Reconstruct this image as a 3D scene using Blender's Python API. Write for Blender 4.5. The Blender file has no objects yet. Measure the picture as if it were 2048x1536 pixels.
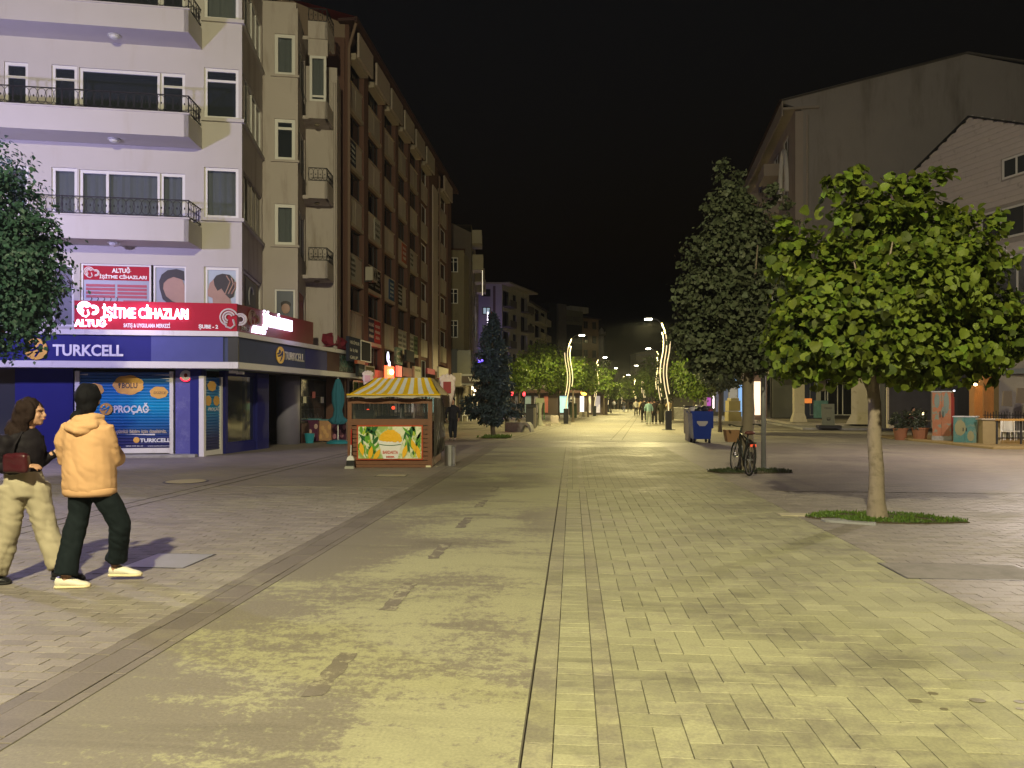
import bpy, math, random
import numpy as np
from mathutils import Vector, Matrix, noise
R = math.radians
rnd = random.Random(11)
sc = bpy.context.scene
COL = sc.collection

# ------------------------------------------------------------------ camera
F, CX, HY, H = 1500.0, 1024.0, 801.0, 1.6       # focal length and horizon of a 2048 px wide frame, eye height
cam = bpy.data.objects.new('camera', bpy.data.cameras.new('camera'))
COL.objects.link(cam)
cam.location = (0, 0, H)
cam.rotation_euler = (R(90), 0, 0)
cam.data.sensor_width = 36
cam.data.lens = 36 * F / 2048
cam.data.shift_y = (HY - 768) / 2048
cam.data.clip_start = .05
cam.data.clip_end = 2000
sc.camera = cam

# ------------------------------------------------------------------ night sky
world = bpy.data.worlds.new('World')
sc.world = world
world.use_nodes = True
wn, wl = world.node_tree.nodes, world.node_tree.links
bg = wn['Background']
sky = wn.new('ShaderNodeTexSky')
sky.sky_type = 'NISHITA'
sky.sun_disc = False
sky.sun_elevation = R(-4)
sky.sun_rotation = R(200)
wl.new(sky.outputs[0], bg.inputs[0])
bg.inputs[1].default_value = 0.13
moon = bpy.data.objects.new('moon', bpy.data.lights.new('moon', 'SUN'))  # added sun lamp: soft ambient fill for the facades, no visible source
COL.objects.link(moon)
moon.data.energy = 0.075
moon.data.angle = R(35)
moon.data.color = (1.0, .88, .8)
moon.rotation_euler = (R(38), 0, R(-16))
sc.view_settings.view_transform = 'Standard'
sc.view_settings.look = 'None'
sc.view_settings.exposure = 0.12
sc.view_settings.gamma = 1
sc.view_settings.use_curve_mapping = False
sc.cycles.use_denoising = True
sc.cycles.max_bounces = 6
sc.cycles.diffuse_bounces = 3
sc.cycles.glossy_bounces = 3
sc.cycles.transmission_bounces = 4
sc.cycles.transparent_max_bounces = 8
sc.cycles.sample_clamp_indirect = 6
sc.cycles.caustics_reflective = False
sc.cycles.caustics_refractive = False

# ------------------------------------------------------------------ helpers
def gx(px, Y): return (px - CX) / F * Y
def gz(py, Y): return H + (HY - py) / F * Y
def gy(py): return H * F / (py - HY)
def G(px, py):
    Y = gy(py)
    return gx(px, Y), Y

def fpt(fr, x, y):
    ox, oy, a = fr
    c, s = math.cos(a), math.sin(a)
    return ox + x * c - y * s, oy + x * s + y * c
def fx(fr, px, d=0.0):
    """local x on the plane y=d of frame fr that shows at column px"""
    ox, oy, a = fr
    c, s = math.cos(a), math.sin(a)
    t = (px - CX) / F
    return (t * (oy + d * c) - ox + d * s) / (c - t * s)
def fz(fr, px, py, d=0.0):
    return gz(py, fpt(fr, fx(fr, px, d), d)[1])
def frsub(fr, x, y, da=0.0):
    X, Y = fpt(fr, x, y)
    return (X, Y, fr[2] + da)

LOC = {}
def _set(o, label=None, cat=None, group=None, kind=None):
    if label: o['label'] = label
    if cat: o['category'] = cat
    if group: o['group'] = group
    if kind: o['kind'] = kind
    return o
def thing(name, label, cat, loc=(0, 0, 0), group=None, rz=0.0):
    o = bpy.data.objects.new(name, None)
    COL.objects.link(o)
    o.location = loc
    o.rotation_euler.z = rz
    o.empty_display_size = .2
    LOC[o] = Vector(loc)
    return _set(o, label, cat, group)
def copy_tree(o, parent=None):
    c = o.copy()
    COL.objects.link(c)
    if parent: c.parent = parent
    for ch in list(o.children): copy_tree(ch, c)
    return c

class MB:
    def __init__(s, fr=None):
        s.v, s.f, s.m, s.fr = [], [], [], fr
    def P(s, x, y, z):
        if s.fr: x, y = fpt(s.fr, x, y)
        s.v.append((x, y, z))
        return len(s.v) - 1
    def face(s, pts, mi=0):
        s.f.append([s.P(*p) for p in pts]); s.m.append(mi)
    def box(s, x0, x1, y0, y1, z0, z1, mi=0):
        if x0 > x1: x0, x1 = x1, x0
        if y0 > y1: y0, y1 = y1, y0
        if z0 > z1: z0, z1 = z1, z0
        i = [s.P(*p) for p in ((x0,y0,z0),(x1,y0,z0),(x1,y1,z0),(x0,y1,z0),(x0,y0,z1),(x1,y0,z1),(x1,y1,z1),(x0,y1,z1))]
        for q in ((3,2,1,0),(4,5,6,7),(0,1,5,4),(1,2,6,5),(2,3,7,6),(3,0,4,7)):
            s.f.append([i[k] for k in q]); s.m.append(mi)
        return s
    def bbox(s, x0, x1, y0, y1, z0, z1, b=.01, mi=0):
        """box with chamfered top edges"""
        i = [s.P(*p) for p in ((x0,y0,z0),(x1,y0,z0),(x1,y1,z0),(x0,y1,z0),(x0,y0,z1-b),(x1,y0,z1-b),(x1,y1,z1-b),(x0,y1,z1-b),
                               (x0+b,y0+b,z1),(x1-b,y0+b,z1),(x1-b,y1-b,z1),(x0+b,y1-b,z1))]
        for q in ((3,2,1,0),(0,1,5,4),(1,2,6,5),(2,3,7,6),(3,0,4,7),(4,5,9,8),(5,6,10,9),(6,7,11,10),(7,4,8,11),(8,9,10,11)):
            s.f.append([i[k] for k in q]); s.m.append(mi)
        return s
    def prism(s, poly, y0, y1, mi=0):
        """polygon of (x, z) drawn anticlockwise seen from -y, from y0 to y1"""
        n = len(poly)
        a = [s.P(x, y0, z) for x, z in poly]
        b = [s.P(x, y1, z) for x, z in poly]
        s.f.append(a[:]); s.m.append(mi)
        s.f.append(b[::-1]); s.m.append(mi)
        for k in range(n):
            s.f.append([a[k], b[k], b[(k+1) % n], a[(k+1) % n]]); s.m.append(mi)
        return s
    def vprism(s, poly, z0, z1, mi=0):
        n = len(poly)
        a = [s.P(x, y, z0) for x, y in poly]
        b = [s.P(x, y, z1) for x, y in poly]
        s.f.append(a[::-1]); s.m.append(mi)
        s.f.append(b[:]); s.m.append(mi)
        for k in range(n):
            s.f.append([a[k], a[(k+1) % n], b[(k+1) % n], b[k]]); s.m.append(mi)
        return s
    def ringfaces(s, rings, mi=0, cap=True):
        n = len(rings[0])
        for a, b in zip(rings[:-1], rings[1:]):
            for k in range(n):
                s.f.append([a[k], a[(k+1) % n], b[(k+1) % n], b[k]]); s.m.append(mi)
        if cap:
            s.f.append(rings[0][::-1]); s.m.append(mi)
            s.f.append(rings[-1][:]); s.m.append(mi)
    def lathe(s, prof, x=0, y=0, n=16, mi=0, cap=True, sx=1, sy=1):
        rings = [[s.P(x + r*sx*math.cos(2*math.pi*k/n), y + r*sy*math.sin(2*math.pi*k/n), z) for k in range(n)] for r, z in prof]
        s.ringfaces(rings, mi, cap)
        return s
    def tube(s, pts, r, n=8, mi=0, cap=True, flat=1.0):
        pts = [Vector(p) for p in pts]
        if not isinstance(r, (list, tuple)): r = [r] * len(pts)
        rings = []
        up = None
        for i, p in enumerate(pts):
            d = (pts[min(i+1, len(pts)-1)] - pts[max(i-1, 0)]).normalized()
            if up is None:
                up = Vector((0, 0, 1)) if abs(d.z) < .9 else Vector((1, 0, 0))
            a = d.cross(up)
            if a.length < 1e-4: a = d.cross(Vector((0, 1, 0)))
            a.normalize()
            b = a.cross(d).normalized()
            up = b
            rr = r[i]
            rings.append([s.P(*(p + a*rr*math.cos(2*math.pi*k/n) + b*rr*flat*math.sin(2*math.pi*k/n))) for k in range(n)])
        s.ringfaces(rings, mi, cap)
        return s
    def ell(s, c, r, n=12, m=8, mi=0, rot=None):
        c = Vector(c)
        rings = []
        for j in range(1, m):
            th = math.pi * j / m
            ring = []
            for k in range(n):
                ph = 2*math.pi*k/n
                q = Vector((r[0]*math.sin(th)*math.cos(ph), r[1]*math.sin(th)*math.sin(ph), -r[2]*math.cos(th)))
                if rot: q = rot @ q
                ring.append(s.P(*(c + q)))
            rings.append(ring)
        s.ringfaces(rings, mi, False)
        t = Vector((0, 0, r[2]))
        if rot: t = rot @ t
        b0, t0 = s.P(*(c - t)), s.P(*(c + t))
        for k in range(n):
            s.f.append([b0, rings[0][(k+1) % n], rings[0][k]]); s.m.append(mi)
            s.f.append([t0, rings[-1][k], rings[-1][(k+1) % n]]); s.m.append(mi)
        return s
    def mesh(s, name, mats, origin, smooth=False):
        me = bpy.data.meshes.new(name)
        o = Vector(origin)
        me.from_pydata([(x - o.x, y - o.y, z - o.z) for x, y, z in s.v], [], s.f)
        if not isinstance(mats, (list, tuple)): mats = [mats]
        for m in mats: me.materials.append(m)
        if len(mats) > 1: me.polygons.foreach_set('material_index', s.m)
        if smooth: me.shade_smooth()
        me.update()
        return me
    def build(s, name, mats, parent=None, smooth=False, loc=None, **kw):
        if parent is not None:
            org = LOC[parent]
        else:
            if loc is None:
                a = np.array(s.v)
                loc = ((a[:,0].min()+a[:,0].max())/2, (a[:,1].min()+a[:,1].max())/2, a[:,2].min())
            org = Vector(loc)
        ob = bpy.data.objects.new(name, s.mesh(name, mats, org, smooth))
        COL.objects.link(ob)
        if parent is not None: ob.parent = parent
        else: ob.location = org
        LOC[ob] = Vector(org)
        return _set(ob, **kw)

# ------------------------------------------------------------------ materials
def _n(t, typ, **kw):
    n = t.nodes.new(typ)
    for k, v in kw.items(): setattr(n, k, v)
    return n
def mat(name, col, rough=.8, metal=0.0, var=.15, vs=2.0, bump=0.0, bs=60.0, col2=None, lo=.45, hi=.65, ns=4.0, streak=False,
        emit=None, es=0.0, rand=None, ra=.25, spec=.3, world=False, coat=0.0):
    """principled surface; brightness varies with noise, col2 shows where a second noise is high (dirt, wear)"""
    m = bpy.data.materials.new(name)
    m.use_nodes = True
    t = m.node_tree
    L = t.links.new
    b = t.nodes['Principled BSDF']
    b.inputs['Roughness'].default_value = rough
    b.inputs['Metallic'].default_value = metal
    b.inputs['Specular IOR Level'].default_value = spec
    b.inputs['Coat Weight'].default_value = coat
    tc = _n(t, 'ShaderNodeTexCoord')
    geo = _n(t, 'ShaderNodeNewGeometry')
    src = geo.outputs['Position'] if world else tc.outputs['Object']
    if streak:
        mp = _n(t, 'ShaderNodeMapping'); mp.inputs['Scale'].default_value = (1, 1, .16)
        L(src, mp.inputs[0]); ssrc = mp.outputs[0]
    else: ssrc = src
    n1 = _n(t, 'ShaderNodeTexNoise'); n1.inputs['Scale'].default_value = vs; n1.inputs['Detail'].default_value = 6; n1.inputs['Roughness'].default_value = .65
    L(src, n1.inputs['Vector'])
    base = _n(t, 'ShaderNodeMix', data_type='RGBA')
    c = Vector(col)
    base.inputs[6].default_value = (*[max(0, x*(1-var)) for x in c], 1)
    base.inputs[7].default_value = (*[x*(1+var) for x in c], 1)
    L(n1.outputs[0], base.inputs[0])
    out = base.outputs[2]
    if col2:
        n2 = _n(t, 'ShaderNodeTexNoise'); n2.inputs['Scale'].default_value = ns; n2.inputs['Detail'].default_value = 9; n2.inputs['Roughness'].default_value = .7
        L(ssrc, n2.inputs['Vector'])
        mr = _n(t, 'ShaderNodeMapRange'); mr.inputs[1].default_value = lo; mr.inputs[2].default_value = hi
        L(n2.outputs[0], mr.inputs[0])
        mx = _n(t, 'ShaderNodeMix', data_type='RGBA')
        mx.inputs[7].default_value = (*col2, 1)
        L(mr.outputs[0], mx.inputs[0]); L(out, mx.inputs[6])
        out = mx.outputs[2]
    if rand:
        if rand == 'obj':
            oi = _n(t, 'ShaderNodeObjectInfo'); ro = oi.outputs['Random']
        else: ro = geo.outputs['Random Per Island']
        hs = _n(t, 'ShaderNodeHueSaturation')
        m1 = _n(t, 'ShaderNodeMapRange'); m1.inputs[3].default_value = 1-ra; m1.inputs[4].default_value = 1+ra
        L(ro, m1.inputs[0]); L(m1.outputs[0], hs.inputs['Value']); L(out, hs.inputs['Color'])
        m2 = _n(t, 'ShaderNodeMath', operation='MULTIPLY_ADD'); m2.inputs[1].default_value = .04; m2.inputs[2].default_value = .48
        fr_ = _n(t, 'ShaderNodeMath', operation='FRACT'); mu = _n(t, 'ShaderNodeMath', operation='MULTIPLY'); mu.inputs[1].default_value = 7.31
        L(ro, mu.inputs[0]); L(mu.outputs[0], fr_.inputs[0]); L(fr_.outputs[0], m2.inputs[0]); L(m2.outputs[0], hs.inputs['Hue'])
        out = hs.outputs[0]
    L(out, b.inputs['Base Color'])
    if bump:
        n3 = _n(t, 'ShaderNodeTexNoise'); n3.inputs['Scale'].default_value = bs; n3.inputs['Detail'].default_value = 5
        L(src, n3.inputs['Vector'])
        bp = _n(t, 'ShaderNodeBump'); bp.inputs['Strength'].default_value = bump; bp.inputs['Distance'].default_value = .01
        L(n3.outputs[0], bp.inputs['Height']); L(bp.outputs[0], b.inputs['Normal'])
    if emit:
        b.inputs['Emission Color'].default_value = (*emit, 1)
        b.inputs['Emission Strength'].default_value = es
    return m
def glass_mat(name, tint=(.02, .025, .03), refl=.12, rough=.04, alpha=.35):
    """window glass: mirror-like sheen over a see-through tinted pane"""
    m = bpy.data.materials.new(name); m.use_nodes = True
    t = m.node_tree; L = t.links.new
    for n in list(t.nodes): t.nodes.remove(n)
    o = _n(t, 'ShaderNodeOutputMaterial'); g = _n(t, 'ShaderNodeBsdfGlossy'); g.inputs['Roughness'].default_value = rough
    tr = _n(t, 'ShaderNodeBsdfTransparent'); tr.inputs[0].default_value = (alpha, alpha, alpha, 1)
    di = _n(t, 'ShaderNodeBsdfDiffuse'); di.inputs[0].default_value = (*tint, 1)
    ad = _n(t, 'ShaderNodeAddShader'); L(tr.outputs[0], ad.inputs[0]); L(di.outputs[0], ad.inputs[1])
    fr = _n(t, 'ShaderNodeFresnel'); fr.inputs[0].default_value = 1.5
    ma = _n(t, 'ShaderNodeMath', operation='ADD'); ma.inputs[1].default_value = refl; ma.use_clamp = True; L(fr.outputs[0], ma.inputs[0])
    mx = _n(t, 'ShaderNodeMixShader'); L(ma.outputs[0], mx.inputs[0]); L(ad.outputs[0], mx.inputs[1]); L(g.outputs[0], mx.inputs[2])
    L(mx.outputs[0], o.inputs[0])
    return m
def leaf_mat(name, col, ra=.35, trans=.35, rough=.5, spec=.4):
    m = mat(name, col, rough=rough, var=.2, vs=1.3, rand='island', ra=ra, spec=spec)
    t = m.node_tree; L = t.links.new
    b = t.nodes['Principled BSDF']; o = t.nodes['Material Output']
    tl = _n(t, 'ShaderNodeBsdfTranslucent')
    lk = b.inputs['Base Color'].links[0].from_socket
    L(lk, tl.inputs[0])
    mx = _n(t, 'ShaderNodeMixShader'); mx.inputs[0].default_value = trans
    L(b.outputs[0], mx.inputs[1]); L(tl.outputs[0], mx.inputs[2]); L(mx.outputs[0], o.inputs[0])
    return m
def glow(name, col, s):
    m = bpy.data.materials.new(name); m.use_nodes = True
    t = m.node_tree
    b = t.nodes['Principled BSDF']
    b.inputs['Base Color'].default_value = (*[min(.8, c) for c in col], 1)
    b.inputs['Emission Color'].default_value = (*col, 1)
    b.inputs['Emission Strength'].default_value = s
    return m

M = {}
M['white_frame'] = mat('painted_frame', (.62, .61, .6), .45, var=.06)
M['dark_metal'] = mat('dark_metal', (.03, .03, .033), .45, .4, var=.2)
M['black'] = mat('black_paint', (.015, .015, .017), .5, var=.2)
M['steel'] = mat('steel', (.5, .5, .5), .32, .9, var=.1)
M['grey_metal'] = mat('galvanised', (.36, .37, .38), .5, .6, var=.15, vs=8)
M['dark_room'] = mat('dark_room', (.02, .02, .022), .9, var=.3)
M['glass'] = glass_mat('window_glass', refl=.1, alpha=.5)
M['shopglass'] = glass_mat('shop_glass', refl=.16, alpha=.55)
M['darkglass'] = glass_mat('dark_glass', tint=(.012, .013, .015), refl=.06, alpha=.0)
M['greyglass'] = glass_mat('grey_glass', tint=(.05, .055, .06), refl=.08, alpha=.0)
M['curtain'] = mat('net_curtain', (.42, .47, .48), .9, var=.12, vs=5)
M['wood'] = mat('brown_wood', (.17, .075, .04), .5, var=.25, vs=6, bump=.15, bs=30)
M['concrete'] = mat('concrete', (.3, .29, .27), .85, var=.2, vs=3, bump=.3, bs=50, col2=(.2, .19, .17))
M['rubber'] = mat('rubber', (.02, .02, .02), .8)

def text(s, size, fr, x, z, y, mt, parent=None, name='lettering', ext=.004, bold=0.0, ax='LEFT', width=None, rotm=None, horiz=False, loc=None, sp=1.0):
    """upright lettering on plane y of frame fr; x is its left (or centre), z its foot"""
    cu = bpy.data.curves.new(name, 'FONT')
    cu.body = s; cu.size = size; cu.extrude = ext; cu.offset = bold; cu.align_x = ax; cu.resolution_u = 3; cu.space_character = sp
    ob = bpy.data.objects.new(name, cu)
    me = bpy.data.meshes.new_from_object(ob)
    bpy.data.objects.remove(ob)
    n = len(me.vertices)
    if n == 0: return None
    co = np.zeros(n*3); me.vertices.foreach_get('co', co); co = co.reshape(-1, 3)
    if width:
        w = co[:,0].max() - co[:,0].min()
        k = width / w
        co[:,0] = (co[:,0] - (co[:,0].min() if ax == 'LEFT' else 0)) * k
    a = fr[2]
    out = np.zeros_like(co)
    lx, lz, ly = co[:,0] + x, co[:,1] + z, y - co[:,2]
    out[:,0] = fr[0] + lx*math.cos(a) - ly*math.sin(a)
    out[:,1] = fr[1] + lx*math.sin(a) + ly*math.cos(a)
    out[:,2] = lz
    org = LOC[parent] if parent is not None else Vector(loc or out.mean(axis=0))
    out -= np.array(org)
    me.vertices.foreach_set('co', out.ravel())
    me.materials.clear(); me.materials.append(mt)
    me.update()
    o = bpy.data.objects.new(name, me)
    COL.objects.link(o)
    if parent is not None: o.parent = parent
    else: o.location = org
    LOC[o] = Vector(org)
    return o

def wall(mb, x0, x1, z0, z1, ops, y=0.0, rev=.14, mi=0):
    """wall skin on plane y with openings (x0,x1,z0,z1) and their reveals"""
    xs = sorted({x0, x1, *[min(max(v, x0), x1) for o in ops for v in o[:2]]})
    zs = sorted({z0, z1, *[min(max(v, z0), z1) for o in ops for v in o[2:4]]})
    for j in range(len(zs)-1):
        run = None
        for i in range(len(xs)-1):
            cx, cz = (xs[i]+xs[i+1])/2, (zs[j]+zs[j+1])/2
            hole = any(o[0] < cx < o[1] and o[2] < cz < o[3] for o in ops)
            if not hole and run is None: run = xs[i]
            if (hole or i == len(xs)-2) and run is not None:
                e = xs[i] if hole else xs[i+1]
                mb.face([(run, y, zs[j]), (e, y, zs[j]), (e, y, zs[j+1]), (run, y, zs[j+1])], mi)
                run = None
    for a, b, c, d in [o[:4] for o in ops]:
        e = y + rev
        mb.face([(a, y, c), (a, e, c), (a, e, d), (a, y, d)], mi)
        mb.face([(b, e, c), (b, y, c), (b, y, d), (b, e, d)], mi)
        mb.face([(a, y, c), (b, y, c), (b, e, c), (a, e, c)], mi)
        mb.face([(a, e, d), (b, e, d), (b, y, d), (a, y, d)], mi)

def window(root, fr, x0, x1, z0, z1, y=.08, fw=.07, vs=(), hs=(), fm=None, pm=None, curtain=None, name='window', d=.06, backing=True):
    """a window of its own: frame, panes as sub-parts, a curtain or a dark room behind"""
    fm = fm or M['white_frame']; pm = pm or M['glass']
    mb = MB(fr)
    mb.box(x0, x1, y, y+d, z0, z0+fw); mb.box(x0, x1, y, y+d, z1-fw, z1)
    mb.box(x0, x0+fw, y, y+d, z0+fw, z1-fw); mb.box(x1-fw, x1, y, y+d, z0+fw, z1-fw)
    xs = [x0+fw] + [x0 + (x1-x0)*v for v in vs] + [x1-fw]
    for v in xs[1:-1]: mb.box(v-fw*.45, v+fw*.45, y, y+d, z0+fw, z1-fw)
    for i, h in enumerate(hs):
        zz = z0 + (z1-z0)*h
        mb.box(x0+fw, x1-fw, y+.003, y+d-.003, zz-fw*.4, zz+fw*.4)
    w = mb.build(name, fm, root)
    for a, b in zip(xs[:-1], xs[1:]):
        p = MB(fr); p.face([(a, y+.03, z0+fw), (b, y+.03, z0+fw), (b, y+.03, z1-fw), (a, y+.03, z1-fw)])
        p.build('pane', pm, w)
    if curtain:
        c = MB(fr)
        n = max(6, int((x1-x0)*14)); ys = [y+.16+.025*math.sin(i*1.9+x0)+.015*math.sin(i*.7) for i in range(n+1)]
        for i in range(n):
            a, b = x0+(x1-x0)*i/n, x0+(x1-x0)*(i+1)/n
            c.face([(a, ys[i], z0), (b, ys[i+1], z0), (b, ys[i+1], z1), (a, ys[i], z1)])
        c.build('curtain', curtain, w, smooth=True)
    elif backing and pm in (M['glass'], M['shopglass']):
        c = MB(fr)
        c.box(x0, x1, y+.5, y+.52, z0, z1)
        c.build('backing', M['dark_room'], w)
    return w
# ------------------------------------------------------------------ the ground
AS = math.atan(.0807)
SF = (0.0, 0.0, -AS)            # paving frame: local x across the street, local y along it
def wpos(X, Y):                  # world -> paving frame
    return X*math.cos(AS) - Y*math.sin(AS), X*math.sin(AS) + Y*math.cos(AS)

def paving_mat(name, base, worn, coatc, lo, hi, rand, joints=None, grain=1.0, rough=.64, grad=None, chips=.06):
    """old paving: coat of pale paint worn off in ragged patches down to grey stone, per-piece tone"""
    m = bpy.data.materials.new(name); m.use_nodes = True
    t = m.node_tree; L = t.links.new
    b = t.nodes['Principled BSDF']; b.inputs['Specular IOR Level'].default_value = .35
    geo = _n(t, 'ShaderNodeNewGeometry')
    mp = _n(t, 'ShaderNodeMapping'); mp.inputs['Rotation'].default_value = (0, 0, AS); mp.inputs['Scale'].default_value = (1, 1, 1)
    L(geo.outputs['Position'], mp.inputs[0]); pos = mp.outputs[0]
    def noise_(sc_, det, ro, vec=pos, dist=0.0):
        n = _n(t, 'ShaderNodeTexNoise'); n.inputs['Scale'].default_value = sc_; n.inputs['Detail'].default_value = det; n.inputs['Roughness'].default_value = ro
        n.inputs['Distortion'].default_value = dist
        L(vec, n.inputs['Vector']); return n.outputs[0]
    def rng(v, a, b_, c=0., d=1.):
        n = _n(t, 'ShaderNodeMapRange'); n.inputs[1].default_value = a; n.inputs[2].default_value = b_; n.inputs[3].default_value = c; n.inputs[4].default_value = d
        L(v, n.inputs[0]); return n.outputs[0]
    def mixc(f, a, b_):
        n = _n(t, 'ShaderNodeMix', data_type='RGBA')
        L(f, n.inputs[0])
        for s_, i in ((a, 6), (b_, 7)):
            if isinstance(s_, tuple): n.inputs[i].default_value = (*s_, 1)
            else: L(s_, n.inputs[i])
        return n.outputs[2]
    def math_(op, a, b_):
        n = _n(t, 'ShaderNodeMath', operation=op)
        for s_, i in ((a, 0), (b_, 1)):
            if isinstance(s_, (int, float)): n.inputs[i].default_value = s_
            else: L(s_, n.inputs[i])
        return n.outputs[0]
    big = noise_(.55, 4, .55, dist=.6)
    fine = noise_(8.0*grain, 12, .82, dist=.3)
    grit = noise_(60, 4, .6)
    st = _n(t, 'ShaderNodeMapping'); st.inputs['Scale'].default_value = (.5, 2.2, 1); st.inputs['Rotation'].default_value = (0, 0, .25)
    L(pos, st.inputs[0])
    scr = noise_(2.2, 8, .7, st.outputs[0], .5)
    wear = math_('ADD', math_('MULTIPLY', big, .36), math_('ADD', math_('MULTIPLY', fine, .40), math_('MULTIPLY', scr, .24)))
    if chips: wear = math_('ADD', wear, math_('MULTIPLY', math_('SUBTRACT', noise_(26, 6, .7), .5), chips))
    if grad:
        sp3 = _n(t, 'ShaderNodeSeparateXYZ'); L(pos, sp3.inputs[0])
        wear = math_('ADD', wear, rng(sp3.outputs[0], grad[0], grad[1], grad[2], grad[3]))
    mask = rng(wear, lo, hi)
    stone = mixc(fine, base, worn)
    colr = mixc(mask, stone, coatc)
    # soot and tyre film in long soft patches
    film = rng(noise_(.9, 6, .6, st.outputs[0], 1.0), .52, .72, 0, .45)
    colr = mixc(film, colr, tuple(x*.55 for x in worn))
    gr = _n(t, 'ShaderNodeMix', data_type='RGBA', blend_type='MULTIPLY'); gr.inputs[0].default_value = .5
    L(colr, gr.inputs[6]); L(rng(grit, .3, .7, .65, 1.2), gr.inputs[7]); colr = gr.outputs[2]
    if rand:
        hs = _n(t, 'ShaderNodeHueSaturation')
        if rand == 'obj': ro = _n(t, 'ShaderNodeObjectInfo').outputs['Random']
        else: ro = geo.outputs['Random Per Island']
        L(rng(ro, 0, 1, .86, 1.12), hs.inputs['Value']); L(colr, hs.inputs['Color']); colr = hs.outputs[0]
    hgt = math_('ADD', math_('MULTIPLY', fine, .5), math_('MULTIPLY', grit, .25))
    if joints:
        bw, bh, off, rotq, mort = joints
        jm = _n(t, 'ShaderNodeMapping'); jm.inputs['Rotation'].default_value = (0, 0, rotq)
        L(pos, jm.inputs[0])
        bt = _n(t, 'ShaderNodeTexBrick'); bt.offset = off
        bt.inputs['Scale'].default_value = 1; bt.inputs['Mortar Size'].default_value = mort; bt.inputs['Brick Width'].default_value = bw; bt.inputs['Row Height'].default_value = bh
        bt.inputs['Mortar Smooth'].default_value = .3
        bt.inputs['Color1'].default_value = (.85, .85, .85, 1); bt.inputs['Color2'].default_value = (1.1, 1.06, 1.0, 1); bt.inputs['Mortar'].default_value = (.45, .45, .45, 1)
        L(jm.outputs[0], bt.inputs['Vector'])
        mu = _n(t, 'ShaderNodeMix', data_type='RGBA', blend_type='MULTIPLY'); mu.inputs[0].default_value = .8
        L(colr, mu.inputs[6]); L(bt.outputs['Color'], mu.inputs[7]); colr = mu.outputs[2]
        hgt = math_('SUBTRACT', hgt, math_('MULTIPLY', bt.outputs['Fac'], 1.5))
    L(colr, b.inputs['Base Color'])
    L(rng(mask, 0, 1, rough-.08, rough+.1), b.inputs['Roughness'])
    bp = _n(t, 'ShaderNodeBump'); bp.inputs['Strength'].default_value = .35; bp.inputs['Distance'].default_value = .006
    L(hgt, bp.inputs['Height']); L(bp.outputs[0], b.inputs['Normal'])
    return m

COATC = (.38, .36, .215)
PV_L = (.255, .225, .205), (.205, .18, .165), (.29, .265, .215), .48, .60
PV_R = (.24, .222, .16), (.185, .175, .132), (.315, .305, .19), .43, .52
PV_D = (.215, .195, .152), (.17, .155, .125), (.325, .31, .195), .45, .56
m_slab = paving_mat('worn_painted_slab', (.22, .198, .155), (.17, .152, .122), (.315, .305, .19), .478, .522, None, grain=1.5, grad=(-2.6, -.9, -.045, .02), chips=.16)
m_leftO = paving_mat('brown_brick_paver', *PV_L, 'obj'); m_leftI = paving_mat('brown_brick_pavers', *PV_L, 'isl')
m_herO = paving_mat('pale_paver', *PV_R, 'obj'); m_herI = paving_mat('pale_pavers', *PV_R, 'isl')
m_bandI = paving_mat('dark_band_paver', *PV_D, 'obj')
PV_B = (.185, .16, .138), (.15, .13, .115), (.25, .23, .175), .53, .64
m_bandL = paving_mat('brown_band_stone', *PV_B, 'obj')
m_far = paving_mat('distant_paving', *PV_L, None, joints=(.22, .11, .5, 0, .006))
m_farR = paving_mat('distant_path', *PV_R, None, joints=(.31, .155, .5, R(90), .006))
m_farD = paving_mat('distant_edging', *PV_D, None, joints=(.22, .5, .5, 0, .006))
m_joint = mat('paving_joint', (.1, .09, .07), .95, var=.3, vs=20, world=True)
m_street = paving_mat('street_paving', (.24, .215, .175), (.17, .155, .13), (.32, .3, .24), .42, .55, None, joints=(.4, .2, .5, 0, .01))

MB().box(-500, 700, -60, 900, -1.0, -.02).build('ground', m_joint, kind='structure')

YG = 13.6    # built pavers end here, sheets take over
def strip(w0, w1, u0, u1, z, mt, name, kind='structure'):
    m = MB(SF); m.box(w0, w1, u0, u1, z-.015, z)
    return m.build(name, mt, kind=kind)
def in_frame(X, Y):
    return Y > 3.1 and abs(X) < Y*.70 + .2

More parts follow.
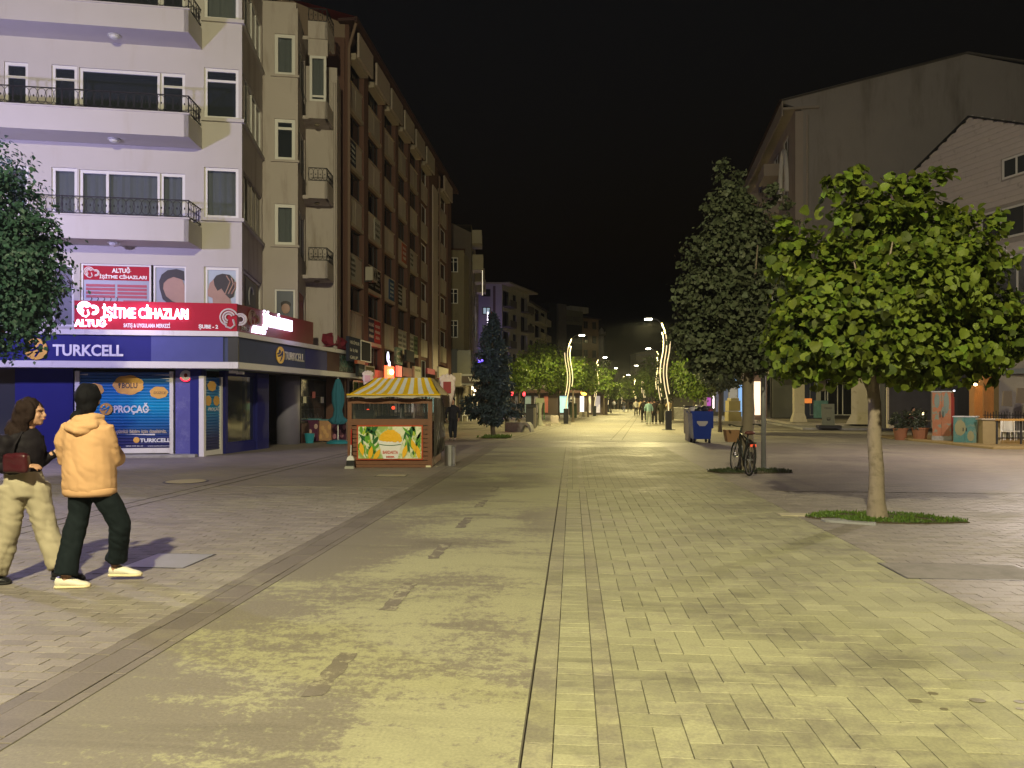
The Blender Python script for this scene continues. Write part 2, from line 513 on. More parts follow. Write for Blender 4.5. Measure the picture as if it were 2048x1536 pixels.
def paver_mesh(bw, bl, mt, name):
    m = MB(); m.bbox(-bw/2, bw/2, -bl/2, bl/2, -.02, 0, b=.0022)
    return m.mesh(name, mt, (0, 0, 0))
def lay(name, rects, mo, mi_, label=None, pname='paver', gap=.0045, limit=300):
    """rects: (w0,w1,u0,u1) in the paving frame; the nearest become pavers of their own, the rest one mass"""
    root = bpy.data.objects.new(name, None); COL.objects.link(root); root['kind'] = 'structure'; LOC[root] = Vector((0, 0, 0))
    vis = []
    for r in rects:
        X, Y = fpt(SF, (r[0]+r[1])/2, (r[2]+r[3])/2)
        if in_frame(X, Y): vis.append((Y, X, r))
    vis.sort(key=lambda q: q[0])
    cache = {}
    for Y, X, r in vis[:limit]:
        bw, bl = round(r[1]-r[0]-gap, 3), round(r[3]-r[2]-gap, 3)
        if bw < .02 or bl < .02: continue
        if (bw, bl) not in cache: cache[(bw, bl)] = paver_mesh(bw, bl, mo, pname)
        o = bpy.data.objects.new(pname, cache[(bw, bl)]); COL.objects.link(o); o.parent = root
        o.location = (X, Y, rnd.uniform(-.0025, .0015))
        o.rotation_euler = (rnd.uniform(-.004, .004), rnd.uniform(-.006, .006), -AS)
    if len(vis) > limit:
        m = MB(SF)
        for Y, X, r in vis[limit:]:
            if r[1]-r[0] < .03 or r[3]-r[2] < .03: continue
            m.bbox(r[0]+gap/2, r[1]-gap/2, r[2]+gap/2, r[3]-gap/2, -.02, rnd.uniform(-.0025, .0015), b=.0022)
        m.build('paver_field', mi_, root, kind='stuff')
    return root

# right path: herringbone of long pavers
rects = []
W0, W1, UW = .235, 3.10, .155
for i in range(-4, 26):
    for j in range(16, int(YG/UW)+2):
        q = (i - j) % 4
        x, u = W0 + i*UW, j*UW
        if q == 0: r = [x, x+2*UW, u, u+UW]
        elif q == 3: r = [x, x+UW, u, u+2*UW]
        else: continue
        r[0], r[1] = max(r[0], W0), min(r[1], W1)
        if r[1]-r[0] > .03 and r[3] < YG+.3: rects.append(r)
lay('herringbone_path', rects, m_herO, m_herI)
# soldier course and its edging beside the seam
rects = [[-.09, .12, u*.1, u*.1+.1] for u in range(30, 136)]
lay('soldier_course', rects, m_herO, m_herI)
rects = [[.12, .235, u*.22, u*.22+.22] for u in range(13, 62)] + [[-.225, -.09, u*.5, u*.5+.5] for u in range(6, 27)]
lay('edging_course', rects, m_bandI, m_bandI)
# left: brick courses across the street, with a band of dark stones next to the slab
rects = []
for j in range(33, int(YG/.11)):
    off = .11 if j % 2 else 0
    for i in range(-46, 1):
        a = -3.0 + i*.22 + off - .11
        r = [max(a, -11.5), min(a+.22, -3.0), j*.11, j*.11+.11]
        if r[1]-r[0] > .04: rects.append(r)
lay('left_brick_paving', rects, m_leftO, m_leftI, pname='brick')
rects = []
for w0, w1, ln in ((-3.0, -2.9, .3), (-2.9, -2.69, .42), (-2.69, -2.605, .3)):
    for k in range(int(2.8/ln), int(YG/ln)+1): rects.append([w0, w1, k*ln, k*ln+ln])
lay('dark_stone_band', rects, m_bandL, m_bandL, pname='stone')
rects = []
for j in range(40, int(YG/.11)):
    off = .11 if j % 2 else 0
    for i in range(0, 42):
        a = 3.105 + i*.22 - off
        r = [max(a, 3.105), a+.22, j*.11, j*.11+.11]
        if r[1]-r[0] > .04: rects.append(r)
lay('right_brick_paving', rects, m_leftO, m_leftI, pname='brick')
# the smooth slab down the middle
strip(-2.6, -.232, -8, 26, .0, m_slab, 'worn_slab')
m_dash = mat('bare_patch', (.155, .135, .11), .8, var=.25, vs=12, world=True, bump=.3, bs=80, col2=(.3, .28, .19), lo=.5, hi=.6, ns=7)
dr = thing('removed_lane_dashes', 'row of dark rectangular scars down the worn pale slab', 'ground marks', fpt(SF, -1.42, 6) + (0.004,))
for k, u in enumerate((4.3, 6.05, 7.9, 9.75, 11.6, 13.5)):
    m = MB(SF); l = .42 if k > 0 else .36
    g_ = random.Random(k)
    e = [(-1.47+g_.uniform(-.012, .012), u-l+2*l*i/14) for i in range(15)]; e2 = [(-1.35+g_.uniform(-.012, .012), u-l+2*l*i/14+g_.uniform(-.03, .03)) for i in range(15)]
    for i in range(14):
        m.face([(*e[i], .0025), (*e2[i], .0025), (*e2[i+1], .0025), (*e[i+1], .0025)])
    m.build('dash', m_dash, dr)
# sheets beyond the built pavers
strip(-40, -3.0, YG, 34, -.003, m_far, 'distant_left_paving')
strip(3.105, 45, YG, 30, -.003, m_far, 'distant_right_paving')
strip(.235, 3.105, YG, 26, -.002, m_farR, 'distant_herringbone_path')
strip(-.09, .12, YG, 26, -.002, m_farR, 'distant_soldier_course')
strip(.12, .235, YG, 26, -.0025, m_farD, 'distant_edging')
strip(-.232, -.09, YG, 26, -.0025, m_farD, 'distant_edging')
strip(-3.0, -2.6, YG, 26, -.0025, paving_mat('distant_brown_band', *PV_B, None, joints=(.42, .13, .5, R(90), .006)), 'distant_edging')
strip(-.232, 3.105, 26, 30, -.0035, m_far, 'middle_right_paving')
strip(-40, -11.5, -20, YG, -.004, m_far, 'side_left_paving')
strip(9, 60, -20, YG, -.004, m_far, 'side_right_paving')
strip(-11.5, -2.6, -20, 3.5, -.004, m_far, 'rear_left_paving')
strip(-.232, 9, -20, 2.8, -.004, m_far, 'rear_right_paving')
strip(-3.0, -.232, 26, 34, -.0045, m_far, 'middle_paving')
AV = math.atan(.182)
VF = (7.2, 50.0, -AV)            # far street frame
m = MB(VF); m.box(-60, 60, -21, 260, -.015, .002); m.build('street', m_street, kind='structure')
# narrow dark tactile lines
m_line = mat('dark_line', (.09, .08, .06), .8, var=.2, world=True)
ln_ = MB(VF)
for w in (.35, .8, -3.6, -4.0): ln_.box(w, w+.03, -20, 60, .0, .004)
ln_.build('paving_drain_lines', m_line, kind='structure')
ln2 = MB(SF)
for w in (-2.604, -.234): ln2.box(w-.004, w+.004, 2, 26, -.01, .0022)
for a, b in ((-6.6, 14.3), (-6.9, 14.3)): ln2.box(a-.012, a+.012, 3, 30, -.01, .003)
ln2.build('slab_joints', m_line, kind='structure')

# covers let into the paving
def cover(px, py, w, d, label, mt, rot=0.0, name='manhole_cover', round_=False):
    X, Y = G(px, py)
    t = thing(name, label, 'manhole cover', (X, Y, 0), rz=rot)
    fr = (X, Y, 0)
    if round_:
        MB((X, Y, 0)).lathe([(w/2, -.01), (w/2, .009)], n=28).build('lid', mt, t)
        MB((X, Y, 0)).lathe([(w/2+.05, -.01), (w/2+.05, .005)], n=28).build('rim', M['dark_metal'], t)
    else:
        MB((X, Y, 0)).bbox(-w/2, w/2, -d/2, d/2, -.01, .0035, .002).build('lid', mt, t)
        MB((X, Y, 0)).box(-w/2-.02, w/2+.02, -d/2-.02, d/2+.02, -.01, .002).build('rim', M['dark_metal'], t)
    return t
m_lid = mat('pale_metal_lid', (.33, .33, .34), .42, .3, var=.15, vs=6, bump=.2, bs=80)
cover(340, 1121, .6, .62, 'square smooth metal cover in the bricks beside the walking pair', m_lid, -AS)
cover(372, 963, .75, .7, 'pale round cover in the paving between the pair and the blue shutter', mat('pale_lid', (.42, .36, .26), .7), 0, round_=True)
cover(783, 951, .62, .34, 'small pale rectangular cover in front of the snack kiosk', mat('tan_lid', (.4, .36, .25), .7), 0)
cover(1925, 1143, 1.25, .62, 'grey rectangular concrete cover right of the nearest tree pit', mat('grey_lid', (.22, .2, .185), .7, var=.2, vs=5, bump=.3, col2=(.16, .145, .13)), -AS)
# round spots of old chewing gum or oil
m_spot = mat('oil_spot', (.15, .135, .09), .5, world=True)
sp = thing('oil_spots', 'cluster of dark round oil spots on the pale pavers near the bottom', 'stains', (*G(1870, 1400), 0))
for px, py, r in ((1830, 1402, .035), (1865, 1387, .028), (1888, 1418, .02), (1955, 1401, .04), (2040, 1404, .03), (2040, 1418, .02)):
    X, Y = G(px, py)
    MB().lathe([(r, .001), (r*.9, .0025)], X, Y, n=14, sx=1.1, sy=.8).build('spot', m_spot, sp)
# ------------------------------------------------------------------ corner apartment building with the phone shop
m_stucco = mat('pale_stucco', (.45, .425, .405), .85, var=.06, vs=1.2, bump=.25, bs=70, col2=(.40, .36, .31), lo=.56, hi=.82, ns=1.6, streak=True)
m_stucco_shade = mat('shaded_stucco', (.42, .375, .355), .85, var=.08, vs=1.2, bump=.25, bs=70, col2=(.22, .18, .145), lo=.52, hi=.78, ns=1.5, streak=True)  # shaded copy of the front stucco: dimmer side light put into colour, plus grime
m_ledge = mat('white_ledge', (.62, .6, .58), .6, var=.06, vs=2, col2=(.4, .36, .33), lo=.58, hi=.75, ns=2.5, streak=True)
m_blue = mat('deep_blue_panel', (.018, .02, .15), .6, var=.12, vs=2, spec=.15)
m_blue2 = mat('worn_blue_panel', (.07, .08, .24), .6, var=.15, vs=3, spec=.15)
m_bluegrey = mat('faded_blue_grey_panel', (.055, .068, .13), .65, var=.2, vs=2, spec=.1)
m_pillar = mat('scuffed_blue_pillar', (.085, .085, .3), .4, var=.25, vs=2.5, col2=(.2, .2, .42), lo=.5, hi=.75, ns=2)
m_white = mat('white_letters', (.75, .75, .74), .5, var=.03)
m_yel = mat('yellow_logo', (.62, .36, .06), .35, var=.1, metal=.2)
m_red = mat('red_sign_panel', (.36, .012, .03), .6, var=.08, spec=.15)
m_redd = mat('dull_red', (.25, .03, .03), .6, var=.15)
m_lit = glow('lit_white_letters', (.80, .74, 1.0), 3.2)
m_iron = mat('wrought_iron', (.022, .02, .024), .6, .3)

A = (-7.92, 22.0, R(9))                        # upper front wall frame
ab = thing('apartment_building', 'white corner apartment block with long balconies above the blue phone shop', 'building', (-7.92, 22.0, 0))
KX, KY = gx(472, 21.1), 21.1                   # corner of the shop canopy
CF = (KX, KY, R(9))                            # canopy front frame (x to the right, so the front runs to negative x)
CS_A = math.atan2(9.7, 1.57)
CSF = (KX, KY, CS_A)                           # canopy side frame, x away along the side street
CL = math.hypot(1.57, 9.7)

# front openings measured from the photograph, storey by storey (windows sit in the front wall plane)
def fr_rect(px0, px1, pyt, pyb, d=0.0, fr=A):
    pm = (px0+px1)/2
    return fx(fr, px0, d), fx(fr, px1, d), fz(fr, pm, pyb, d), fz(fr, pm, pyt, d)
z_of = lambda k: 6.05 + 2.9*k                  # balcony undersides
XR = 0.0                                       # building corner
ops, wins = [], []
for k in range(-1, 4):
    base = 6.93 + 2.9*k                        # sill of the corner window
    rows = [(fx(A, 408), fx(A, 477), base, base+1.47)]
    zf = 6.05 + 2.9*k
    if k >= 0:
        rows += [(fx(A, 103), fx(A, 154), zf+.55, zf+2.15), (fx(A, 158), fx(A, 320), zf+.75, zf+2.12), (fx(A, 320), fx(A, 370), zf+.55, zf+2.12), (fx(A, 8), fx(A, 56), zf+.5, zf+2.15),
                 (fx(A, -110), fx(A, -40), zf+.5, zf+2.15), (fx(A, -240), fx(A, -170), zf+.5, zf+2.15)]
    else:
        rows += [(fx(A, 103), fx(A, 147), 3.7, 5.45), (fx(A, 160), fx(A, 302), 4.05, 5.5), (fx(A, 302), fx(A, 372), 4.05, 5.5)]
    for r in rows:
        ops.append(r); wins.append((k, r))
XL = fx(A, -330)
BW = MB(A); wall(BW, XL, XR, 3.45, 15.0, ops)
# side faces stepping back: first side, second front, third front
B1 = 3.5; B2 = 1.16; B3 = 2.4
BW.build('wall', m_stucco, ab); BW = MB(A)
S1 = (*fpt(A, 0, 0), A[2]+R(90))               # looking at the side wall from the street: x runs away from us
ops1 = [(.25, 3.3, 6.93+2.9*k, 6.93+2.9*k+1.5) for k in range(-1, 4)]
BW.fr = S1; wall(BW, 0, B1, 3.45, 15.0, ops1)
A2 = (*fpt(A, 0, B1), A[2])
ops2 = [(fx(A2, 549), fx(A2, 590), 6.9+2.9*k - (.3 if k == -1 else 0), 8.3+2.9*k) for k in range(-1, 3)]
BW.fr = A2; wall(BW, 0, B2, 3.45, 15.0, ops2)
S2 = (*fpt(A2, B2, 0), A[2]+R(90))
ops3 = [(.35, 2.0, 6.7+2.9*k, 8.3+2.9*k) for k in range(-1, 3)]
BW.fr = S2; wall(BW, 0, B3, 3.45, 15.0, ops3)
A3 = (*fpt(A2, B2, B3), A[2])
B4 = fx(A3, 674)
BW.fr = A3; wall(BW, 0, B4, 3.45, 14.1, [])
BW.fr = (*fpt(A3, B4, 0), A[2]+R(90)); wall(BW, 0, 2.0, 3.45, 14.1, [])
# roof slabs, floor bands and back
BW.fr = A
BW.box(XL, 0, .0, 10, 15.0, 15.15); BW.box(XL, 1.1, B1+.02, 12, 15.0, 15.2)
for k in range(-1, 4):
    base = 6.93+2.9*k
    sl_ = MB(A); sl_.vprism([(fx(A, 403), -.09), (.07, -.09), (.08, B1-.02), (.003, B1-.02), (.003, .1), (fx(A, 403), .1)], base-.10, base-.003); sl_.build('corner_sill', m_stucco, ab)
    if k < 3:
        f2 = A2; X0, X1 = ops2[k+1][0]-.12, B2+.06
        BW.fr = A2; BW.box(X0, X1, -.07, .05, ops2[k+1][2]-.08, ops2[k+1][2]-.003); BW.fr = A
BW.build('side_wall', m_stucco_shade, ab)
fl = MB(A)
for k in range(-1, 4): fl.box(XL, -.3, .6, 6, 6.0+2.9*k-.15, 6.0+2.9*k)
fl.box(XL, -.35, 5.9, 6, 3.4, 15); fl.box(XL, XL+.2, .2, 6, 3.4, 15)
fl.build('inner_floors', M['concrete'], ab)
tk = .07
for k, r in wins:
    corner = r[0] > fx(A, 400)
    dark = k in (1, 3)
    cur = M['curtain'] if (k == 0 or (corner and k != 1)) else None
    if k == -1: continue
    wd = r[1]-r[0]
    window(ab, A, *r, y=.05, fw=.085, hs=(.76,) if (k == 1 and wd < 1.4) else (), vs=(.34,) if (k == 0 and wd > 1.5) else (), curtain=cur, pm=M['glass'])
for k, r in enumerate(ops1):
    if k == 0: continue
    window(ab, S1, *r, y=.04, fw=.07, vs=(.25, .5, .75), pm=M['glass'], curtain=M['curtain'], fm=mat('brown_frame', (.2, .17, .14), .5) if k == 1 else M['white_frame'])
for k, r in enumerate(ops2):
    if k == 0: continue
    window(ab, A2, *r, y=.05, fw=.11, hs=(.78,) if k == 2 else (), curtain=M['curtain'] if k != 2 else None, pm=M['glass'])
for k, r in enumerate(ops3):
    window(ab, S2, *r, y=.05, fw=.08, vs=(.5,), curtain=M['curtain'] if k else None, pm=M['glass'])

# first floor windows carry shop posters
m_post = mat('poster_pale', (.27, .29, .36), .4, var=.1)
m_skin_p = mat('poster_skin', (.33, .2, .16), .45, var=.2, vs=3); m_hair_p = mat('poster_hair', (.03, .025, .03), .5)
m_prose = mat('poster_rose', (.36, .06, .09), .5)
def poster_window(root, fr, r, y=.05, fw=.08, bgm=m_post):
    w = window(root, fr, *r, y=y, fw=fw, pm=bgm, backing=False)
    return w
r1 = fr_rect(160, 302, 530, 640); r1 = (*r1[:2], 3.9, 5.52)
w = poster_window(ab, A, r1, fw=.06)
q = MB(A); q.box(r1[0]+.07, r1[1]-.07, .068, .076, 5.05, 5.45); q.build('poster_heading', m_red, w)
text('ALTUĞ', .17, A, fx(A, 222), 5.27, .066, m_white, w, width=fx(A, 262)-fx(A, 222), bold=.006)
text('İŞİTME CİHAZLARI', .13, A, fx(A, 197), 5.1, .066, m_white, w, width=fx(A, 292)-fx(A, 197), bold=.004)
q = MB(A)
for j in range(4):
    for a, b in ((170, 228), (233, 292)): q.box(fx(A, a), fx(A, b), .066, .074, 4.93-j*.105-.075, 4.93-j*.105)
q.box(fx(A, 245), fx(A, 295), .066, .074, 4.3, 4.48)
q.build('poster_rows', m_prose, w)
q = MB(A)
for j in range(5):
    x = fx(A, 178+j*13); q.tube([(x, .07, 4.4), (x+.05, .07, 4.52), (x+.02, .07, 4.56)], .012, 5)
q.build('poster_devices', m_hair_p, w)
def earlogo(mb, cx, cz, s, y, r=.04):
    """interlocked ear-shaped loops"""
    for k in (1.0, .68, .4):
        mb.tube([(cx - s*.25 + k*s*.5*math.cos(a), y, cz + s*.12 + k*s*.5*math.sin(a)) for a in [R(20+14*i) for i in range(18)]], r*s, 5)
    for k in (.8, .5):
        mb.tube([(cx + s*.45 + k*s*.42*math.cos(a), y, cz + k*s*.42*math.sin(a)) for a in [R(-110+14*i) for i in range(18)]], r*s, 5)
    mb.tube([(cx - s*.5, y, cz-.1*s), (cx-s*.4, y, cz-s*.45), (cx-s*.12, y, cz-s*.55), (cx+.1*s, y, cz-s*.35), (cx, y, cz)], r*s, 5)
q = MB(A); earlogo(q, fx(A, 181), 5.25, .26, .064, .05); q.build('poster_emblem', m_white, w)
# man's head print
r2 = (fx(A, 306), fx(A, 372), 3.9, 5.5)
w = poster_window(ab, A, r2, fw=.05)
def pz(py): return fz(A, 340, py, 0)
q = MB(A)
q.prism([(fx(A, x), pz(y)) for x, y in ((369, 606), (336, 606), (326, 598), (321, 584), (322, 568), (330, 556), (345, 550), (362, 556), (368, 570))], .060, .07)
q.build('poster_face', m_skin_p, w)
q = MB(A)
q.prism([(fx(A, x), pz(y)) for x, y in ((318, 576), (317, 562), (322, 549), (334, 540), (352, 537), (367, 541), (368, 560), (360, 557), (346, 553), (334, 558), (326, 566), (325, 577), (331, 592), (344, 602), (358, 606), (334, 606), (324, 598))], .052, .059)
q.build('poster_hair', m_hair_p, w)
# woman's profile print in the corner window
r3 = (fx(A, 408), fx(A, 477), 3.95, 5.5)
w = poster_window(ab, A, r3, fw=.085, bgm=mat('poster_sky', (.36, .42, .5), .4))
q = MB(A)
q.prism([(fx(A, x), pz(y)) for x, y in ((425, 606), (424, 594), (415, 590), (413, 582), (416, 574), (418, 564), (426, 556), (440, 560), (452, 575), (458, 590), (462, 606))], .060, .07)
q.build('poster_face', m_skin_p, w)
q = MB(A)
q.prism([(fx(A, x), pz(y)) for x, y in ((434, 579), (428, 568), (426, 556), (432, 548), (444, 544), (458, 546), (468, 556), (470, 572), (466, 590), (458, 594), (450, 586), (442, 574))], .052, .059)
q.build('poster_hair', m_hair_p, w)
q = MB(A)
for j, (a, b) in enumerate(((474, 560), (470, 552), (464, 548))): q.tube([(fx(A, 462-j*6), .05, pz(585)), (fx(A, a-4), .05, pz(b+12)), (fx(A, a-4-j*4), .05, pz(b))], .022, 5)
q.build('poster_hand', m_skin_p, w)
r4 = (fx(A, 103), fx(A, 147), 3.7, 5.45)
w = poster_window(ab, A, r4, fw=.06, bgm=mat('dark_poster', (.05, .05, .07), .4))
q = MB(A)
for k in (.5, .34): q.tube([(fx(A, 125) + k*.5*math.cos(a), .05, 4.8 + k*1.1*math.sin(a)) for a in [R(20*i) for i in range(13)]], .02, 5)
q.build('poster_lines', mat('dull_mauve', (.13, .1, .13), .5), w)
# first floor: side posters
w = poster_window(ab, S1, (.25, 3.3, 4.0, 5.5), fw=.06, bgm=mat('tan_film', (.16, .13, .1), .5))
q = MB(S1); q.box(.9, 2.6, .066, .076, 4.15, 5.35); q.build('poster_board', mat('night_blue_print', (.02, .025, .06), .4), w)
q = MB(S1); q.tube([(1.75 + .4*math.cos(a), .06, 4.85+.32*math.sin(a)) for a in [R(30+18*i) for i in range(12)]], .035, 5); q.build('poster_arc', mat('grey_print', (.3, .3, .33), .5), w)
w = poster_window(ab, A2, ops2[0], fw=.06, bgm=mat('navy_print', (.04, .05, .09), .4))
q = MB(A2)
q.ell((fx(A2, 571), .055, 4.75), (.14, .01, .18)); q.build('poster_face', m_skin_p, w)
q = MB(A2); q.ell((fx(A2, 571), .062, 4.88), (.17, .012, .12)); q.build('poster_hair', m_hair_p, w)
q = MB(S2); q.box(.5, 1.85, .03, .045, 3.95, 5.45); q.build('red_poster', m_redd, ab)
text('ALTUĞ', .3, S2, .7, 4.9, .028, m_prose, ab, width=.9, name='poster_lettering')

# balconies along the front
def railing(mb, x0, x1, y, z0, z1, side=None, n_per=.2):
    """wrought iron band of hoops between two rails"""
    mb.box(x0, x1, y-.012, y+.012, z1-.025, z1); mb.box(x0, x1, y-.012, y+.012, z0+.03, z0+.05)
    n = max(2, int((x1-x0)/n_per)); hgt = z1-z0-.08
    for i in range(n):
        cx = x0 + (x1-x0)*(i+.5)/n; w = (x1-x0)/n*.62
        mb.tube([(cx+w*math.cos(a), y, z0+.05+hgt/2+hgt*.5*math.sin(a)) for a in [2*math.pi*k/10 for k in range(11)]], .009, 3, cap=False)
        mb.ell((cx, y, z0+.05+hgt*.5), (.02, .012, .035), 5, 4)
    for i in range(0, n+1, 6):
        cx = x0 + (x1-x0)*i/n; mb.box(cx-.012, cx+.012, y-.012, y+.012, z0, z1)
m_dome = mat('frosted_dome', (.55, .55, .53), .4)
xb0, xb1, PR = fx(A, -330), fx(A, 378, -1.0), 1.05
XE = fx(A, 404)
for k in range(0, 4):
    z0, z1 = 6.02+2.9*k, 6.62+2.9*k
    b = MB(A)
    b.box(xb0, xb1, -PR, -PR+.12, z0-.02, z1)                      # parapet
    b.box(xb0, xb1-.002, -PR+.12, .0, z0, z0+.14)                  # slab
    b.vprism([(xb1-.12, -PR+.0), (xb1, -PR), (XE, 0), (XE-.12, 0)], z0-.019, z1-.002)   # slanting end
    b.box(xb0, xb1+.03, -PR-.03, -PR+.15, z1, z1+.04)
    bb = b.build('balcony', m_stucco, ab)
    r = MB(A); railing(r, xb0, xb1-.02, -PR+.07, z1+.04, z1+.55); r.build('railing', m_iron, bb)
    # slanted end railing
    dx, dy = XE-xb1, PR
    fr_e = (*fpt(A, xb1-.02, -PR+.07), A[2]+math.atan2(dy, dx)); r = MB(fr_e); railing(r, 0, math.hypot(dx, dy)*.95, 0, z1+.04, z1+.55); r.build('railing', m_iron, bb)
    x = fx(A, 228, -.5)
    d = MB(A); d.lathe([(.17, z0-.03), (.16, z0-.0)], x, -.5, 16); d.ell((x, -.5, z0-.04), (.13, .13, .07)); d.build('ceiling_lamp', m_dome, bb)
# the stack of small balconies on the stepped part
for k in range(0, 4):
    z0, z1 = 6.0+2.87*k, 6.62+2.87*k
    b = MB(A3)
    w0, w1 = fx(A3, 616, -1.15), fx(A3, 655, -1.15); w2 = fx(A3, 669)
    b.box(w0, w1, -1.15, -1.03, z0, z1); b.box(0, w1, -1.03, 0, z0, z0+.13); 
    b.vprism([(w1-.1, -1.15), (w1, -1.15), (w2, 0), (w2-.1, 0)], z0, z1-.002)
    bb = b.build('balcony', m_stucco_shade, ab)
    if k != 2:
        r = MB(A3); railing(r, w0+.02, w1-.02, -1.08, z1, z1+.5, n_per=.16); r.build('railing', m_iron, bb)
        fr_e = (*fpt(A3, w1-.03, -1.08), A[2]+math.atan2(1.1, w2-w1)); r = MB(fr_e); railing(r, 0, 1.1, 0, z1, z1+.5, n_per=.16); r.build('railing', m_iron, bb)
    else:
        b = MB(A3); b.box(w0, w1, -1.1, -1.0, z1+1.65, z1+2.3); b.build('loggia_lintel', m_stucco_shade, bb)
        window(ab, A3, w0+.05, w1-.05, z1, z1+1.65, y=-1.1, fw=.09, hs=(.12,), vs=(), curtain=M['curtain'])
    d = MB(A3); d.ell((.45, -.5, z0-.02), (.1, .1, .05)); d.build('ceiling_lamp', mat('dark_lamp', (.2, .17, .12), .5), bb)
b = MB(A2); railing(b, -.2, B2+.1, -.05, 15.2, 15.75, n_per=.18); b.build('railing', m_iron, ab)
dp = MB(A3); dp.tube([(B4-.08, -.1, 3.5), (B4-.08, -.1, 13.5)], .05, 8); dp.build('drain_pipe', m_stucco_shade, ab)

# ---- canopy and signs of the shop
XFL = fx(CF, -330)
c = MB(CF)
c.box(XFL, .07, -.05, 1.6, 3.40, 3.54); c.box(XFL, .07, -.05, .5, 2.50, 2.68)
c.fr = CSF
c.box(.06, CL, -.04, 1.0, 3.402, 3.542); c.box(.06, CL, -.04, .5, 2.502, 2.682)
c.build('canopy_ledge', m_ledge, ab)
c = MB(CF); c.box(XFL, -.55, .03, .2, 2.68, 3.40); c.build('sign_board', m_blue, ab)
c = MB(CF); c.box(fx(CF, 302), -.35, .012, .03, 2.69, 3.39); c.build('blank_board', m_blue2, ab)
c = MB(CF); c.box(-.22, .05, .02, .2, 2.68, 3.40); c.build('corner_post', M['dark_metal'], ab)
c = MB(CF); c.box(-.55, -.22, .05, .2, 2.68, 3.40); c.build('sign_board', m_bluegrey, ab)
c = MB(CSF); c.box(.12, 6.0, .03, .2, 2.682, 3.402); c.build('sign_board', m_bluegrey, ab)
c = MB(CSF); c.box(4.6, 6.4, .022, .04, 2.69, 3.39); c.build('sign_board', m_blue, ab)
c = MB(CSF); c.box(6.4, CL, .03, .2, 2.682, 3.402); c.build('sign_board', mat('dull_maroon_board', (.085, .04, .035), .7, spec=.1), ab)
c = MB(CSF); c.box(7.6, 9.0, .018, .028, 2.72, 3.36); c.build('menu_board', mat('grey_green_print', (.05, .07, .06), .6, col2=(.2, .22, .18), lo=.5, hi=.55, ns=9, spec=.1), ab)
text('Gürsel', .62, CSF, 7.75, 2.9, .016, mat('teal_letters', (.04, .14, .11), .5), ab, width=1.15)
def swirl_logo(root, fr, x, z, s, y, my, mb_):
    d = MB(fr)
    ring = [(x+s*math.cos(a), z+s*math.sin(a)*1.0) for a in [2*math.pi*k/28 for k in range(28)]]
    d.prism(ring, y-.03, y); lg = d.build('round_emblem', my, root, smooth=False)
    t = MB(fr)
    t.ell((x-s*.28, y-.035, z+s*.38), (s*.24, .015, s*.24)); t.ell((x+s*.42, y-.035, z+s*.3), (s*.2, .015, s*.2))
    t.tube([(x+s*.4, y-.035, z+s*.25), (x+s*.05, y-.035, z+s*.05), (x-s*.3, y-.035, z-s*.12), (x-s*.75, y-.035, z-s*.15)], [s*.11, s*.1, s*.1, s*.09], 6)
    t.tube([(x-s*.3, y-.035, z+s*.35), (x-s*.6, y-.035, z+s*.1), (x-s*.95, y-.035, z+.1*s)], [s*.12, s*.09, s*.07], 6)
    t.tube([(x+s*.42, y-.035, z+s*.25), (x+s*.28, y-.035, z-s*.2), (x-s*.08, y-.035, z-s*.72)], [s*.1, s*.09, s*.07], 6)
    t.build('emblem_swirl', mb_, lg)
zc = lambda py: fz(CF, 170, py)
swirl_logo(ab, CF, fx(CF, 72), zc(699), .29, .02, m_yel, m_blue)
text('TURKCELL', .42, CF, fx(CF, 105), zc(711), .02, m_white, ab, width=fx(CF, 246)-fx(CF, 105), bold=.012, ext=.012)
swirl_logo(ab, CSF, fx(CSF, 561), 3.04, .27, .02, m_yel, m_bluegrey)
text('TURKCELL', .36, CSF, fx(CSF, 571), 2.92, .02, mat('dull_white_letters', (.5, .47, .4), .5), ab, width=fx(CSF, 609)-fx(CSF, 571), bold=.008, ext=.012)

# ---- red lit sign of the hearing-aid shop, standing on the ledge
rs = MB(CF)
xs0, xs1 = fx(CF, 148), .02
rs.box(xs0, xs1, .02, .17, 3.55, 4.33)
sg = rs.build('shop_sign', m_red, loc=(*fpt(CF, xs0, 0), 3.545), label='long red sign with glowing white letters standing on the white shop ledge', cat='sign')
zr = lambda py: fz(CF, 300, py)
text('İŞİTME CİHAZLARI', .40, CF, fx(CF, 206), zr(637), -.03, m_lit, sg, width=fx(CF, 377)-fx(CF, 206), bold=.006, ext=.03, name='lit_lettering')
text('ALTUĞ', .27, CF, fx(CF, 150), zr(655), -.03, m_lit, sg, width=fx(CF, 215)-fx(CF, 150), bold=.006, ext=.03, name='lit_lettering')
text('SATIŞ & UYGULAMA MERKEZİ', .15, CF, fx(CF, 247), zr(655), .012, m_white, sg, width=fx(CF, 340)-fx(CF, 247), bold=.003)
text('ŞUBE - 2', .14, CF, fx(CF, 397), zr(655), .012, m_white, sg, width=fx(CF, 436)-fx(CF, 397), bold=.006)
q = MB(CF); earlogo(q, fx(CF, 176), zr(622), .34, -.02, .07); q.build('lit_emblem', m_lit, sg)
q = MB(CF); earlogo(q, fx(CF, 466), zr(636), .46, -.0, .06); q.build('emblem', mat('grey_emblem', (.5, .45, .45), .4), sg)
rs = MB(CSF); rs.box(.04, 5.2, .02, .17, 3.55, 4.33)
m_redk = mat('dim_red_panel', (.18, .02, .025), .5)
sg2 = rs.build('shop_sign', m_redk, loc=(*fpt(CSF, .04, 0), 3.545), label='red sign on the side-street ledge with small glowing white letters', cat='sign')
zs_ = lambda px, py: fz(CSF, px, py)
text('İŞİTME CİHAZLARI', .5, CSF, fx(CSF, 526), 3.86, -.02, m_lit, sg2, width=fx(CSF, 582)-fx(CSF, 526), bold=.006, ext=.03, name='lit_lettering')
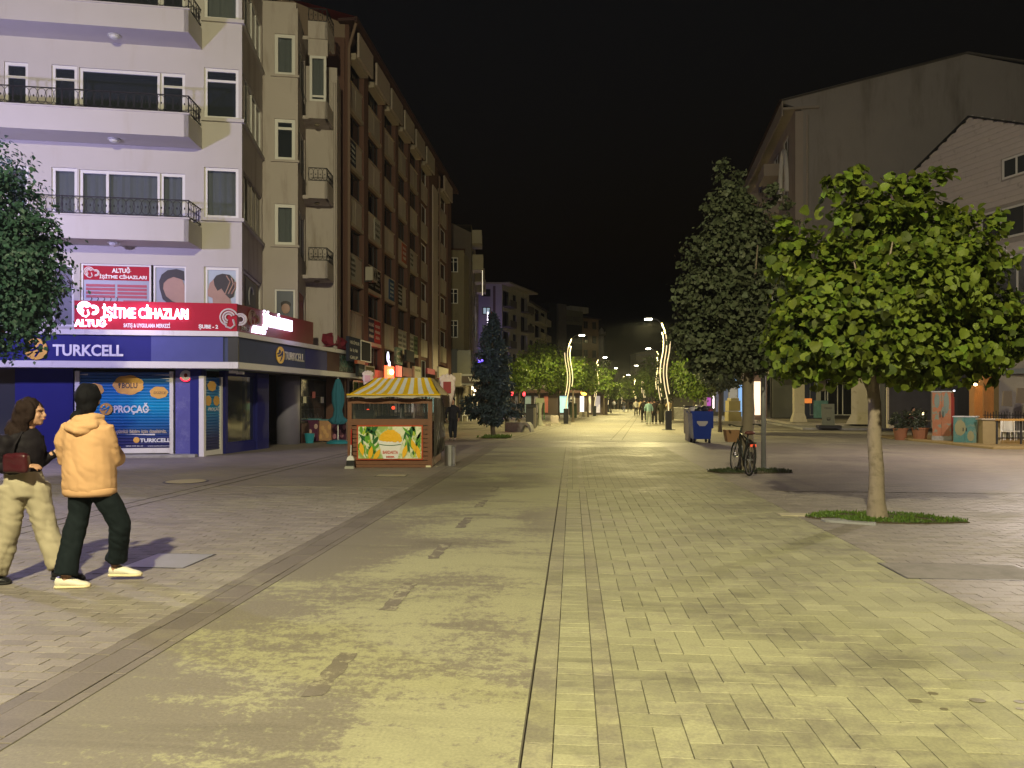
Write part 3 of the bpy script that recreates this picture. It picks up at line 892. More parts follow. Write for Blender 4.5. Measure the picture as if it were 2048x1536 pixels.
text('ALTUĞ', .3, CSF, fx(CSF, 503), 3.6, -.02, m_lit, sg2, width=fx(CSF, 530)-fx(CSF, 503), bold=.006, ext=.03, name='lit_lettering')
text('ŞUBE - 2', .14, CSF, fx(CSF, 483), 3.63, .01, m_white, sg2, width=.5)
q = MB(CSF); earlogo(q, fx(CSF, 508), 4.0, .4, -.0, .05); q.build('emblem', mat('dim_emblem', (.2, .12, .1), .5), sg2)
q = MB(CSF); q.vprism([(6.9, -.1), (8.4, -.15), (8.4, .5), (6.9, .6)], 3.55, 3.6)
q.ell((7.3, .2, 3.8), (.5, .3, .3)); q.ell((7.9, .1, 3.7), (.5, .3, .22)); q.ell((8.3, .0, 3.62), (.3, .2, .12))
q.v = [(x+noise.noise(Vector((x*4, y*4, z*4)))*.2, y, z+abs(noise.noise(Vector((x*4+9, y*4, z*5))))*.3) for x, y, z in q.v]
q.build('red_cloth_bundle', mat('red_cloth', (.16, .015, .03), .8, bump=.5, bs=8), loc=(*fpt(CSF, 7.6, .2), 3.545), label='dark red cloth bundle lying on the ledge past the lit side sign', cat='cloth')

# ---- shop front below the canopy
SH = (*fpt(CF, 0, .8), CF[2])                   # shop front frame, set back under the canopy
sx = lambda px: fx(SH, px)
zsh = lambda px, py: fz(SH, px, py)
c = MB(SH)
c.box(XFL, sx(-20), .3, .5, -.02, 2.52); c.box(sx(30), sx(146), 0, .2, -.02, 2.5)
c.build('blue_wall', m_blue, ab)
c = MB(SH); c.box(sx(-20), sx(30), .05, .2, .5, 2.5); c.build('dark_shop_window', M['greyglass'], ab)
c = MB(SH); c.box(sx(-20), sx(30), 0, .2, -.02, .5); c.build('window_base', M['concrete'], ab)
c = MB(SH); c.box(sx(352), sx(405), -.06, .5, -.02, 2.49); c.build('blue_pillar', m_pillar, ab)
# ceiling under the canopy, upper floor slab
c = MB(CF); c.box(XFL, -.02, .5, 3.0, 2.55, 2.6); c.fr = CSF; c.box(-.1, CL, .5, 2.6, 2.56, 2.61); c.build('canopy_soffit', m_stucco_shade, ab)
# roller shutter with its print
m_shut = bpy.data.materials.new('shutter_print'); m_shut.use_nodes = True
t = m_shut.node_tree; bb_ = t.nodes['Principled BSDF']; bb_.inputs['Roughness'].default_value = .4
gg = _n(t, 'ShaderNodeNewGeometry'); sxyz = _n(t, 'ShaderNodeSeparateXYZ'); mr_ = _n(t, 'ShaderNodeMapRange'); mr_.inputs[2].default_value = 2.5
rp = _n(t, 'ShaderNodeValToRGB')
t.links.new(gg.outputs['Position'], sxyz.inputs[0]); t.links.new(sxyz.outputs[2], mr_.inputs[0]); t.links.new(mr_.outputs[0], rp.inputs[0]); t.links.new(rp.outputs[0], bb_.inputs['Base Color'])
for i, (p, col) in enumerate(((0, (.012, .012, .07)), (.2, (.015, .02, .12)), (.42, (.0, .12, .35)), (.58, (.0, .27, .52)), (.74, (.0, .16, .42)), (1, (.015, .05, .22)))):
    e = rp.color_ramp.elements[i] if i < 2 else rp.color_ramp.elements.new(p)
    e.position = p; e.color = (*col, 1)
def shutter(x0, x1, z0, z1, fr, y):
    b = MB(fr); b.box(x0-.12, x0, y-.03, y+.12, -.02, z1+.02); b.box(x1, x1+.1, y-.03, y+.12, -.02, z1+.02); b.box(x0, x1, y-.02, y+.1, z0-.14, z0)
    s = b.build('shutter', m_ledge, ab)
    sl = MB(fr); n = int((z1-z0)/.085)
    for i in range(n):
        a, bz = z0+(z1-z0)*i/n, z0+(z1-z0)*(i+1)/n
        sl.face([(x0, y+.04, a), (x1, y+.04, a), (x1, y+.018, a+.03), (x0, y+.018, a+.03)])
        sl.face([(x0, y+.018, a+.03), (x1, y+.018, a+.03), (x1, y+.018, bz-.02), (x0, y+.018, bz-.02)])
        sl.face([(x0, y+.018, bz-.02), (x1, y+.018, bz-.02), (x1, y+.04, bz), (x0, y+.04, bz)])
    sl.build('shutter_slats', m_shut, s)
    return s
m_cloud = mat('cloud_print', (.62, .34, .07), .5, var=.1); m_cloudtx = mat('cloud_text', (.06, .05, .04), .5); m_wp = mat('white_print', (.62, .64, .68), .5)
s1 = shutter(sx(160), sx(340), zsh(250, 905)+.12, zsh(250, 744), SH, -.02)
def cloud(root, fr, cx, cz, w, h, y, mt, seed=0):
    q = MB(fr); pts = []
    for i in range(40):
        a = 2*math.pi*i/40; r = 1+.1*abs(math.sin(a*3.5+seed))
        pts.append((cx+w/2*math.cos(a)*r, cz+h/2*math.sin(a)*r))
    q.prism(pts, y-.004, y)
    return q.build('cloud_print', mt, root)
yy = -.006
cl = cloud(s1, SH, sx(257), zsh(257, 770), sx(286)-sx(228), .52, yy, m_cloud); text('BOLU', .21, SH, sx(244), zsh(257, 776), yy-.006, m_cloudtx, s1, width=sx(275)-sx(244), bold=.005)
q = MB(SH); q.ell((sx(239), yy-.006, zsh(239, 769)), (.035, .005, .045)); q.tube([(sx(239), yy-.006, zsh(239, 771)), (sx(239), yy-.006, zsh(239, 776))], .01, 4); q.build('pin_mark', m_cloudtx, s1)
cloud(s1, SH, sx(318), zsh(318, 785), sx(336)-sx(302), .32, yy, m_cloud, 1); text('DÜZCE', .1, SH, sx(308), zsh(318, 788), yy-.006, m_cloudtx, s1, width=sx(332)-sx(308))
cloud(s1, SH, sx(190), zsh(190, 780), sx(205)-sx(172), .36, yy, m_cloud, 2)
swirl_logo(s1, SH, sx(213), zsh(213, 818), .17, yy, m_cloud, m_shut)
text('PROÇAĞ', .28, SH, sx(228), zsh(265, 825), yy-.006, m_wp, s1, width=sx(303)-sx(228), bold=.01)
text('çünkü bizim için özelsiniz.', .15, SH, sx(233), zsh(280, 866), yy-.006, mat('tan_print', (.42, .36, .3), .5), s1, width=sx(334)-sx(233), bold=.004)
q = MB(SH); q.ell((sx(273), yy-.004, zsh(273, 880)), (.085, .004, .085), 16); q.build('emblem_dot', m_cloud, s1)
text('TURKCELL', .15, SH, sx(280), zsh(310, 884), yy-.006, m_wp, s1, width=sx(341)-sx(280), bold=.006)
text('0850 444 05 32      www.turkcell.com.tr', .055, SH, sx(252), zsh(300, 893), yy-.006, m_wp, s1, width=sx(341)-sx(252))
q = MB(SH)
for a, b, py in ((303, 345, 750), (322, 345, 757), (330, 345, 762), (156, 176, 749), (338, 344, 784), (250, 310, 869)):
    q.prism([(sx(a), zsh(a, py)), (sx(b), zsh(b, py+1.5)), (sx(b), zsh(b, py-1.5))], yy-.006, yy)
q.build('scratches', m_wp, s1)
# small round lit badge on the pillar
q = MB(SH); q.prism([(sx(374)+.16*math.cos(a), zsh(374, 752)+.16*math.sin(a)) for a in [2*math.pi*k/24 for k in range(24)]], -.13, -.06)
bd = q.build('round_badge', mat('badge_white', (.6, .6, .6), .4), loc=(*fpt(SH, sx(374), -.06), 2.1), label='small round white badge with a red rim low light on the blue pillar', cat='badge')
q = MB(SH); q.tube([(sx(374)+.15*math.cos(a), -.13, zsh(374, 752)+.15*math.sin(a)) for a in [R(200+10*k) for k in range(15)]], .02, 5); q.build('rim_light', glow('red_glow', (1, .03, .08), 1.5), bd)
q = MB(SH); q.ell((sx(374), -.135, zsh(374, 751)), (.05, .01, .06)); q.build('badge_mark', m_redd, bd)
# kerb step under the shutter
q = MB(SH); q.bbox(sx(60), sx(400), -.55, .1, -.02, .07, .02); q.build('door_step', M['concrete'], ab)

# ---- side shop front (line along the side street)
SD = (-8.72, 21.55, math.atan2(.992, .124))
dx_ = lambda px: fx(SD, px)
dz_ = lambda px, py: fz(SD, px, py)
s2 = shutter(dx_(413)+.1, dx_(450)-.1, .15, 2.28, SD, .1)
for px, py, w in ((431, 771, .45), (424, 803, .32), (440, 803, .32)): cloud(s2, SD, dx_(px), 2.28-(py-752)*.0135, w, .28, .112, m_cloud, px)
text('PROÇAĞ', .14, SD, dx_(424), 1.3, .106, m_wp, s2, width=.62)
q = MB(SD); q.box(.12, dx_(413), .15, .5, -.02, 2.5); q.build('blue_wall', m_blue, ab)
q = MB(SD); q.box(dx_(451), dx_(456), -.0, .2, 0, 2.5); q.box(dx_(456), dx_(512), .0, .2, -.02, .28); q.box(dx_(456), dx_(512), .0, .2, 2.4, 2.5); q.build('blue_trim', m_blue, ab)
wg = window(ab, SD, dx_(456), dx_(512), .28, 2.4, y=.05, fw=.05, fm=m_blue, pm=M['shopglass'], backing=False, name='shop_window')
q = MB(SD); q.box(dx_(457), dx_(535), 1.6, 1.7, -.02, 2.5); q.build('inner_wall', M['dark_room'], ab)
q = MB(SD); q.box(dx_(470), dx_(473), .6, .7, 1.5, 2.05); q.build('strip_light', glow('inner_strip', (.6, 1, .9), 3), ab)
q = MB(SD); q.box(dx_(512), dx_(535), -.05, .3, -.02, 2.5); q.build('blue_column', m_blue, ab)
q = MB(SD); q.box(dx_(535), dx_(580), .8, .9, -.02, 2.5); q.build('recessed_blue_door', mat('night_blue_panel', (.012, .014, .06), .4), ab)
q = MB(SD); q.lathe([(.42, -.02), (.42, 2.5)], dx_(592), .3, 20); q.build('round_column', mat('lilac_column', (.2, .19, .26), .6, var=.2, vs=2), ab, smooth=True)
shopw = window(ab, SD, dx_(604), dx_(668), .75, 2.45, y=.05, fw=.05, fm=M['dark_metal'], pm=M['shopglass'], backing=True, name='shop_window')
r9 = random.Random(9)
for i in range(14):
    q = MB(SD); xx = dx_(606)+(dx_(666)-dx_(606))*i/14; hh = r9.uniform(.12, .4); q.lathe([(.05, .78), (.06, .78+hh*.6), (.02, .78+hh)], xx+.1, .28, 7)
    q.build('display_bottle', [M['curtain'], m_ledge, m_white][i % 3], ab)
for z in (1.25, 1.75):
    q = MB(SD); q.box(dx_(606), dx_(666), .3, .42, z, z+.02); q.build('display_shelf', M['steel'], ab)
for i in range(3):
    q = MB(SD); xx = dx_(608)+i*.9; q.box(xx, xx+.32, .04, .046, 1.5+.2*(i % 2), 1.75+.2*(i % 2)); q.build('window_sticker', [m_white, m_prose, m_ledge][i], ab)
q = MB(SD); q.box(dx_(604), dx_(668), .0, .3, -.02, .74); q.build('window_base', mat('mottled_base', (.09, .05, .05), .7), ab)
q = MB(SD); q.box(dx_(668), CL+3.2, .3, .5, -.02, 2.5); q.build('dark_shop_wall', mat('dark_brown_wall', (.05, .035, .03), .7), ab)
q = MB(SD); q.box(dx_(680), dx_(686), .1, .28, .7, 2.5); q.build('vertical_sign', mat('maroon_strip', (.08, .04, .02), .6), ab)
for i, ch in enumerate('BAYKAN'): text(ch, .26, SD, dx_(680)+.12, 2.28-i*.29, .09, mat('amber_letters', (.5, .33, .03), .5) if i == 0 else bpy.data.materials['amber_letters'], ab, width=.24)
q = MB(SD); q.box(dx_(672), dx_(690), .2, .3, 2.2, 2.35); q.build('red_shop_band', m_redd, ab)
cam1 = MB(CF)
cam1.box(-.28, -.05, .42, .5, 2.38, 2.46); cam1.tube([(-.2, .6, 2.5), (-.2, .5, 2.42)], .02, 6); cam1.box(.0-.12, .0+.1, .6, .68, 2.36, 2.44)
cam1.build('security_camera', m_ledge, loc=(*fpt(CF, -.15, .5), 2.36), label='small white security camera under the canopy corner', cat='camera')
# ------------------------------------------------------------------ brown office building
C1 = (-6.88, 30.9, math.atan2(.996, .0895))
fb = thing('office_building', 'tall brown office block with rows of pale panels and rented-office signs', 'building', (-6.88, 30.9, 0))
m_brown = mat('brown_render', (.115, .06, .046), .85, var=.12, vs=1.5, bump=.2, bs=60, col2=(.07, .042, .032), lo=.55, hi=.8, ns=1.4, streak=True)
m_brownl = mat('light_brown_edge', (.19, .13, .1), .85, var=.1)
m_panel = mat('cream_panel', (.36, .31, .27), .6, var=.08, vs=2, rand='obj', ra=.14, col2=(.2, .155, .12), lo=.55, hi=.8, ns=2, streak=True)
m_sillb = mat('cream_sill', (.33, .28, .22), .7, var=.1)
m_gable = mat('gable_render', (.2, .15, .115), .9, var=.1, vs=1, bump=.2, bs=50)
BH = 17.1
bays = [(694, 721), (732, 757), (764, 785), (792, 809.5), (816, 832), (838, 853), (875, 891)]
bx = [(fx(C1, a), fx(C1, b)) for a, b in bays]
LEN = fx(C1, 900)
zt = [14.98 - 2.4*k for k in range(5)]          # spandrel tops: windows stand on them
ops = []
for i, (a, b) in enumerate(bx):
    for k, z in enumerate(zt): ops.append((a, b, z, z+1.12))
    ops.append((a, b, zt[-1]-2.4, zt[-1]-1.3))
w = MB(C1); wall(w, 0, LEN, -.02, BH, ops, rev=.3)
# gable end facing the camera and back
w.fr = (C1[0], C1[1], C1[2]-R(90))
w.build('wall', m_brown, fb)
g = MB((C1[0], C1[1], R(5)))
g.prism([(-9, 0), (-.003, 0), (-.003, BH), (-4.6, BH+1.9), (-9, BH+1.2)], .0, .3)
g.build('gable_wall', m_gable, fb)
g = MB((C1[0], C1[1], R(5))); g.box(-.75, -.0, -.12, -.003, 0, BH-.6); g.build('corner_pilaster', m_brown, fb)
g = MB(C1); g.box(-.3, LEN+.3, -.55, .2, BH, BH+.12); g.box(-.3, LEN+.3, -.6, -.5, BH-.05, BH+.16)
g.build('eaves', mat('red_brown_eaves', (.05, .022, .02), .7), fb)
g = MB(C1); g.face([(-.3, -.6, BH+.13), (LEN+.3, -.6, BH+.13), (LEN+.3, 5, BH+1.9), (-.3, 5, BH+1.9)]); g.box(0, LEN, .35, .4, 0, BH); g.box(LEN-.3, LEN, .3, 8, 0, BH)
g.build('roof', m_redd, fb)
pil = MB(C1)
edges = [0] + [v for b in bx for v in b] + [LEN]
for i in range(0, len(edges), 2):
    a, b = edges[i], edges[i+1]
    if i == 0: b = min(b, .3)
    pil.box(a, a+(b-a)*.78, -.16, -.002, 3.0, BH-.01)
pil.build('pilasters', m_brown, fb)
pl = MB(C1); a, b = fx(C1, 859), fx(C1, 869); pl.box(a, b, -.24, -.17, 3.5, BH-1.6); pl.build('pale_pilaster', m_panel, fb)
print_m = [mat('print_navy', (.03, .035, .06), .8, spec=.1), mat('print_blue', (.03, .07, .16), .8, spec=.1), mat('print_red', (.28, .025, .03), .8, spec=.1), mat('print_orange', (.3, .08, .05), .8, spec=.1), mat('print_black', (.02, .02, .02), .8, spec=.1), mat('print_white', (.34, .33, .3), .8, spec=.1), mat('print_green', (.1, .13, .07), .8, spec=.1)]
m_tx = mat('sign_text_pale', (.45, .44, .38), .5)
winp = None
r2 = random.Random(5)
signspec = {(0, 1): (0, None), (1, 2): (None, 5), (0, 3): (5, None), (1, 4-1): (4, 4), (2, 3): (None, 1), (3, 2): (None, 3), (3, 3): (4, None), (1, 4): (0, 2), (4, 2): (5, None), (3, 4): (5, 5), (4, 4): (5, 6)}
def rowtext(root, fr, x0, x1, z0, z1, y, n=4, tx=None, words=('AVUKAT', 'MUHASEBE', 'DİŞ KLİNİĞİ', 'SİGORTA', 'BÜRO', 'MİMARLIK')):
    for j in range(n):
        h = (z1-z0)/(n+.6)
        wd = (x1-x0)*r2.uniform(.6, .88)
        text(r2.choice(words), h*.72, fr, x0+(x1-x0-wd)/2, z1-h*(j+1), y, tx or m_tx, root, width=wd, ext=.002)
frame_mesh = {}
for i, (a, b) in enumerate(bx):
    for k in range(6):
        z = zt[k] if k < 5 else zt[4]-2.4
        if k == 5 and i > 5: continue
        window(fb, C1, a, b, z, z+1.12, y=.06, fw=.045, vs=(.38, .7) if i in (1, 3) else (.5,), fm=M['dark_metal'] if i < 5 else M['white_frame'], pm=M['darkglass'], backing=False)
        # spandrel below this window
        if k < 6:
            zb = z-1.1
            mid = (a+b)/2
            for h, (p, q) in enumerate(((a+.03, mid-.03), (mid+.03, b-.03))):
                s = signspec.get((i, k), (None, None))[h]
                pn = MB(C1); pn.box(p, q, -.07 if s is None else -.1, -.0, zb+.0, z-.05)
                pn_o = pn.build('panel' if s is None else 'office_sign', m_panel if s is None else print_m[s], fb)
                if s is not None:
                    dark = s in (0, 1, 2, 3, 4)
                    rowtext(pn_o, C1, p, q, zb+.05, z-.1, -.105, n=3+(k % 2), tx=m_tx if dark else print_m[4])
            if i < 5:
                sl = MB(C1)
                sl.box(a, b, -.14, .0, zb-.17, zb-.01); sl.build('ledge', m_sillb, fb)
                sl = MB(C1); sl.box(a, b, -.12, .1, z-.045, z-.0); sl.build('sill', m_sillb, fb)
    # pale boards under the eaves and a blind box
    q = MB(C1); q.box(a+.25, b+.45, -.45, -.36, BH-1.15, BH-.12); q.build('panel', m_panel, fb)
    q = MB(C1); q.box(a+.05, b-.05, -.36, .0, BH-1.32, BH-1.05); q.build('blind_box', m_sillb, fb)
dp = MB(C1); dp.tube([(fx(C1, 870), -.3, 4), (fx(C1, 870), -.3, BH-.5)], .06, 8); dp.tube([(-.1, -.2, 3.5), (-.1, -.2, BH-1), (-.1, -.5, BH)], .06, 8); dp.build('drain_pipe', m_brownl, fb)
# air conditioner between bays 1 and 2
X0 = fx(C1, 726)
ac = thing('air_conditioner', 'boxy outdoor air conditioning unit hung between two office windows', 'air conditioner', (*fpt(C1, X0, -.4), 6.9))
q = MB(C1); q.bbox(X0-.4, X0+.4, -.55, -.22, 6.9, 7.5, .02); q.build('casing', mat('ac_casing', (.35, .32, .27), .5), ac)
q = MB(C1)
for rr in (.1, .17, .24): q.tube([(X0+.05+rr*math.cos(t_), -.56, 7.2+rr*math.sin(t_)) for t_ in [2*math.pi*k/16 for k in range(17)]], .01, 4)
q.build('fan_grille', M['dark_metal'], ac)
q = MB(C1); q.box(X0-.35, X0-.3, -.5, .0, 6.84, 6.9); q.box(X0+.3, X0+.35, -.5, 0, 6.84, 6.9); q.build('bracket', M['dark_metal'], ac)

# signs on the lower storeys: each a sign of its own
def sign(px0, px1, pyt, pyb, mt, label, d=-.45, lines=(), tx=None, th=.12, fr=C1, name='sign_board', box=False, frame=None):
    x0, x1 = fx(fr, px0, d), fx(fr, px1, d)
    pm = px0
    z1, z0 = fz(fr, pm, pyt, d), fz(fr, pm, pyb, d)
    q = MB(fr); q.box(x0, x1, d, d+th, z0, z1)
    o = q.build(name, mt, loc=(*fpt(fr, (x0+x1)/2, d), z0), label=label, cat='sign')
    if frame:
        q = MB(fr); q.box(x0-.05, x1+.05, d-.02, d+th+.01, z1, z1+.05); q.box(x0-.05, x1+.05, d-.02, d+th+.01, z0-.05, z0); q.box(x0-.05, x0, d-.02, d+th, z0, z1); q.box(x1, x1+.05, d-.02, d+th, z0, z1)
        q.build('frame', frame, o)
    n = len(lines)
    for j, s in enumerate(lines):
        h = (z1-z0)/(n+.3)
        text(s, h*.62, fr, x0+(x1-x0)*.08, z1-h*(j+.95), d-.006, tx or m_tx, o, width=(x1-x0)*.82*(1 if j == 0 else .8), ext=.003)
    return o
LF = (-6.3, 30.95, math.atan2(.996, .06))       # line of hanging signs above the shops
m_dkgrey = mat('dark_grey_board', (.03, .034, .038), .8, spec=.1)
sign(698, 721, 672, 722, print_m[0], 'dark navy office sign with white lettering beyond the canopy end', lines=('HEKİMLER', 'Göz · Diş · Kulak', 'GRUP'), d=-.8)
sign(722, 741, 682, 720, m_dkgrey, 'blank dark grey sign in a thin pale frame between two printed signs', d=-.8, frame=M['white_frame'])
sign(717, 729, 727, 752, m_dkgrey, 'small dark shop sign under the orange band', d=-.9, lines=('TOYO',), tx=mat('teal_dim', (.1, .16, .15), .5))
sign(715, 730, 720, 727, mat('orange_band', (.38, .08, .03), .5), 'narrow orange shop band under the navy sign', d=-.95)
sign(731, 748, 733, 748, mat('gold_board', (.09, .07, .02), .8, spec=.1), 'dark gold shop sign just left of the red lit sign', d=-.9, lines=('KAHVECİ',), tx=mat('gold_tx', (.25, .19, .04), .5), frame=m_sillb)
m_redlamp = glow('red_lamp', (1, .05, .015), 7); m_hot = glow('hot_lamp', (1, .35, .12), 20)
ls = sign(774, 788, 731, 756, m_redlamp, 'glowing red shop light box above the striped kiosk roof', d=-1.0, name='light_box')
x0 = fx(C1, 776, -1.01); x1 = fx(C1, 786, -1.01)
q = MB(C1); q.ell(((x0+x1)/2, -1.06, fz(C1, 781, 744, -1)), ((x1-x0)*.4, .05, .13)); q.build('hot_core', m_hot, ls)
sign(796, 804, 731, 753, glow('salmon_panel', (.9, .22, .16), .55), 'thin salmon pink lit panel right of the glowing red box', d=-1.0)
q = MB(C1); x = fx(C1, 776, -.9); z = fz(C1, 776, 714, -.9); q.ell((x, -.9, z), (.12, .05, .25)); q.ell((x+.25, -.9, z-.35), (.1, .05, .2))
q.build('neon_mark', glow('white_violet', (.75, .75, 1), 3), loc=(*fpt(C1, x, -.9), z-.3), label='two small white neon shapes above the red light box', cat='neon')
sign(793, 805, 694, 728, mat('green_white_print', (.17, .2, .15), .6, col2=(.05, .12, .08), lo=.45, hi=.5, ns=4), 'upright pale green banner between the lower office signs', d=-.7, lines=('A', 'B', 'C'))
sign(813, 829, 699, 722, m_dkgrey, 'dark upright sign hung over the middle shops', d=-1.0)
sign(806, 827, 734, 752, mat('maroon_board', (.09, .03, .035), .6), 'maroon shop sign right of the salmon panel', d=-.9)
sign(829, 842, 732, 756, mat('cream_board', (.3, .28, .2), .6), 'cream shop sign with green lettering past the maroon one', d=-1.0, lines=('SADE', ' '), tx=print_m[6])
sign(855, 870, 736, 747, mat('crimson_band', (.3, .03, .06), .5), 'crimson awning band over a far shop of the brown block', d=-1.1)
sign(878, 897, 733, 756, mat('white_box_sign', (.4, .36, .3), .5), 'white box sign at the far end of the brown block', d=-1.0)
# shop fronts of the ground floor
q = MB(C1)
q.box(0, LEN, -.35, -.2, 2.5, 3.0); q.build('shop_band', mat('shop_band', (.12, .1, .08), .6), fb)
for i in range(8):
    a, b = .3+i*3.05, .3+i*3.05+2.7
    window(fb, C1, a, min(b, LEN-.1), .1, 2.45, y=-.25, fw=.07, vs=(.3, .62), fm=M['dark_metal'], pm=M['darkglass'], backing=False, name='shop_window')

# ------------------------------------------------------------------ further buildings on the left
def simple_block(name, label, fr, length, depth, height, mt, storeys, bays_, zo=3.4, winw=.5, fmat=None, pm=None, rooft=None, roofh=1.0, balc=(), front=None, overhang=.4, groundm=None, gable=None):
    """block whose street side is plane y=0 of fr (x along the street); each window is a part"""
    root = thing(name, label, 'building', (*fpt(fr, 0, 0), 0))
    ops = []
    sh = (height-zo)/storeys
    bw = length/bays_
    for k in range(storeys):
        for i in range(bays_):
            if (i in balc): ops.append((bw*i+bw*.08, bw*i+bw*.92, zo+sh*k+.15, zo+sh*k+sh*.86, 1))
            else: ops.append((bw*i+bw*(.5-winw/2), bw*i+bw*(.5+winw/2), zo+sh*k+sh*.3, zo+sh*k+sh*.82, 0))
    w = MB(fr); wall(w, 0, length, 0, height, ops, rev=.2)
    w.face([(0, depth, 0), (0, 0, 0), (0, 0, height), (0, depth, height)]) if not gable else None
    w.face([(length, 0, 0), (length, depth, 0), (length, depth, height), (length, 0, height)])
    w.build('wall', mt, root)
    for o in ops:
        if o[4]:
            q = MB(fr); q.box(o[0], o[1], -.9, .0, o[2]-.14, o[2]); q.box(o[0], o[1], -.9, -.82, o[2], o[2]+.75); q.build('balcony', mt, root)
            q = MB(fr); q.box(o[0], o[1], .6, .65, o[2], o[3]); q.build('balcony_glazing', M['darkglass'], root)
        else:
            window(root, fr, *o[:4], y=.06, fw=.07, vs=(.5,), fm=fmat or M['white_frame'], pm=pm or M['darkglass'], backing=False)
    r = MB(fr)
    r.box(-overhang, length+overhang, -overhang, depth*.5, height, height+.15)
    r.face([(-overhang, -overhang, height+.15), (length+overhang, -overhang, height+.15), (length, depth*.5, height+.15+roofh), (0, depth*.5, height+.15+roofh)])
    r.face([(0, depth*.5, height+.15+roofh), (-overhang, -overhang, height+.15), (-overhang, depth, height+.15)])
    r.build('roof', rooft or m_redd, root)
    return root
m_beige = mat('old_beige_render', (.2, .175, .12), .9, var=.12, vs=1, bump=.2, bs=40, col2=(.12, .1, .07), lo=.5, hi=.75, ns=1, streak=True)
m_pale = mat('pale_grey_render', (.27, .26, .22), .9, var=.1, vs=.8, col2=(.1, .095, .08), lo=.55, hi=.8, ns=.8, streak=True)
m_violet_lit = mat('violet_lit_render', (.27, .25, .3), .9, var=.08)  # violet light on the end wall put into its render colour
# beige block: front-facing flank with windows, then street side
b3 = thing('beige_building', 'old beige block with a stepped roofline past the brown offices', 'building', (gx(897, 58), 58, 0))
FA = (gx(880, 58), 58.0, R(6)); X1 = fx(FA, 928)
def z58(py): return gz(py, 58)
ops = [(fx(FA, 898), fx(FA, 916), z58(b), z58(a)) for a, b in ((514, 544), (577, 607), (640, 675))]
w = MB(FA); wall(w, 0, X1, 0, z58(500), ops)
w.fr = (*fpt(FA, X1, 0), R(84)); wall(w, 0, 4, 0, z58(505), [])
w.fr = FA; w.box(0, X1, .01, 4, z58(500), z58(499))
w.build('wall', m_beige, b3)
for o in ops: window(b3, FA, *o, y=.05, fw=.07, vs=(.5,), hs=(.7,), pm=M['darkglass'], backing=False)
w = MB(FA); w.box(-1, X1+.1, -.15, 4, z58(500)+.02, z58(500)+.12); w.build('roof', mat('dark_red_roof', (.06, .025, .02), .8), b3)
w = MB(FA); w.prism([(fx(FA, 885, 2), 0), (fx(FA, 943, 2), 0), (fx(FA, 943, 2), gz(463, 60)), (fx(FA, 905, 2), gz(445, 60)), (fx(FA, 885, 2), gz(445, 60))], 2.2, 3.5); w.build('tall_wing', mat('brown_wing', (.12, .1, .085), .9), b3)
SB = (gx(943, 61), 61.0, math.atan2(24, (gx(958, 85)-gx(943, 61))))
ln = fx(SB, 957)
ops = [(ln*(.04+.24*i), ln*(.04+.24*i)+ln*.12, 4.5+2.9*k, 6.0+2.9*k) for i in range(4) for k in range(4)]
w = MB(SB); wall(w, 0, ln, 0, 15.9, ops); w.face([(0, 0, 15.9), (ln, 0, 15.9), (ln, 3, 15.9), (0, 3, 15.9)]); w.build('street_wall', m_beige, b3)
for o in ops: window(b3, SB, *o, y=.05, fw=.08, vs=(.5,), pm=M['darkglass'], backing=False)
w = MB(SB)
for i in range(3): w.box(ln*(.1+.3*i), ln*(.1+.3*i)+1.5, -.9, 0, 12.6, 13.9)
w.box(1, 3.5, -.8, 0, 14.6, 15.7); w.build('bay', mat('bay_render', (.36, .33, .26), .85), b3)
q = MB(SB); q.box(2.4, 2.5, -.86, -.82, 10.5, 13.2); q.build('lit_slit', glow('warm_slit', (1, .85, .6), 1.2), b3)
for zz, s_, lab in ((8.9, .22, 'upright white glowing sign on the dim beige facade'), (8.0, .1, 'tiny greenish lamp below the upright glowing sign')):
    q = MB(SB); q.box(ln*.55, ln*.55+.5, -1.2, -1.1, zz, zz+s_*6); q.build('neon_sign', glow('violet_white', (.9, .8, 1), 4) if zz > 8.5 else glow('green_white', (.6, 1, .6), 3), loc=(*fpt(SB, ln*.55, -1.1), zz), label=lab, cat='sign')
# low dark shop boxes at its foot
q = MB((0, 0, 0)); q.box(gx(902, 56), gx(914, 56), 56, 60, gz(756, 56), gz(698, 56)); q.build('dark_shop_box', mat('near_black_panel', (.012, .014, .02), .4), b3)
q = MB((0, 0, 0)); q.box(gx(914, 56), gx(941, 56), 56.2, 60, gz(748, 56), gz(700, 56)); q.build('olive_glazing', mat('olive_glass', (.1, .095, .05), .3, var=.3, vs=2), b3)
q = MB((0, 0, 0)); q.box(gx(905, 54), gx(921, 54), 54, 58, gz(773, 54), gz(746, 54)); q.build('shop_fascia', mat('beige_fascia', (.34, .3, .24), .6), b3)
q = MB((0, 0, 0)); q.box(gx(921, 55), gx(958, 55), 55, 58, gz(770, 55), gz(748, 55)); q.build('shop_fascia', mat('grey_fascia', (.3, .3, .3), .6), b3)
q = MB((0, 0, 0)); q.box(gx(924, 54.9), gx(956, 54.9), 54.85, 55, gz(766, 55), gz(752, 55)); q.build('fascia_panel', mat('dull_brown_panel', (.05, .035, .03), .5), b3)
text('Vakko', .5, (0, 0, 0), gx(936, 54.8), gz(763, 54.8), 54.83, mat('dim_white', (.5, .5, .5), .5), b3)
for i, px in enumerate((905, 910, 917, 924)):
    q = MB((0, 0, 0)); q.box(gx(px, 58), gx(px+1.3, 58), 58, 58.2, 0, 4); q.build('shop_mullion', M['white_frame'] if i < 2 else M['dark_metal'], b3)

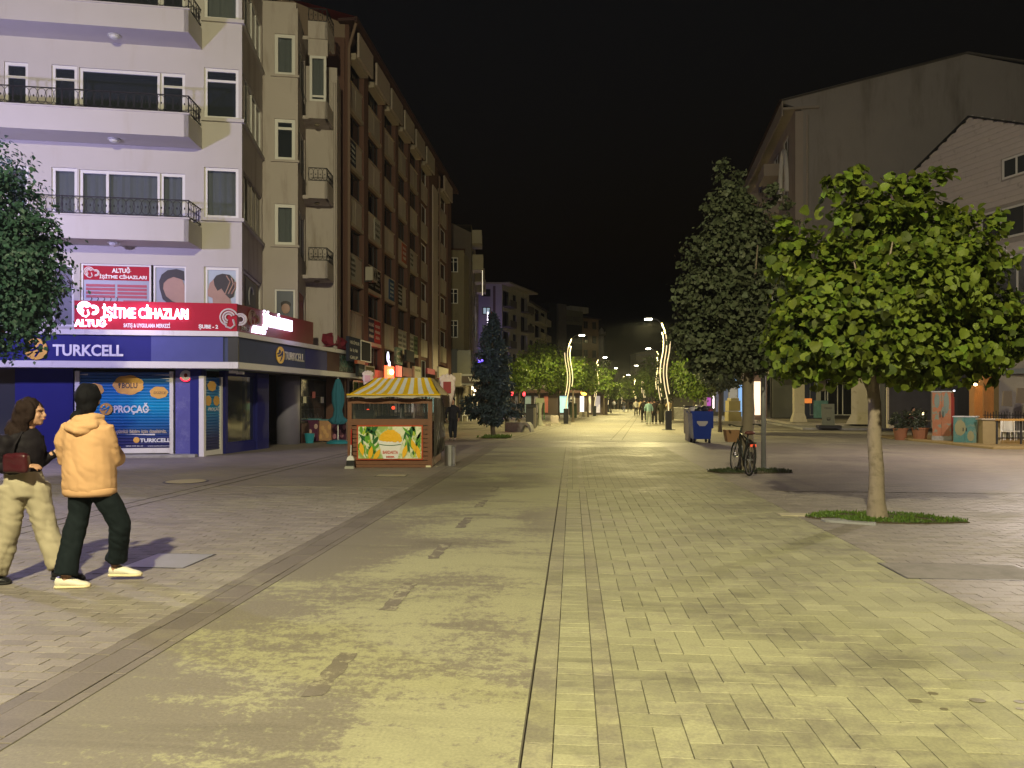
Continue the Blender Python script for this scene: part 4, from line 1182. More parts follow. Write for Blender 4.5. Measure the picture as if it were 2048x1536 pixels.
# lilac-lit pale block
L4 = (gx(956, 90), 90.0, R(2))
b4 = thing('pale_apartment_building', 'pale apartment block with a violet-lit end wall behind the blue spruce', 'building', (gx(958, 90), 90, 0))
x1 = fx(L4, 1004)
def z90(py): return gz(py, 90)
ops = [(fx(L4, 965), fx(L4, 981), z90(b), z90(a)) for a, b in ((578, 593), (614, 629), (650, 665), (686, 701))]
w = MB(L4); wall(w, 0, x1, 0, z90(568), ops); w.build('end_wall', m_violet_lit, b4)
for i, o in enumerate(ops): window(b4, L4, *o, y=.05, fw=.1, vs=(.5,), fm=M['dark_metal'], pm=glow('dim_lit_room', (.55, .75, .8), .32) if i == 1 else M['darkglass'], backing=False)
q = MB(L4); q.box(fx(L4, 986), fx(L4, 991), -.08, -.003, 6, z90(572)); q.build('dark_stripe', mat('dark_mauve', (.08, .05, .06), .8), b4)
X4, Y4 = fpt(L4, x1, 0)
L4s = (X4, Y4, math.atan2(99-Y4, gx(1058, 99)-X4)); ln = fx(L4s, 1058)
ops = []
for k in range(5):
    z = 3.2+2.45*k
    ops += [(.3, ln*.25, z, z+1.9, 1), (ln*.38, ln*.5, z+.7, z+1.8, 0), (ln*.68, ln*.92, z, z+1.9, 1)]
w = MB(L4s); wall(w, 0, ln, 0, z90(568), ops); w.face([(ln, 0, 0), (ln, 8, 0), (ln, 8, 15.5), (ln, 0, 15.5)]); w.build('wall', m_pale, b4)
for o in ops:
    if o[4]:
        q = MB(L4s); q.box(o[0], o[1], -1.0, 0, o[2]-.15, o[2]); q.box(o[0], o[1], -1.0, -.95, o[2], o[2]+.7); q.build('balcony', mat('dark_balcony', (.06, .055, .05), .7) if o is ops[0] else bpy.data.materials['dark_balcony'], b4)
        q = MB(L4s); q.box(o[0], o[1], .4, .45, o[2], o[3]); q.build('balcony_glazing', M['darkglass'], b4)
    else: window(b4, L4s, *o[:4], y=.05, fw=.08, fm=M['dark_metal'], pm=M['darkglass'], backing=False)
q = MB(L4s); q.box(-.3, ln+.5, -1.1, 8, z90(568), z90(565)); q.fr = L4; q.box(0, x1+.5, -.3, 8, z90(568)+.003, z90(565)); q.build('roof', mat('pale_eaves', (.22, .2, .16), .8), b4)
ll = bpy.data.lights.new('violet_shop_light', 'POINT'); ll.energy = 900; ll.color = (.5, .35, 1); ll.shadow_soft_size = .4
lo_ = bpy.data.objects.new('violet_shop_light', ll); COL.objects.link(lo_); lo_.location = (gx(978, 84), 84, 3.5)
q = MB(); q.ell((gx(962, 80), 80, gz(725, 80)), (.35, .1, .35)); vb = q.build('neon_sign', glow('blue_violet', (.16, .1, 1), 6), label='round blue-violet neon seen through the spruce branches', cat='sign')

simple_block('grey_apartment_building', 'dim grey apartment block between the pale block and the dark office', (gx(1056, 101), 101, math.atan2(15, gx(1097, 118)-gx(1056, 101))), 17, 8, gz(603, 101), m_pale, 5, 4, balc=(1, 2), rooft=mat('dark_roof', (.03, .025, .025), .8), fmat=M['dark_metal'])
# dark office with letters on its parapet
L6 = (gx(1098, 114), 114.0, R(40))
b6 = thing('dark_office_building', 'dark glazed office building with a lettered parapet down the street', 'building', (gx(1098, 114), 114, 0))
q = MB(L6); q.box(0, 2.0, 0, 8, 0, gz(605, 114)); q.build('tower_slab', mat('near_black', (.008, .009, .012), .8, spec=.1), b6)
q = MB(L6); q.box(1.6, 3.3, -.4, 6, 0, gz(606, 114)); q.build('stair_panel', mat('mottled_grey', (.07, .065, .06), .7, var=.6, vs=.5), b6)
x6 = fx(L6, 1166)
q = MB(L6); q.box(3.3, x6, .2, 9, 0, gz(616, 114)-2.2); q.build('wall', mat('charcoal_cladding', (.018, .019, .022), .8, spec=.1), b6)
q = MB(L6); q.box(3.3, x6, 0, .3, gz(616, 114)-2.2, gz(616, 114)); q.build('lettered_parapet', mat('olive_parapet', (.09, .09, .065), .7), b6)
text('BOLU İŞ MERKEZİ', 1.1, L6, 3.6, gz(616, 114)-1.7, -.02, mat('black_letters', (.02, .02, .02), .5), b6, width=(x6-3.6)*.8)
for k in range(3):
    z = 5.2+2.7*k
    q = MB(L6); q.box(3.4, x6-.4, .05, .19, z, z+1.7); q.build('window_band', M['darkglass'], b6)
q = MB(L6); q.box(3.35, x6-.1, -.1, .18, 6.9, 8.5); q.build('pale_band', mat('pale_band', (.22, .22, .2), .7), b6)
q = MB(L6); q.box(5.6, 9.6, 1, 2.4, gz(616, 114), gz(616, 114)+.9); q.build('roof_plant', m_pale, b6)
simple_block('brown_corner_building', 'narrow brown block beyond the dark office by the first lamp head', (gx(1163, 135), 135, R(42)), 4.6, 8, gz(636, 135), mat('russet_render', (.16, .11, .07), .9, var=.25, vs=.5), 5, 2, rooft=bpy.data.materials['dark_roof'], fmat=M['dark_metal'])
# slim pale tower
tw = thing('minaret', 'slim pale stone minaret rising over the far trees', 'tower', (gx(1203, 170), 170, 0))
q = MB(); q.lathe([(.75, 0), (.62, gz(672, 170)), (.62, gz(672, 170))], gx(1203, 170), 170, 12); q.build('shaft', mat('pale_stone', (.34, .31, .24), .85), tw, smooth=True)
q = MB(); q.lathe([(.6, gz(672, 170)), (1.0, gz(669, 170)), (1.0, gz(664, 170)), (.5, gz(664, 170)), (.5, gz(660, 170)), (.02, gz(655, 170))], gx(1203, 170), 170, 12); q.build('gallery', mat('pale_stone2', (.34, .31, .24), .85), tw)
simple_block('far_white_building', 'pale block with long balconies far down the street on the right', (gx(1312, 175), 168, R(-96)), 14, 8, gz(700, 170), mat('far_pale_render', (.3, .28, .22), .9, var=.1), 4, 3, balc=(0, 1, 2), rooft=m_pale)
q = MB(); q.prism([(gx(1272, 172), 0), (gx(1312, 172), 0), (gx(1312, 172), gz(698, 172)), (gx(1272, 172), gz(706, 172))], 172, 180)
fw_ = q.build('far_tower_block', bpy.data.materials['far_pale_render'], label='small pale block glimpsed above the far trees left of the big lamp', cat='building')
for k in range(3):
    q = MB(); q.box(gx(1273, 171.5), gx(1311, 171.5), 171.0, 171.9, gz(712+k*13, 171.5), gz(708+k*13, 171.5)); q.build('balcony', M['concrete'], fw_)

# ------------------------------------------------------------------ right side
m_gr = mat('grey_brown_gable', (.3, .275, .255), .92, var=.16, vs=.35, bump=.5, bs=14, col2=(.16, .145, .125), lo=.48, hi=.72, ns=.5, streak=True)
m_cream = mat('cream_render', (.34, .29, .25), .85, var=.08, vs=1, col2=(.22, .18, .15), lo=.56, hi=.8, ns=1.3, streak=True)
GF = (19.4, 50.0, R(-10))
b7 = thing('gable_building', 'large block with a blank grey gable wall behind the right-hand trees', 'building', (19.4, 50, 0))
q = MB(GF); q.prism([(0, 4.2), (25, 4.2), (25, 20.2), (20, 21.0), (10, 23.9), (-1.5, 21.6), (-.5, 21.2), (0, 20.9)], .0, .3); q.build('gable_wall', m_gr, b7)
q = MB(GF); q.box(-.5, 0, -.05, .25, 0, 20.9); q.build('corner_strip', m_cream, b7)
q = MB(GF); q.tube([(.25, -.1, 4.3), (.25, -.1, 20.6)], .07, 8); q.build('drain_pipe', m_cream, b7)
q = MB(GF); q.prism([(-1.5, 21.6), (10, 23.9), (10, 24.02), (-1.5, 21.72)], -.12, .0); q.prism([(10, 23.9), (25, 20.2), (25, 20.32), (10, 24.02)], -.12, .0); q.build('verge', mat('verge_grey', (.1, .09, .08), .8), b7)
q = MB(GF); q.tube([(14, -.06, 23.0), (14.05, -.06, 15), (14.6, -.06, 9)], .025, 5); q.tube([(0, -.05, 12.2), (6, -.06, 11.9), (14.4, -.06, 12.3)], .02, 5); q.build('cable', M['black'], b7)
GS = (*fpt(GF, -.5, 30), R(-100))              # x comes towards us
ops = []
for k in range(6):
    for i in range(7): ops.append((1.5+4*i, 3.6+4*i, 4.6+2.8*k, 6.3+2.8*k, 0))
w = MB(GS); wall(w, 0, 30, 3.6, 21.0, ops, rev=.3); w.build('wall', m_cream, b7)
for o in ops:
    window(b7, GS, *o[:4], y=.1, fw=.08, vs=(.5,), pm=M['darkglass'], backing=False)
for k in range(1, 6):
    for i in (1, 3, 5): q = MB(GS); q.box(1.2+4*i, 4.0+4*i, -1.1, 0, 4.4+2.8*k, 5.3+2.8*k); q.build('balcony', m_cream, b7)
q = MB(GS)
q.tube([(26.5+1.3*math.cos(a), -.12, 16.2+3.2*math.sin(a)) for a in [R(10*i) for i in range(19)]], .16, 6); q.tube([(22.5+1.1*math.cos(a), -.12, 14.0+2.6*math.sin(a)) for a in [R(10*i) for i in range(19)]], .13, 6)
q.build('arch_moulding', m_ledge, b7)
q = MB(GS); q.box(-.5, 30.2, -.9, -.8, 20.6, 21.6); q.box(-.5, 30.2, -.9, 1.5, 21.0, 21.15); q.build('eaves_board', mat('eaves_cream', (.3, .26, .22), .8), b7)
q = MB(GS); q.face([(-.5, -1.0, 21.62), (30.2, -1.0, 21.62), (30.2, 10.5, 23.98), (-.5, 10.5, 23.98)]); q.box(-.5, 30.3, -1.05, -.9, 21.5, 21.66); q.build('roof', mat('dark_russet_roof', (.035, .02, .018), .9, spec=.1), b7)
# arcade: pillars, ceiling and recessed shops
q = MB(GF); q.box(-1.3, 14, -.2, 7, 3.6, 4.2); q.build('arcade_ceiling', m_cream, b7)
m_pil = mat('ochre_pillar', (.36, .32, .24), .8, var=.1, vs=3, col2=(.24, .21, .15), lo=.55, hi=.7, ns=3)
def pillar(px, Y, w, label, rot=R(-10)):
    X = gx(px, Y)
    t = thing('pillar', label, 'pillar', (X, Y, .22), group=None)
    q = MB((X, Y, rot)); q.box(-w/2, w/2, -w/2, w/2, .75, 3.62); q.build('shaft', m_pil, t)
    q = MB((X, Y, rot)); rings = [[q.P(sx_*k, sy_*k, z) for sx_, sy_ in ((-1, -1), (1, -1), (1, 1), (-1, 1))] for k, z in ((w*.72, .22), (w*.7, .34), (w*.5, .8))]; q.ringfaces(rings); q.build('flared_base', m_pil, t)
pillar(1597, 48, .62, 'cream pillar with flared foot under the corner of the blank gable')
pillar(1726, 44, 1.15, 'broader pale pillar standing on the steps behind the nearest tree', R(-30))
pillar(1466, 75, .8, 'dim far pillar in the arcade behind the stacked cartons')
# platform with low steps
q = MB(GF)
q.bbox(-1.9, 22, -9.5, 7.5, -.02, .11, .03); q.build('platform_step', M['concrete'], kind='structure')
q = MB(GF); q.bbox(-1.5, 22, -5.5, 7.5, .10, .24, .03); q.build('platform', mat('stone_floor', (.3, .27, .22), .7, var=.2, vs=2), kind='structure')
# recessed shop fronts facing us
RS = (*fpt(GF, -1.0, 6.5), R(-10))
shops = thing('arcade_shops', 'recessed dark shop fronts behind the arcade pillars', 'shop front', (*fpt(RS, 0, 0), .24))
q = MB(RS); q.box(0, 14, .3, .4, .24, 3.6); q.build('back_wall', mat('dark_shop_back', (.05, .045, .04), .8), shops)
q = MB(RS); q.box(.1, 1.9, 0, .06, .3, 3.3)
for i in range(30): q.box(.1, 1.9, -.03, .0, .33+i*.1, .39+i*.1)
q.build('closed_shutter', mat('grey_shutter', (.13, .13, .11), .5, .3), shops)
q = MB(RS); q.box(1.9, 3.6, .1, .15, .24, 3.4); q.build('door', mat('navy_door', (.02, .025, .05), .4), shops)
for i, px in enumerate((1620, 1650, 1675)):
    xx = fx(RS, px); window(shops, RS, xx, xx+1.3, .5, 3.2, y=.1, fw=.06, pm=M['darkglass'], backing=False, name='shop_window')
q = MB(RS); q.box(3.0, 4.0, -.3, -.1, .3, 1.6); q.build('menu_stand', mat('teal_menu', (.1, .22, .22), .5, var=.6, vs=4), shops)
q = MB(RS); q.box(3.1, 3.9, -.12, -.06, 2.3, 3.3); q.build('notice', mat('tan_notice', (.22, .19, .13), .6), shops)
q = MB(RS); q.box(2.2, 2.9, -.1, .05, 1.4, 1.75); q.build('orange_sign', glow('orange_sign', (.9, .25, .05), .5), shops)
for a_, b_, c_, d_ in ((6.0, 6.4, .5, 1.5), (fx(RS, 1632), fx(RS, 1641), .8, 2.9)):
    q = MB(RS); q.box(a_, b_, -.1, 0, c_, d_); q.build('white_board', mat('pale_board', (.3, .29, .25), .6), shops)
q = MB(RS); q.ell((fx(RS, 1651), -.2, fz(RS, 1651, 806)), (.09, .09, .07)); q.build('small_lamp', glow('pin_lamp', (1, .95, .8), 8), shops)
# white clad house
HF = (21.4, 46.2, R(-74.2))
b8 = thing('clad_house', 'white clapboard gable house at the right edge behind the linden', 'building', (21.4, 46.2, 0))
q = MB(HF)
def gz8(x):                                     # roof line
    return 12.4 + .48*x if x < 7.9 else 12.4 + .48*(15.8-x)
m_clad = mat('lilac_white_boards', (.5, .45, .44), .75, var=.1, vs=2, col2=(.26, .23, .22), lo=.58, hi=.75, ns=3)
HW = [(8.6, 12.6, 9.5, 11.0), (7.0, 13.0, 6.0, 8.6), (9.8, 12.5, 12.4, 13.4)]
nb = int(16.4/.28)
cnt = 0
for i in range(nb):
    z0, z1 = i*.28, i*.28+.27
    if z0 < 3.5: continue
    xa = max(0, ((z0+z1)/2-12.4)/.48); xb = 15.8-xa
    if xb-xa < .3: continue
    segs = [(xa, xb)]
    for h in HW:
        if z1 > h[2] and z0 < h[3]:
            ns_ = []
            for s in segs:
                if h[0]-.1 > s[0]: ns_.append((s[0], min(s[1], h[0]-.1)))
                if h[1]+.1 < s[1]: ns_.append((max(s[0], h[1]+.1), s[1]))
            segs = ns_
    for s in segs:
        q = MB(HF); q.prism([(s[0], z0), (s[1], z0), (s[1], z1), (s[0], z1)], -.02, .03)
        o = q.build('board', m_clad, b8); cnt += 1
q = MB(HF); q.prism([(0, 0), (15.8, 0), (15.8, 12.35), (7.9, 16.15), (0, 12.35)], .035, .3); q.build('wall', mat('under_boards', (.33, .3, .29), .9), b8)
for h in HW:
    window(b8, HF, *h, y=-.05, fw=.1, vs=(.28, .6), pm=M['greyglass'], backing=False)
q = MB(HF)
q.prism([(-.4, 12.18), (7.9, 16.17), (7.9, 16.26), (-.4, 12.27)], -.12, 9, 0); q.prism([(7.9, 16.17), (16.2, 12.18), (16.2, 12.27), (7.9, 16.26)], -.12, 9, 0)
q.build('roof', mat('black_roof', (.02, .02, .022), .8), b8)
q = MB(HF); q.box(0, 15.8, -.08, .0, 8.75, 9.0); q.box(0, 15.8, -.1, .0, 5.3, 5.7); q.build('string_course', m_clad, b8)
# ------------------------------------------------------------------ street lamps
m_strip = glow('lamp_strip', (1, .76, .42), 1.0)
m_head = glow('lamp_lens', (1, .93, .7), 30)
LAMPC = (1.0, .84, .36)
def lamp_light(name, loc, energy, color=LAMPC, r=.12, down=False):
    l = bpy.data.lights.new(name, 'SPOT' if down else 'POINT')
    if down: l.spot_size = R(178); l.spot_blend = .25
    l.energy = energy; l.color = color; l.shadow_soft_size = r
    o = bpy.data.objects.new(name, l); COL.objects.link(o); o.location = loc
    return o
def street_lamp(X, Y, sgn, label, energy, color=LAMPC, ang=0.0, strips=True, headz=6.0):
    """S-curved post: black foot, dark ribs with glowing strips, a slab head on an arm. sgn: side the head hangs to"""
    t = thing('street_lamp', label, 'street lamp', (X, Y, 0), group='S-curved street lamps along the walkway')
    fr = (X, Y, ang)
    q = MB(fr); q.bbox(-.16, .16, -.16, .16, 0, 1.05, .02); q.build('foot', M['black'], t)
    q = MB(fr); q.bbox(-.34, .34, -.3, .3, 0, .035, .01); q.build('base_plate', M['dark_metal'], t)
    path = [(0, 1.05), (.0, 1.3), (-.04, 1.55), (-.2, 2.3), (-.29, 3.0), (-.26, 3.55), (-.12, 4.3), (-.08, 4.85), (-.17, 5.35), (-.36, 5.8)]
    def curve(off, z0, z1, n=16):
        out = []
        for i in range(n+1):
            z = z0+(z1-z0)*i/n
            for (xa, za), (xb, zb) in zip(path[:-1], path[1:]):
                if za <= z <= zb+1e-6:
                    f = (z-za)/(zb-za); f2 = f
                    out.append((xa+(xb-xa)*f2 + off, z)); break
        return out
    for off, z0, z1 in ((0, 1.05, 5.8), (-.2, 2.55, 5.3), (.2, 1.95, 4.85)):
        pts = curve(off*.85, z0, z1)
        pts = [(x, z) for x, z in pts]
        # smooth once
        sm = [pts[0]] + [((a[0]+2*b[0]+c[0])/4, b[1]) for a, b, c in zip(pts[:-2], pts[1:-1], pts[2:])] + [pts[-1]]
        mir = -1 if sgn > 0 else 1
        q = MB(fr); q.tube([(mir*x, 0, z) for x, z in sm], .04, 6, flat=1.3); rb = q.build('rib', M['dark_metal'], t, smooth=True)
        for yo in (-.06, .06):
            q = MB(fr); q.tube([(mir*x, yo, z) for x, z in sm], .03, 6); q.build('light_strip', m_strip, rb)
    mir = -1 if sgn > 0 else 1
    x0 = mir*-.36; xe = x0 + sgn*.5
    q = MB(fr); q.tube([(x0, 0, 5.78), (x0+sgn*.22, 0, 5.98), (xe, 0, 6.06)], .03, 7); q.build('arm', M['dark_metal'], t)
    q = MB(fr); xs = sorted((xe, xe+sgn*.44)); q.bbox(xs[0], xs[1], -.16, .16, 6.05, 6.15, .03); hd = q.build('lamp_head', M['dark_metal'], t)
    q = MB(fr); q.box(xs[0]+.04, xs[1]-.04, -.14, .14, 5.99, 6.048); q.build('lens', m_head, hd)
    if energy:
        lx, ly = fpt(fr, xe+sgn*.3, 0)
        lamp_light('lamp_light', (lx, ly, 5.86), energy, color, down=True)
    return t
E1 = 3000
street_lamp(gx(1337, 40.7), 40.7, -1, 'nearest S-curved lamp with glowing strips right of the walkway', E1, ang=R(-6))
street_lamp(gx(1132, 51), 51, 1, 'first S-curved lamp left of the walkway by the pale cube seat', E1, ang=R(-6))
street_lamp(gx(1189, 77), 77, 1, 'second S-curved lamp on the left with its head over a small tree', E1)
street_lamp(gx(1216, 103), 103, 1, 'third S-curved lamp on the left above the round clipped tree', E1)
street_lamp(gx(1243, 129), 129, 1, 'fourth small lamp on the left far behind the lone walker', E1)
street_lamp(gx(1322, 64), 64, -1, 'second S-curved lamp on the right just left of the big one', E1)
street_lamp(gx(1290, 95), 95, -1, 'third lamp on the right behind the group of walkers', E1)
street_lamp(gx(1272, 130), 130, -1, 'farthest lamp on the right over the walkers heads', E1)
# unseen lamps: mast and left lamp read off the light, right lamp added as fill
mx_, my_ = -2.0, -6.0
tm = thing('light_mast', 'tall lighting mast with three heads behind the viewer', 'light mast', (mx_, my_, 0))
q = MB((mx_, my_, 0)); q.tube([(0, 0, 0), (0, 0, 6), (0, 0, 11.2)], [.14, .11, .08], 12); q.build('pole', M['grey_metal'], tm, smooth=True)
for k in range(3):
    a = R(90+120*k); q = MB((mx_, my_, a)); q.box(0, .9, -.04, .04, 11.1, 11.18); q.bbox(.7, 1.4, -.2, .2, 11.1, 11.22, .02); hd = q.build('lamp_head', M['dark_metal'], tm)
    q = MB((mx_, my_, a)); q.box(.75, 1.35, -.16, .16, 11.06, 11.098); q.build('lens', m_head, hd)
lamp_light('mast_light', (mx_, my_+1.0, 10.9), 17500, (1, .9, .54), .25)
street_lamp(-14.5, 13.0, 1, 'cool lamp beyond the left edge', 0)
street_lamp(15.3, 20.0, -1, 'added fill lamp beyond the right edge', 2300, (1, .84, .74))  # unseen lamp added to brighten the dark right forecourt
lamp_light('cool_lamp_light', (-13.6, 13.2, 5.8), 2700, (.58, .52, 1.0), .25)
# the lit shop signs
lamp_light('sign_glow', (*fpt(CF, fx(CF, 290), -.5), 4.0), 26, (.65, .5, 1), .3)
lamp_light('sign_glow', (*fpt(CSF, 3.2, -.6), 4.0), 14, (.65, .5, 1), .3)
lamp_light('red_sign_light', (*fpt(C1, fx(C1, 781), -1.4), 2.6), 22, (1, .12, .04), .2)

# ------------------------------------------------------------------ snack kiosk
KY0 = 17.9
KF = (gx(695, KY0), KY0, R(0))
kx = lambda px: fx(KF, px)
kz = lambda py: gz(py, KY0)
ki = thing('kiosk', 'brown wooden snack kiosk with a yellow and white striped roof and a sweetcorn picture', 'kiosk', (KF[0]+1, KY0+1, 0))
W_ = kx(864); D_ = 2.3
zt_ = kz(797)
m_pic = {k: mat('print_'+k, c, .4, var=.1) for k, c in dict(leaf=(.12, .34, .03), dleaf=(.02, .13, .03), lime=(.42, .55, .05), corn=(.85, .48, .02), cup=(.8, .8, .8), pale=(.75, .78, .6), band=(.06, .2, .08), txt=(.55, .12, .08)).items()}
m_oran = mat('orange_red_edge', (.42, .06, .015), .45)
q = MB(KF)
q.box(0, .1, 0, .1, 0, zt_); q.box(W_-.1, W_, 0, .1, 0, zt_); q.box(.1, W_-.1, .0, .1, zt_-.12, zt_); q.box(.1, W_-.1, .0, .1, .0, .07)
q.box(.1, W_-.1, -.015, .12, kz(850), kz(838)); q.box(0, .1, D_-.1, D_, 0, zt_); q.box(W_-.1, W_, D_-.1, D_, 0, zt_); q.box(0, .06, .1, D_, 0, 1.1)
q.build('frame', M['wood'], ki)
for i in range(9):
    z0 = .075+i*(kz(850)-.08)/9; z1 = .07+(i+1)*(kz(850)-.08)/9-.008
    q = MB(KF); q.box(.102, W_-.102, .02, .06, z0, z1-.004); q.build('plank', M['wood'], ki)
q = MB(KF); q.face([(.1, .05, kz(838)), (W_-.1, .05, kz(838)), (W_-.1, .05, zt_-.12), (.1, .05, zt_-.12)]); q.build('window_pane', M['shopglass'], ki)
q = MB(KF); q.box(.15, W_-.15, .9, 1.0, .1, kz(838)+.06); q.box(.1, .55, .4, .7, kz(838), kz(820)); q.box(1.2, 1.3, .3, .4, kz(838), kz(806)); q.build('inner_counter', mat('dim_interior', (.06, .07, .06), .7, var=.5, vs=3), ki)
for px, py, c in ((780, 816, 'red'), (728, 822, 'red')):
    q = MB(KF); q.ell((kx(px), .5, kz(py)), (.045, .03, .045)); q.build('red_light', bpy.data.materials.get('red_pin') or glow('red_pin', (1, .08, .03), 3), ki)
q = MB(KF); q.tube([(kx(824), .3, kz(836)), (kx(828), .3, kz(806))], .025, 6); q.tube([(kx(798), .3, kz(836)), (kx(799), .3, kz(810))], .02, 6); q.build('bottle', m_ledge, ki)
q = MB(KF)
for px, z0, z1 in ((860, zt_-.04, zt_), (860, 0.005, .05)): q.box(kx(px)-.1, kx(px)+.02, -.012, .0, z0, z1)
q.build('corner_bracket', mat('pale_bracket', (.7, .66, .45), .4), ki)
# side: dark tarpaulin hanging in folds
q = MB(KF); n = 30; rows_ = 7
def tarp(i, j):
    y = .12+(D_-.15)*i/n; z = .25+(zt_-.25)*j/rows_
    return (W_+.03+.05*math.sin(i*1.3)*(1-j/rows_*.6)+.1*math.exp(-((j-2)/1.3)**2)*abs(math.sin(i*.4)), y, z)
for i in range(n):
    for j in range(rows_): q.face([tarp(i, j), tarp(i+1, j), tarp(i+1, j+1), tarp(i, j+1)])
q.build('tarpaulin', mat('dark_tarpaulin', (.045, .04, .025), .35, var=.4, vs=5), ki, smooth=True)
q = MB(KF); q.box(W_-.06, W_, .1, D_-.1, .02, .9); q.box(.0, W_, D_-.05, D_, .02, 1.05); q.build('side_boards', M['wood'], ki)
# picture board
q = MB(KF); x0, x1, z0, z1 = kx(717), kx(843), kz(917), kz(853)
q.box(x0-.035, x1+.035, -.03, .018, z0-.035, z1+.035); pb = q.build('picture_edge', m_oran, ki)
q = MB(KF); q.box(x0, x1, -.036, -.03, z0, z1); q.build('picture_ground', mat('print_gradient', (.3, .45, .12), .4, col2=(.75, .78, .6), lo=.45, hi=.55, ns=2.2), pb)
r3_ = random.Random(3)
def leafshape(q, cx, cz, l, w, a, y):
    pts = []
    for s in range(9):
        f = s/8; pts.append((l*(f-.5), w*math.sin(math.pi*f)*.5))
    for s in range(7, 0, -1):
        f = s/8; pts.append((l*(f-.5), -w*math.sin(math.pi*f)*.5))
    P2 = []
    for px_, pz_ in pts:
        X = cx+px_*math.cos(a)-pz_*math.sin(a); Z = cz+px_*math.sin(a)+pz_*math.cos(a)
        P2.append((min(max(X, x0), x1), min(max(Z, z0), z1)))
    q.prism(P2, y-.003, y)
for k, nm in enumerate(('dleaf', 'leaf', 'lime', 'pale', 'dleaf', 'leaf')):
    q = MB(KF)
    for i in range(13):
        side = r3_.choice((0, 1))
        cx = x0+(x1-x0)*(r3_.uniform(.02, .3) if side else r3_.uniform(.72, .98)); cz = z0+(z1-z0)*r3_.uniform(.15, .95)
        leafshape(q, cx, cz, r3_.uniform(.18, .34), r3_.uniform(.05, .11), R(90)+r3_.uniform(-.9, .9), -.038-k*.0035)
    q.build('printed_leaves', m_pic[nm], pb)
q = MB(KF)
for cx, cz, a in ((.06, .3, 100), (.2, .18, 80), (.88, .4, 110), (.74, .22, 75), (.95, .2, 100), (.30, .12, 60)):
    leafshape(q, x0+(x1-x0)*cx, z0+(z1-z0)*cz, .34, .11, R(a), -.061)
q.build('printed_corncobs', m_pic['corn'], pb)
ccx = (kx(757)+kx(806))/2
cw = (kx(806)-kx(757))/2
q = MB(KF); q.prism([(ccx-cw*.55, z0), (ccx+cw*.6, z0), (ccx+cw, kz(882)), (ccx-cw, kz(882))], -.069, -.062)
q.prism([(ccx+cw*1.02*math.cos(a), kz(881)+.07*math.sin(a)) for a in [2*math.pi*i/20 for i in range(20)]], -.0725, -.0695); q.build('printed_cup', m_pic['cup'], pb)
q = MB(KF); q.prism([(ccx+cw*.93*math.cos(a), kz(881)+.02+(.27 if math.sin(a) > 0 else .05)*math.sin(a)*.85) for a in [2*math.pi*i/24 for i in range(24)]], -.0738, -.0728); q.build('printed_corn_heap', m_pic['corn'], pb)
q = MB(KF)
for i in range(90):
    a = r3_.uniform(0, math.pi); rr = math.sqrt(r3_.random())
    cx, cz = ccx+cw*.88*rr*math.cos(a), kz(880)+.27*rr*math.sin(a)-.03
    if cz > z1-.03: cz = z1-.03-r3_.random()*.05
    q.ell((cx, -.074-r3_.random()*.004, cz), (.034, .006, .028), 8, 4)
q.build('printed_kernels', m_pic['corn'], pb)
q = MB(KF); q.tube([(ccx-cw*.9+cw*1.8*i/10, -.0735, kz(888)-.03*math.sin(math.pi*i/10)) for i in range(11)], .009, 4); q.build('printed_band', m_pic['band'], pb)
text('BARDAKTA', .1, KF, ccx, kz(907), -.0735, m_pic['txt'], pb, ax='CENTER', width=cw*1.25, bold=.004)
text('MISIR', .06, KF, ccx, kz(915), -.0735, m_pic['txt'], pb, ax='CENTER', width=cw*.7, bold=.003)
# striped roof cloth: hipped, slightly sagging
m_sy = mat('yellow_cloth', (.66, .42, .008), .6, var=.12, vs=5, bump=.2, bs=20); m_sw = mat('white_cloth', (.62, .63, .66), .6, var=.1, vs=5, bump=.2, bs=20)
zE, zT = kz(790), kz(757)+.04
xa, xb, ya, yb = kx(698), 2.24, -.22, D_+.15
ta, tb, tya, tyb = kx(738)+.02, 1.9, .75, 1.6
nst = 17
for i in range(nst):
    f0, f1 = i/nst, (i+1)/nst
    q = MB(KF)
    nn = 5
    for j in range(nn):
        g0, g1 = j/nn, (j+1)/nn
        def pt(f, g, back=False):
            xl, xr = xa+(ta-xa)*g, xb+(tb-xb)*g
            x = xl+(xr-xl)*f
            sag = -.035*math.sin(math.pi*g)+.018*math.sin(9*f+5*g)*math.sin(math.pi*g)
            y = (yb+(tyb-yb)*g) if back else (ya+(tya-ya)*g)
            return (x, y, zE+(zT-zE)*g+sag+.012*math.sin(23*f)*(1-g))
        q.face([pt(f0, g0), pt(f1, g0), pt(f1, g1), pt(f0, g1)])
        q.face([pt(f1, g0, 1), pt(f0, g0, 1), pt(f0, g1, 1), pt(f1, g1, 1)])
    q.face([(ta+(tb-ta)*f0, tya, zT), (ta+(tb-ta)*f1, tya, zT), (ta+(tb-ta)*f1, tyb, zT), (ta+(tb-ta)*f0, tyb, zT)])
    q.build('roof_stripe', m_sw if i % 2 else m_sy, ki)
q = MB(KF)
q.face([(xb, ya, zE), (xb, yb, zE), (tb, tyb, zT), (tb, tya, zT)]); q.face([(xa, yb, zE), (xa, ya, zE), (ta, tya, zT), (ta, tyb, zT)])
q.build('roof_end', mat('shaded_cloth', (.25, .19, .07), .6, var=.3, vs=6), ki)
q = MB(KF)
n = 24
for i in range(n):
    f0, f1 = i/n, (i+1)/n
    e = lambda f: .02*math.sin(17*f)+.015*math.sin(31*f)
    q.face([(xa+(xb-xa)*f0, ya-.01, zE-.05+e(f0)), (xa+(xb-xa)*f1, ya-.01, zE-.05+e(f1)), (xa+(xb-xa)*f1, ya, zE+.005), (xa+(xb-xa)*f0, ya, zE+.005)])
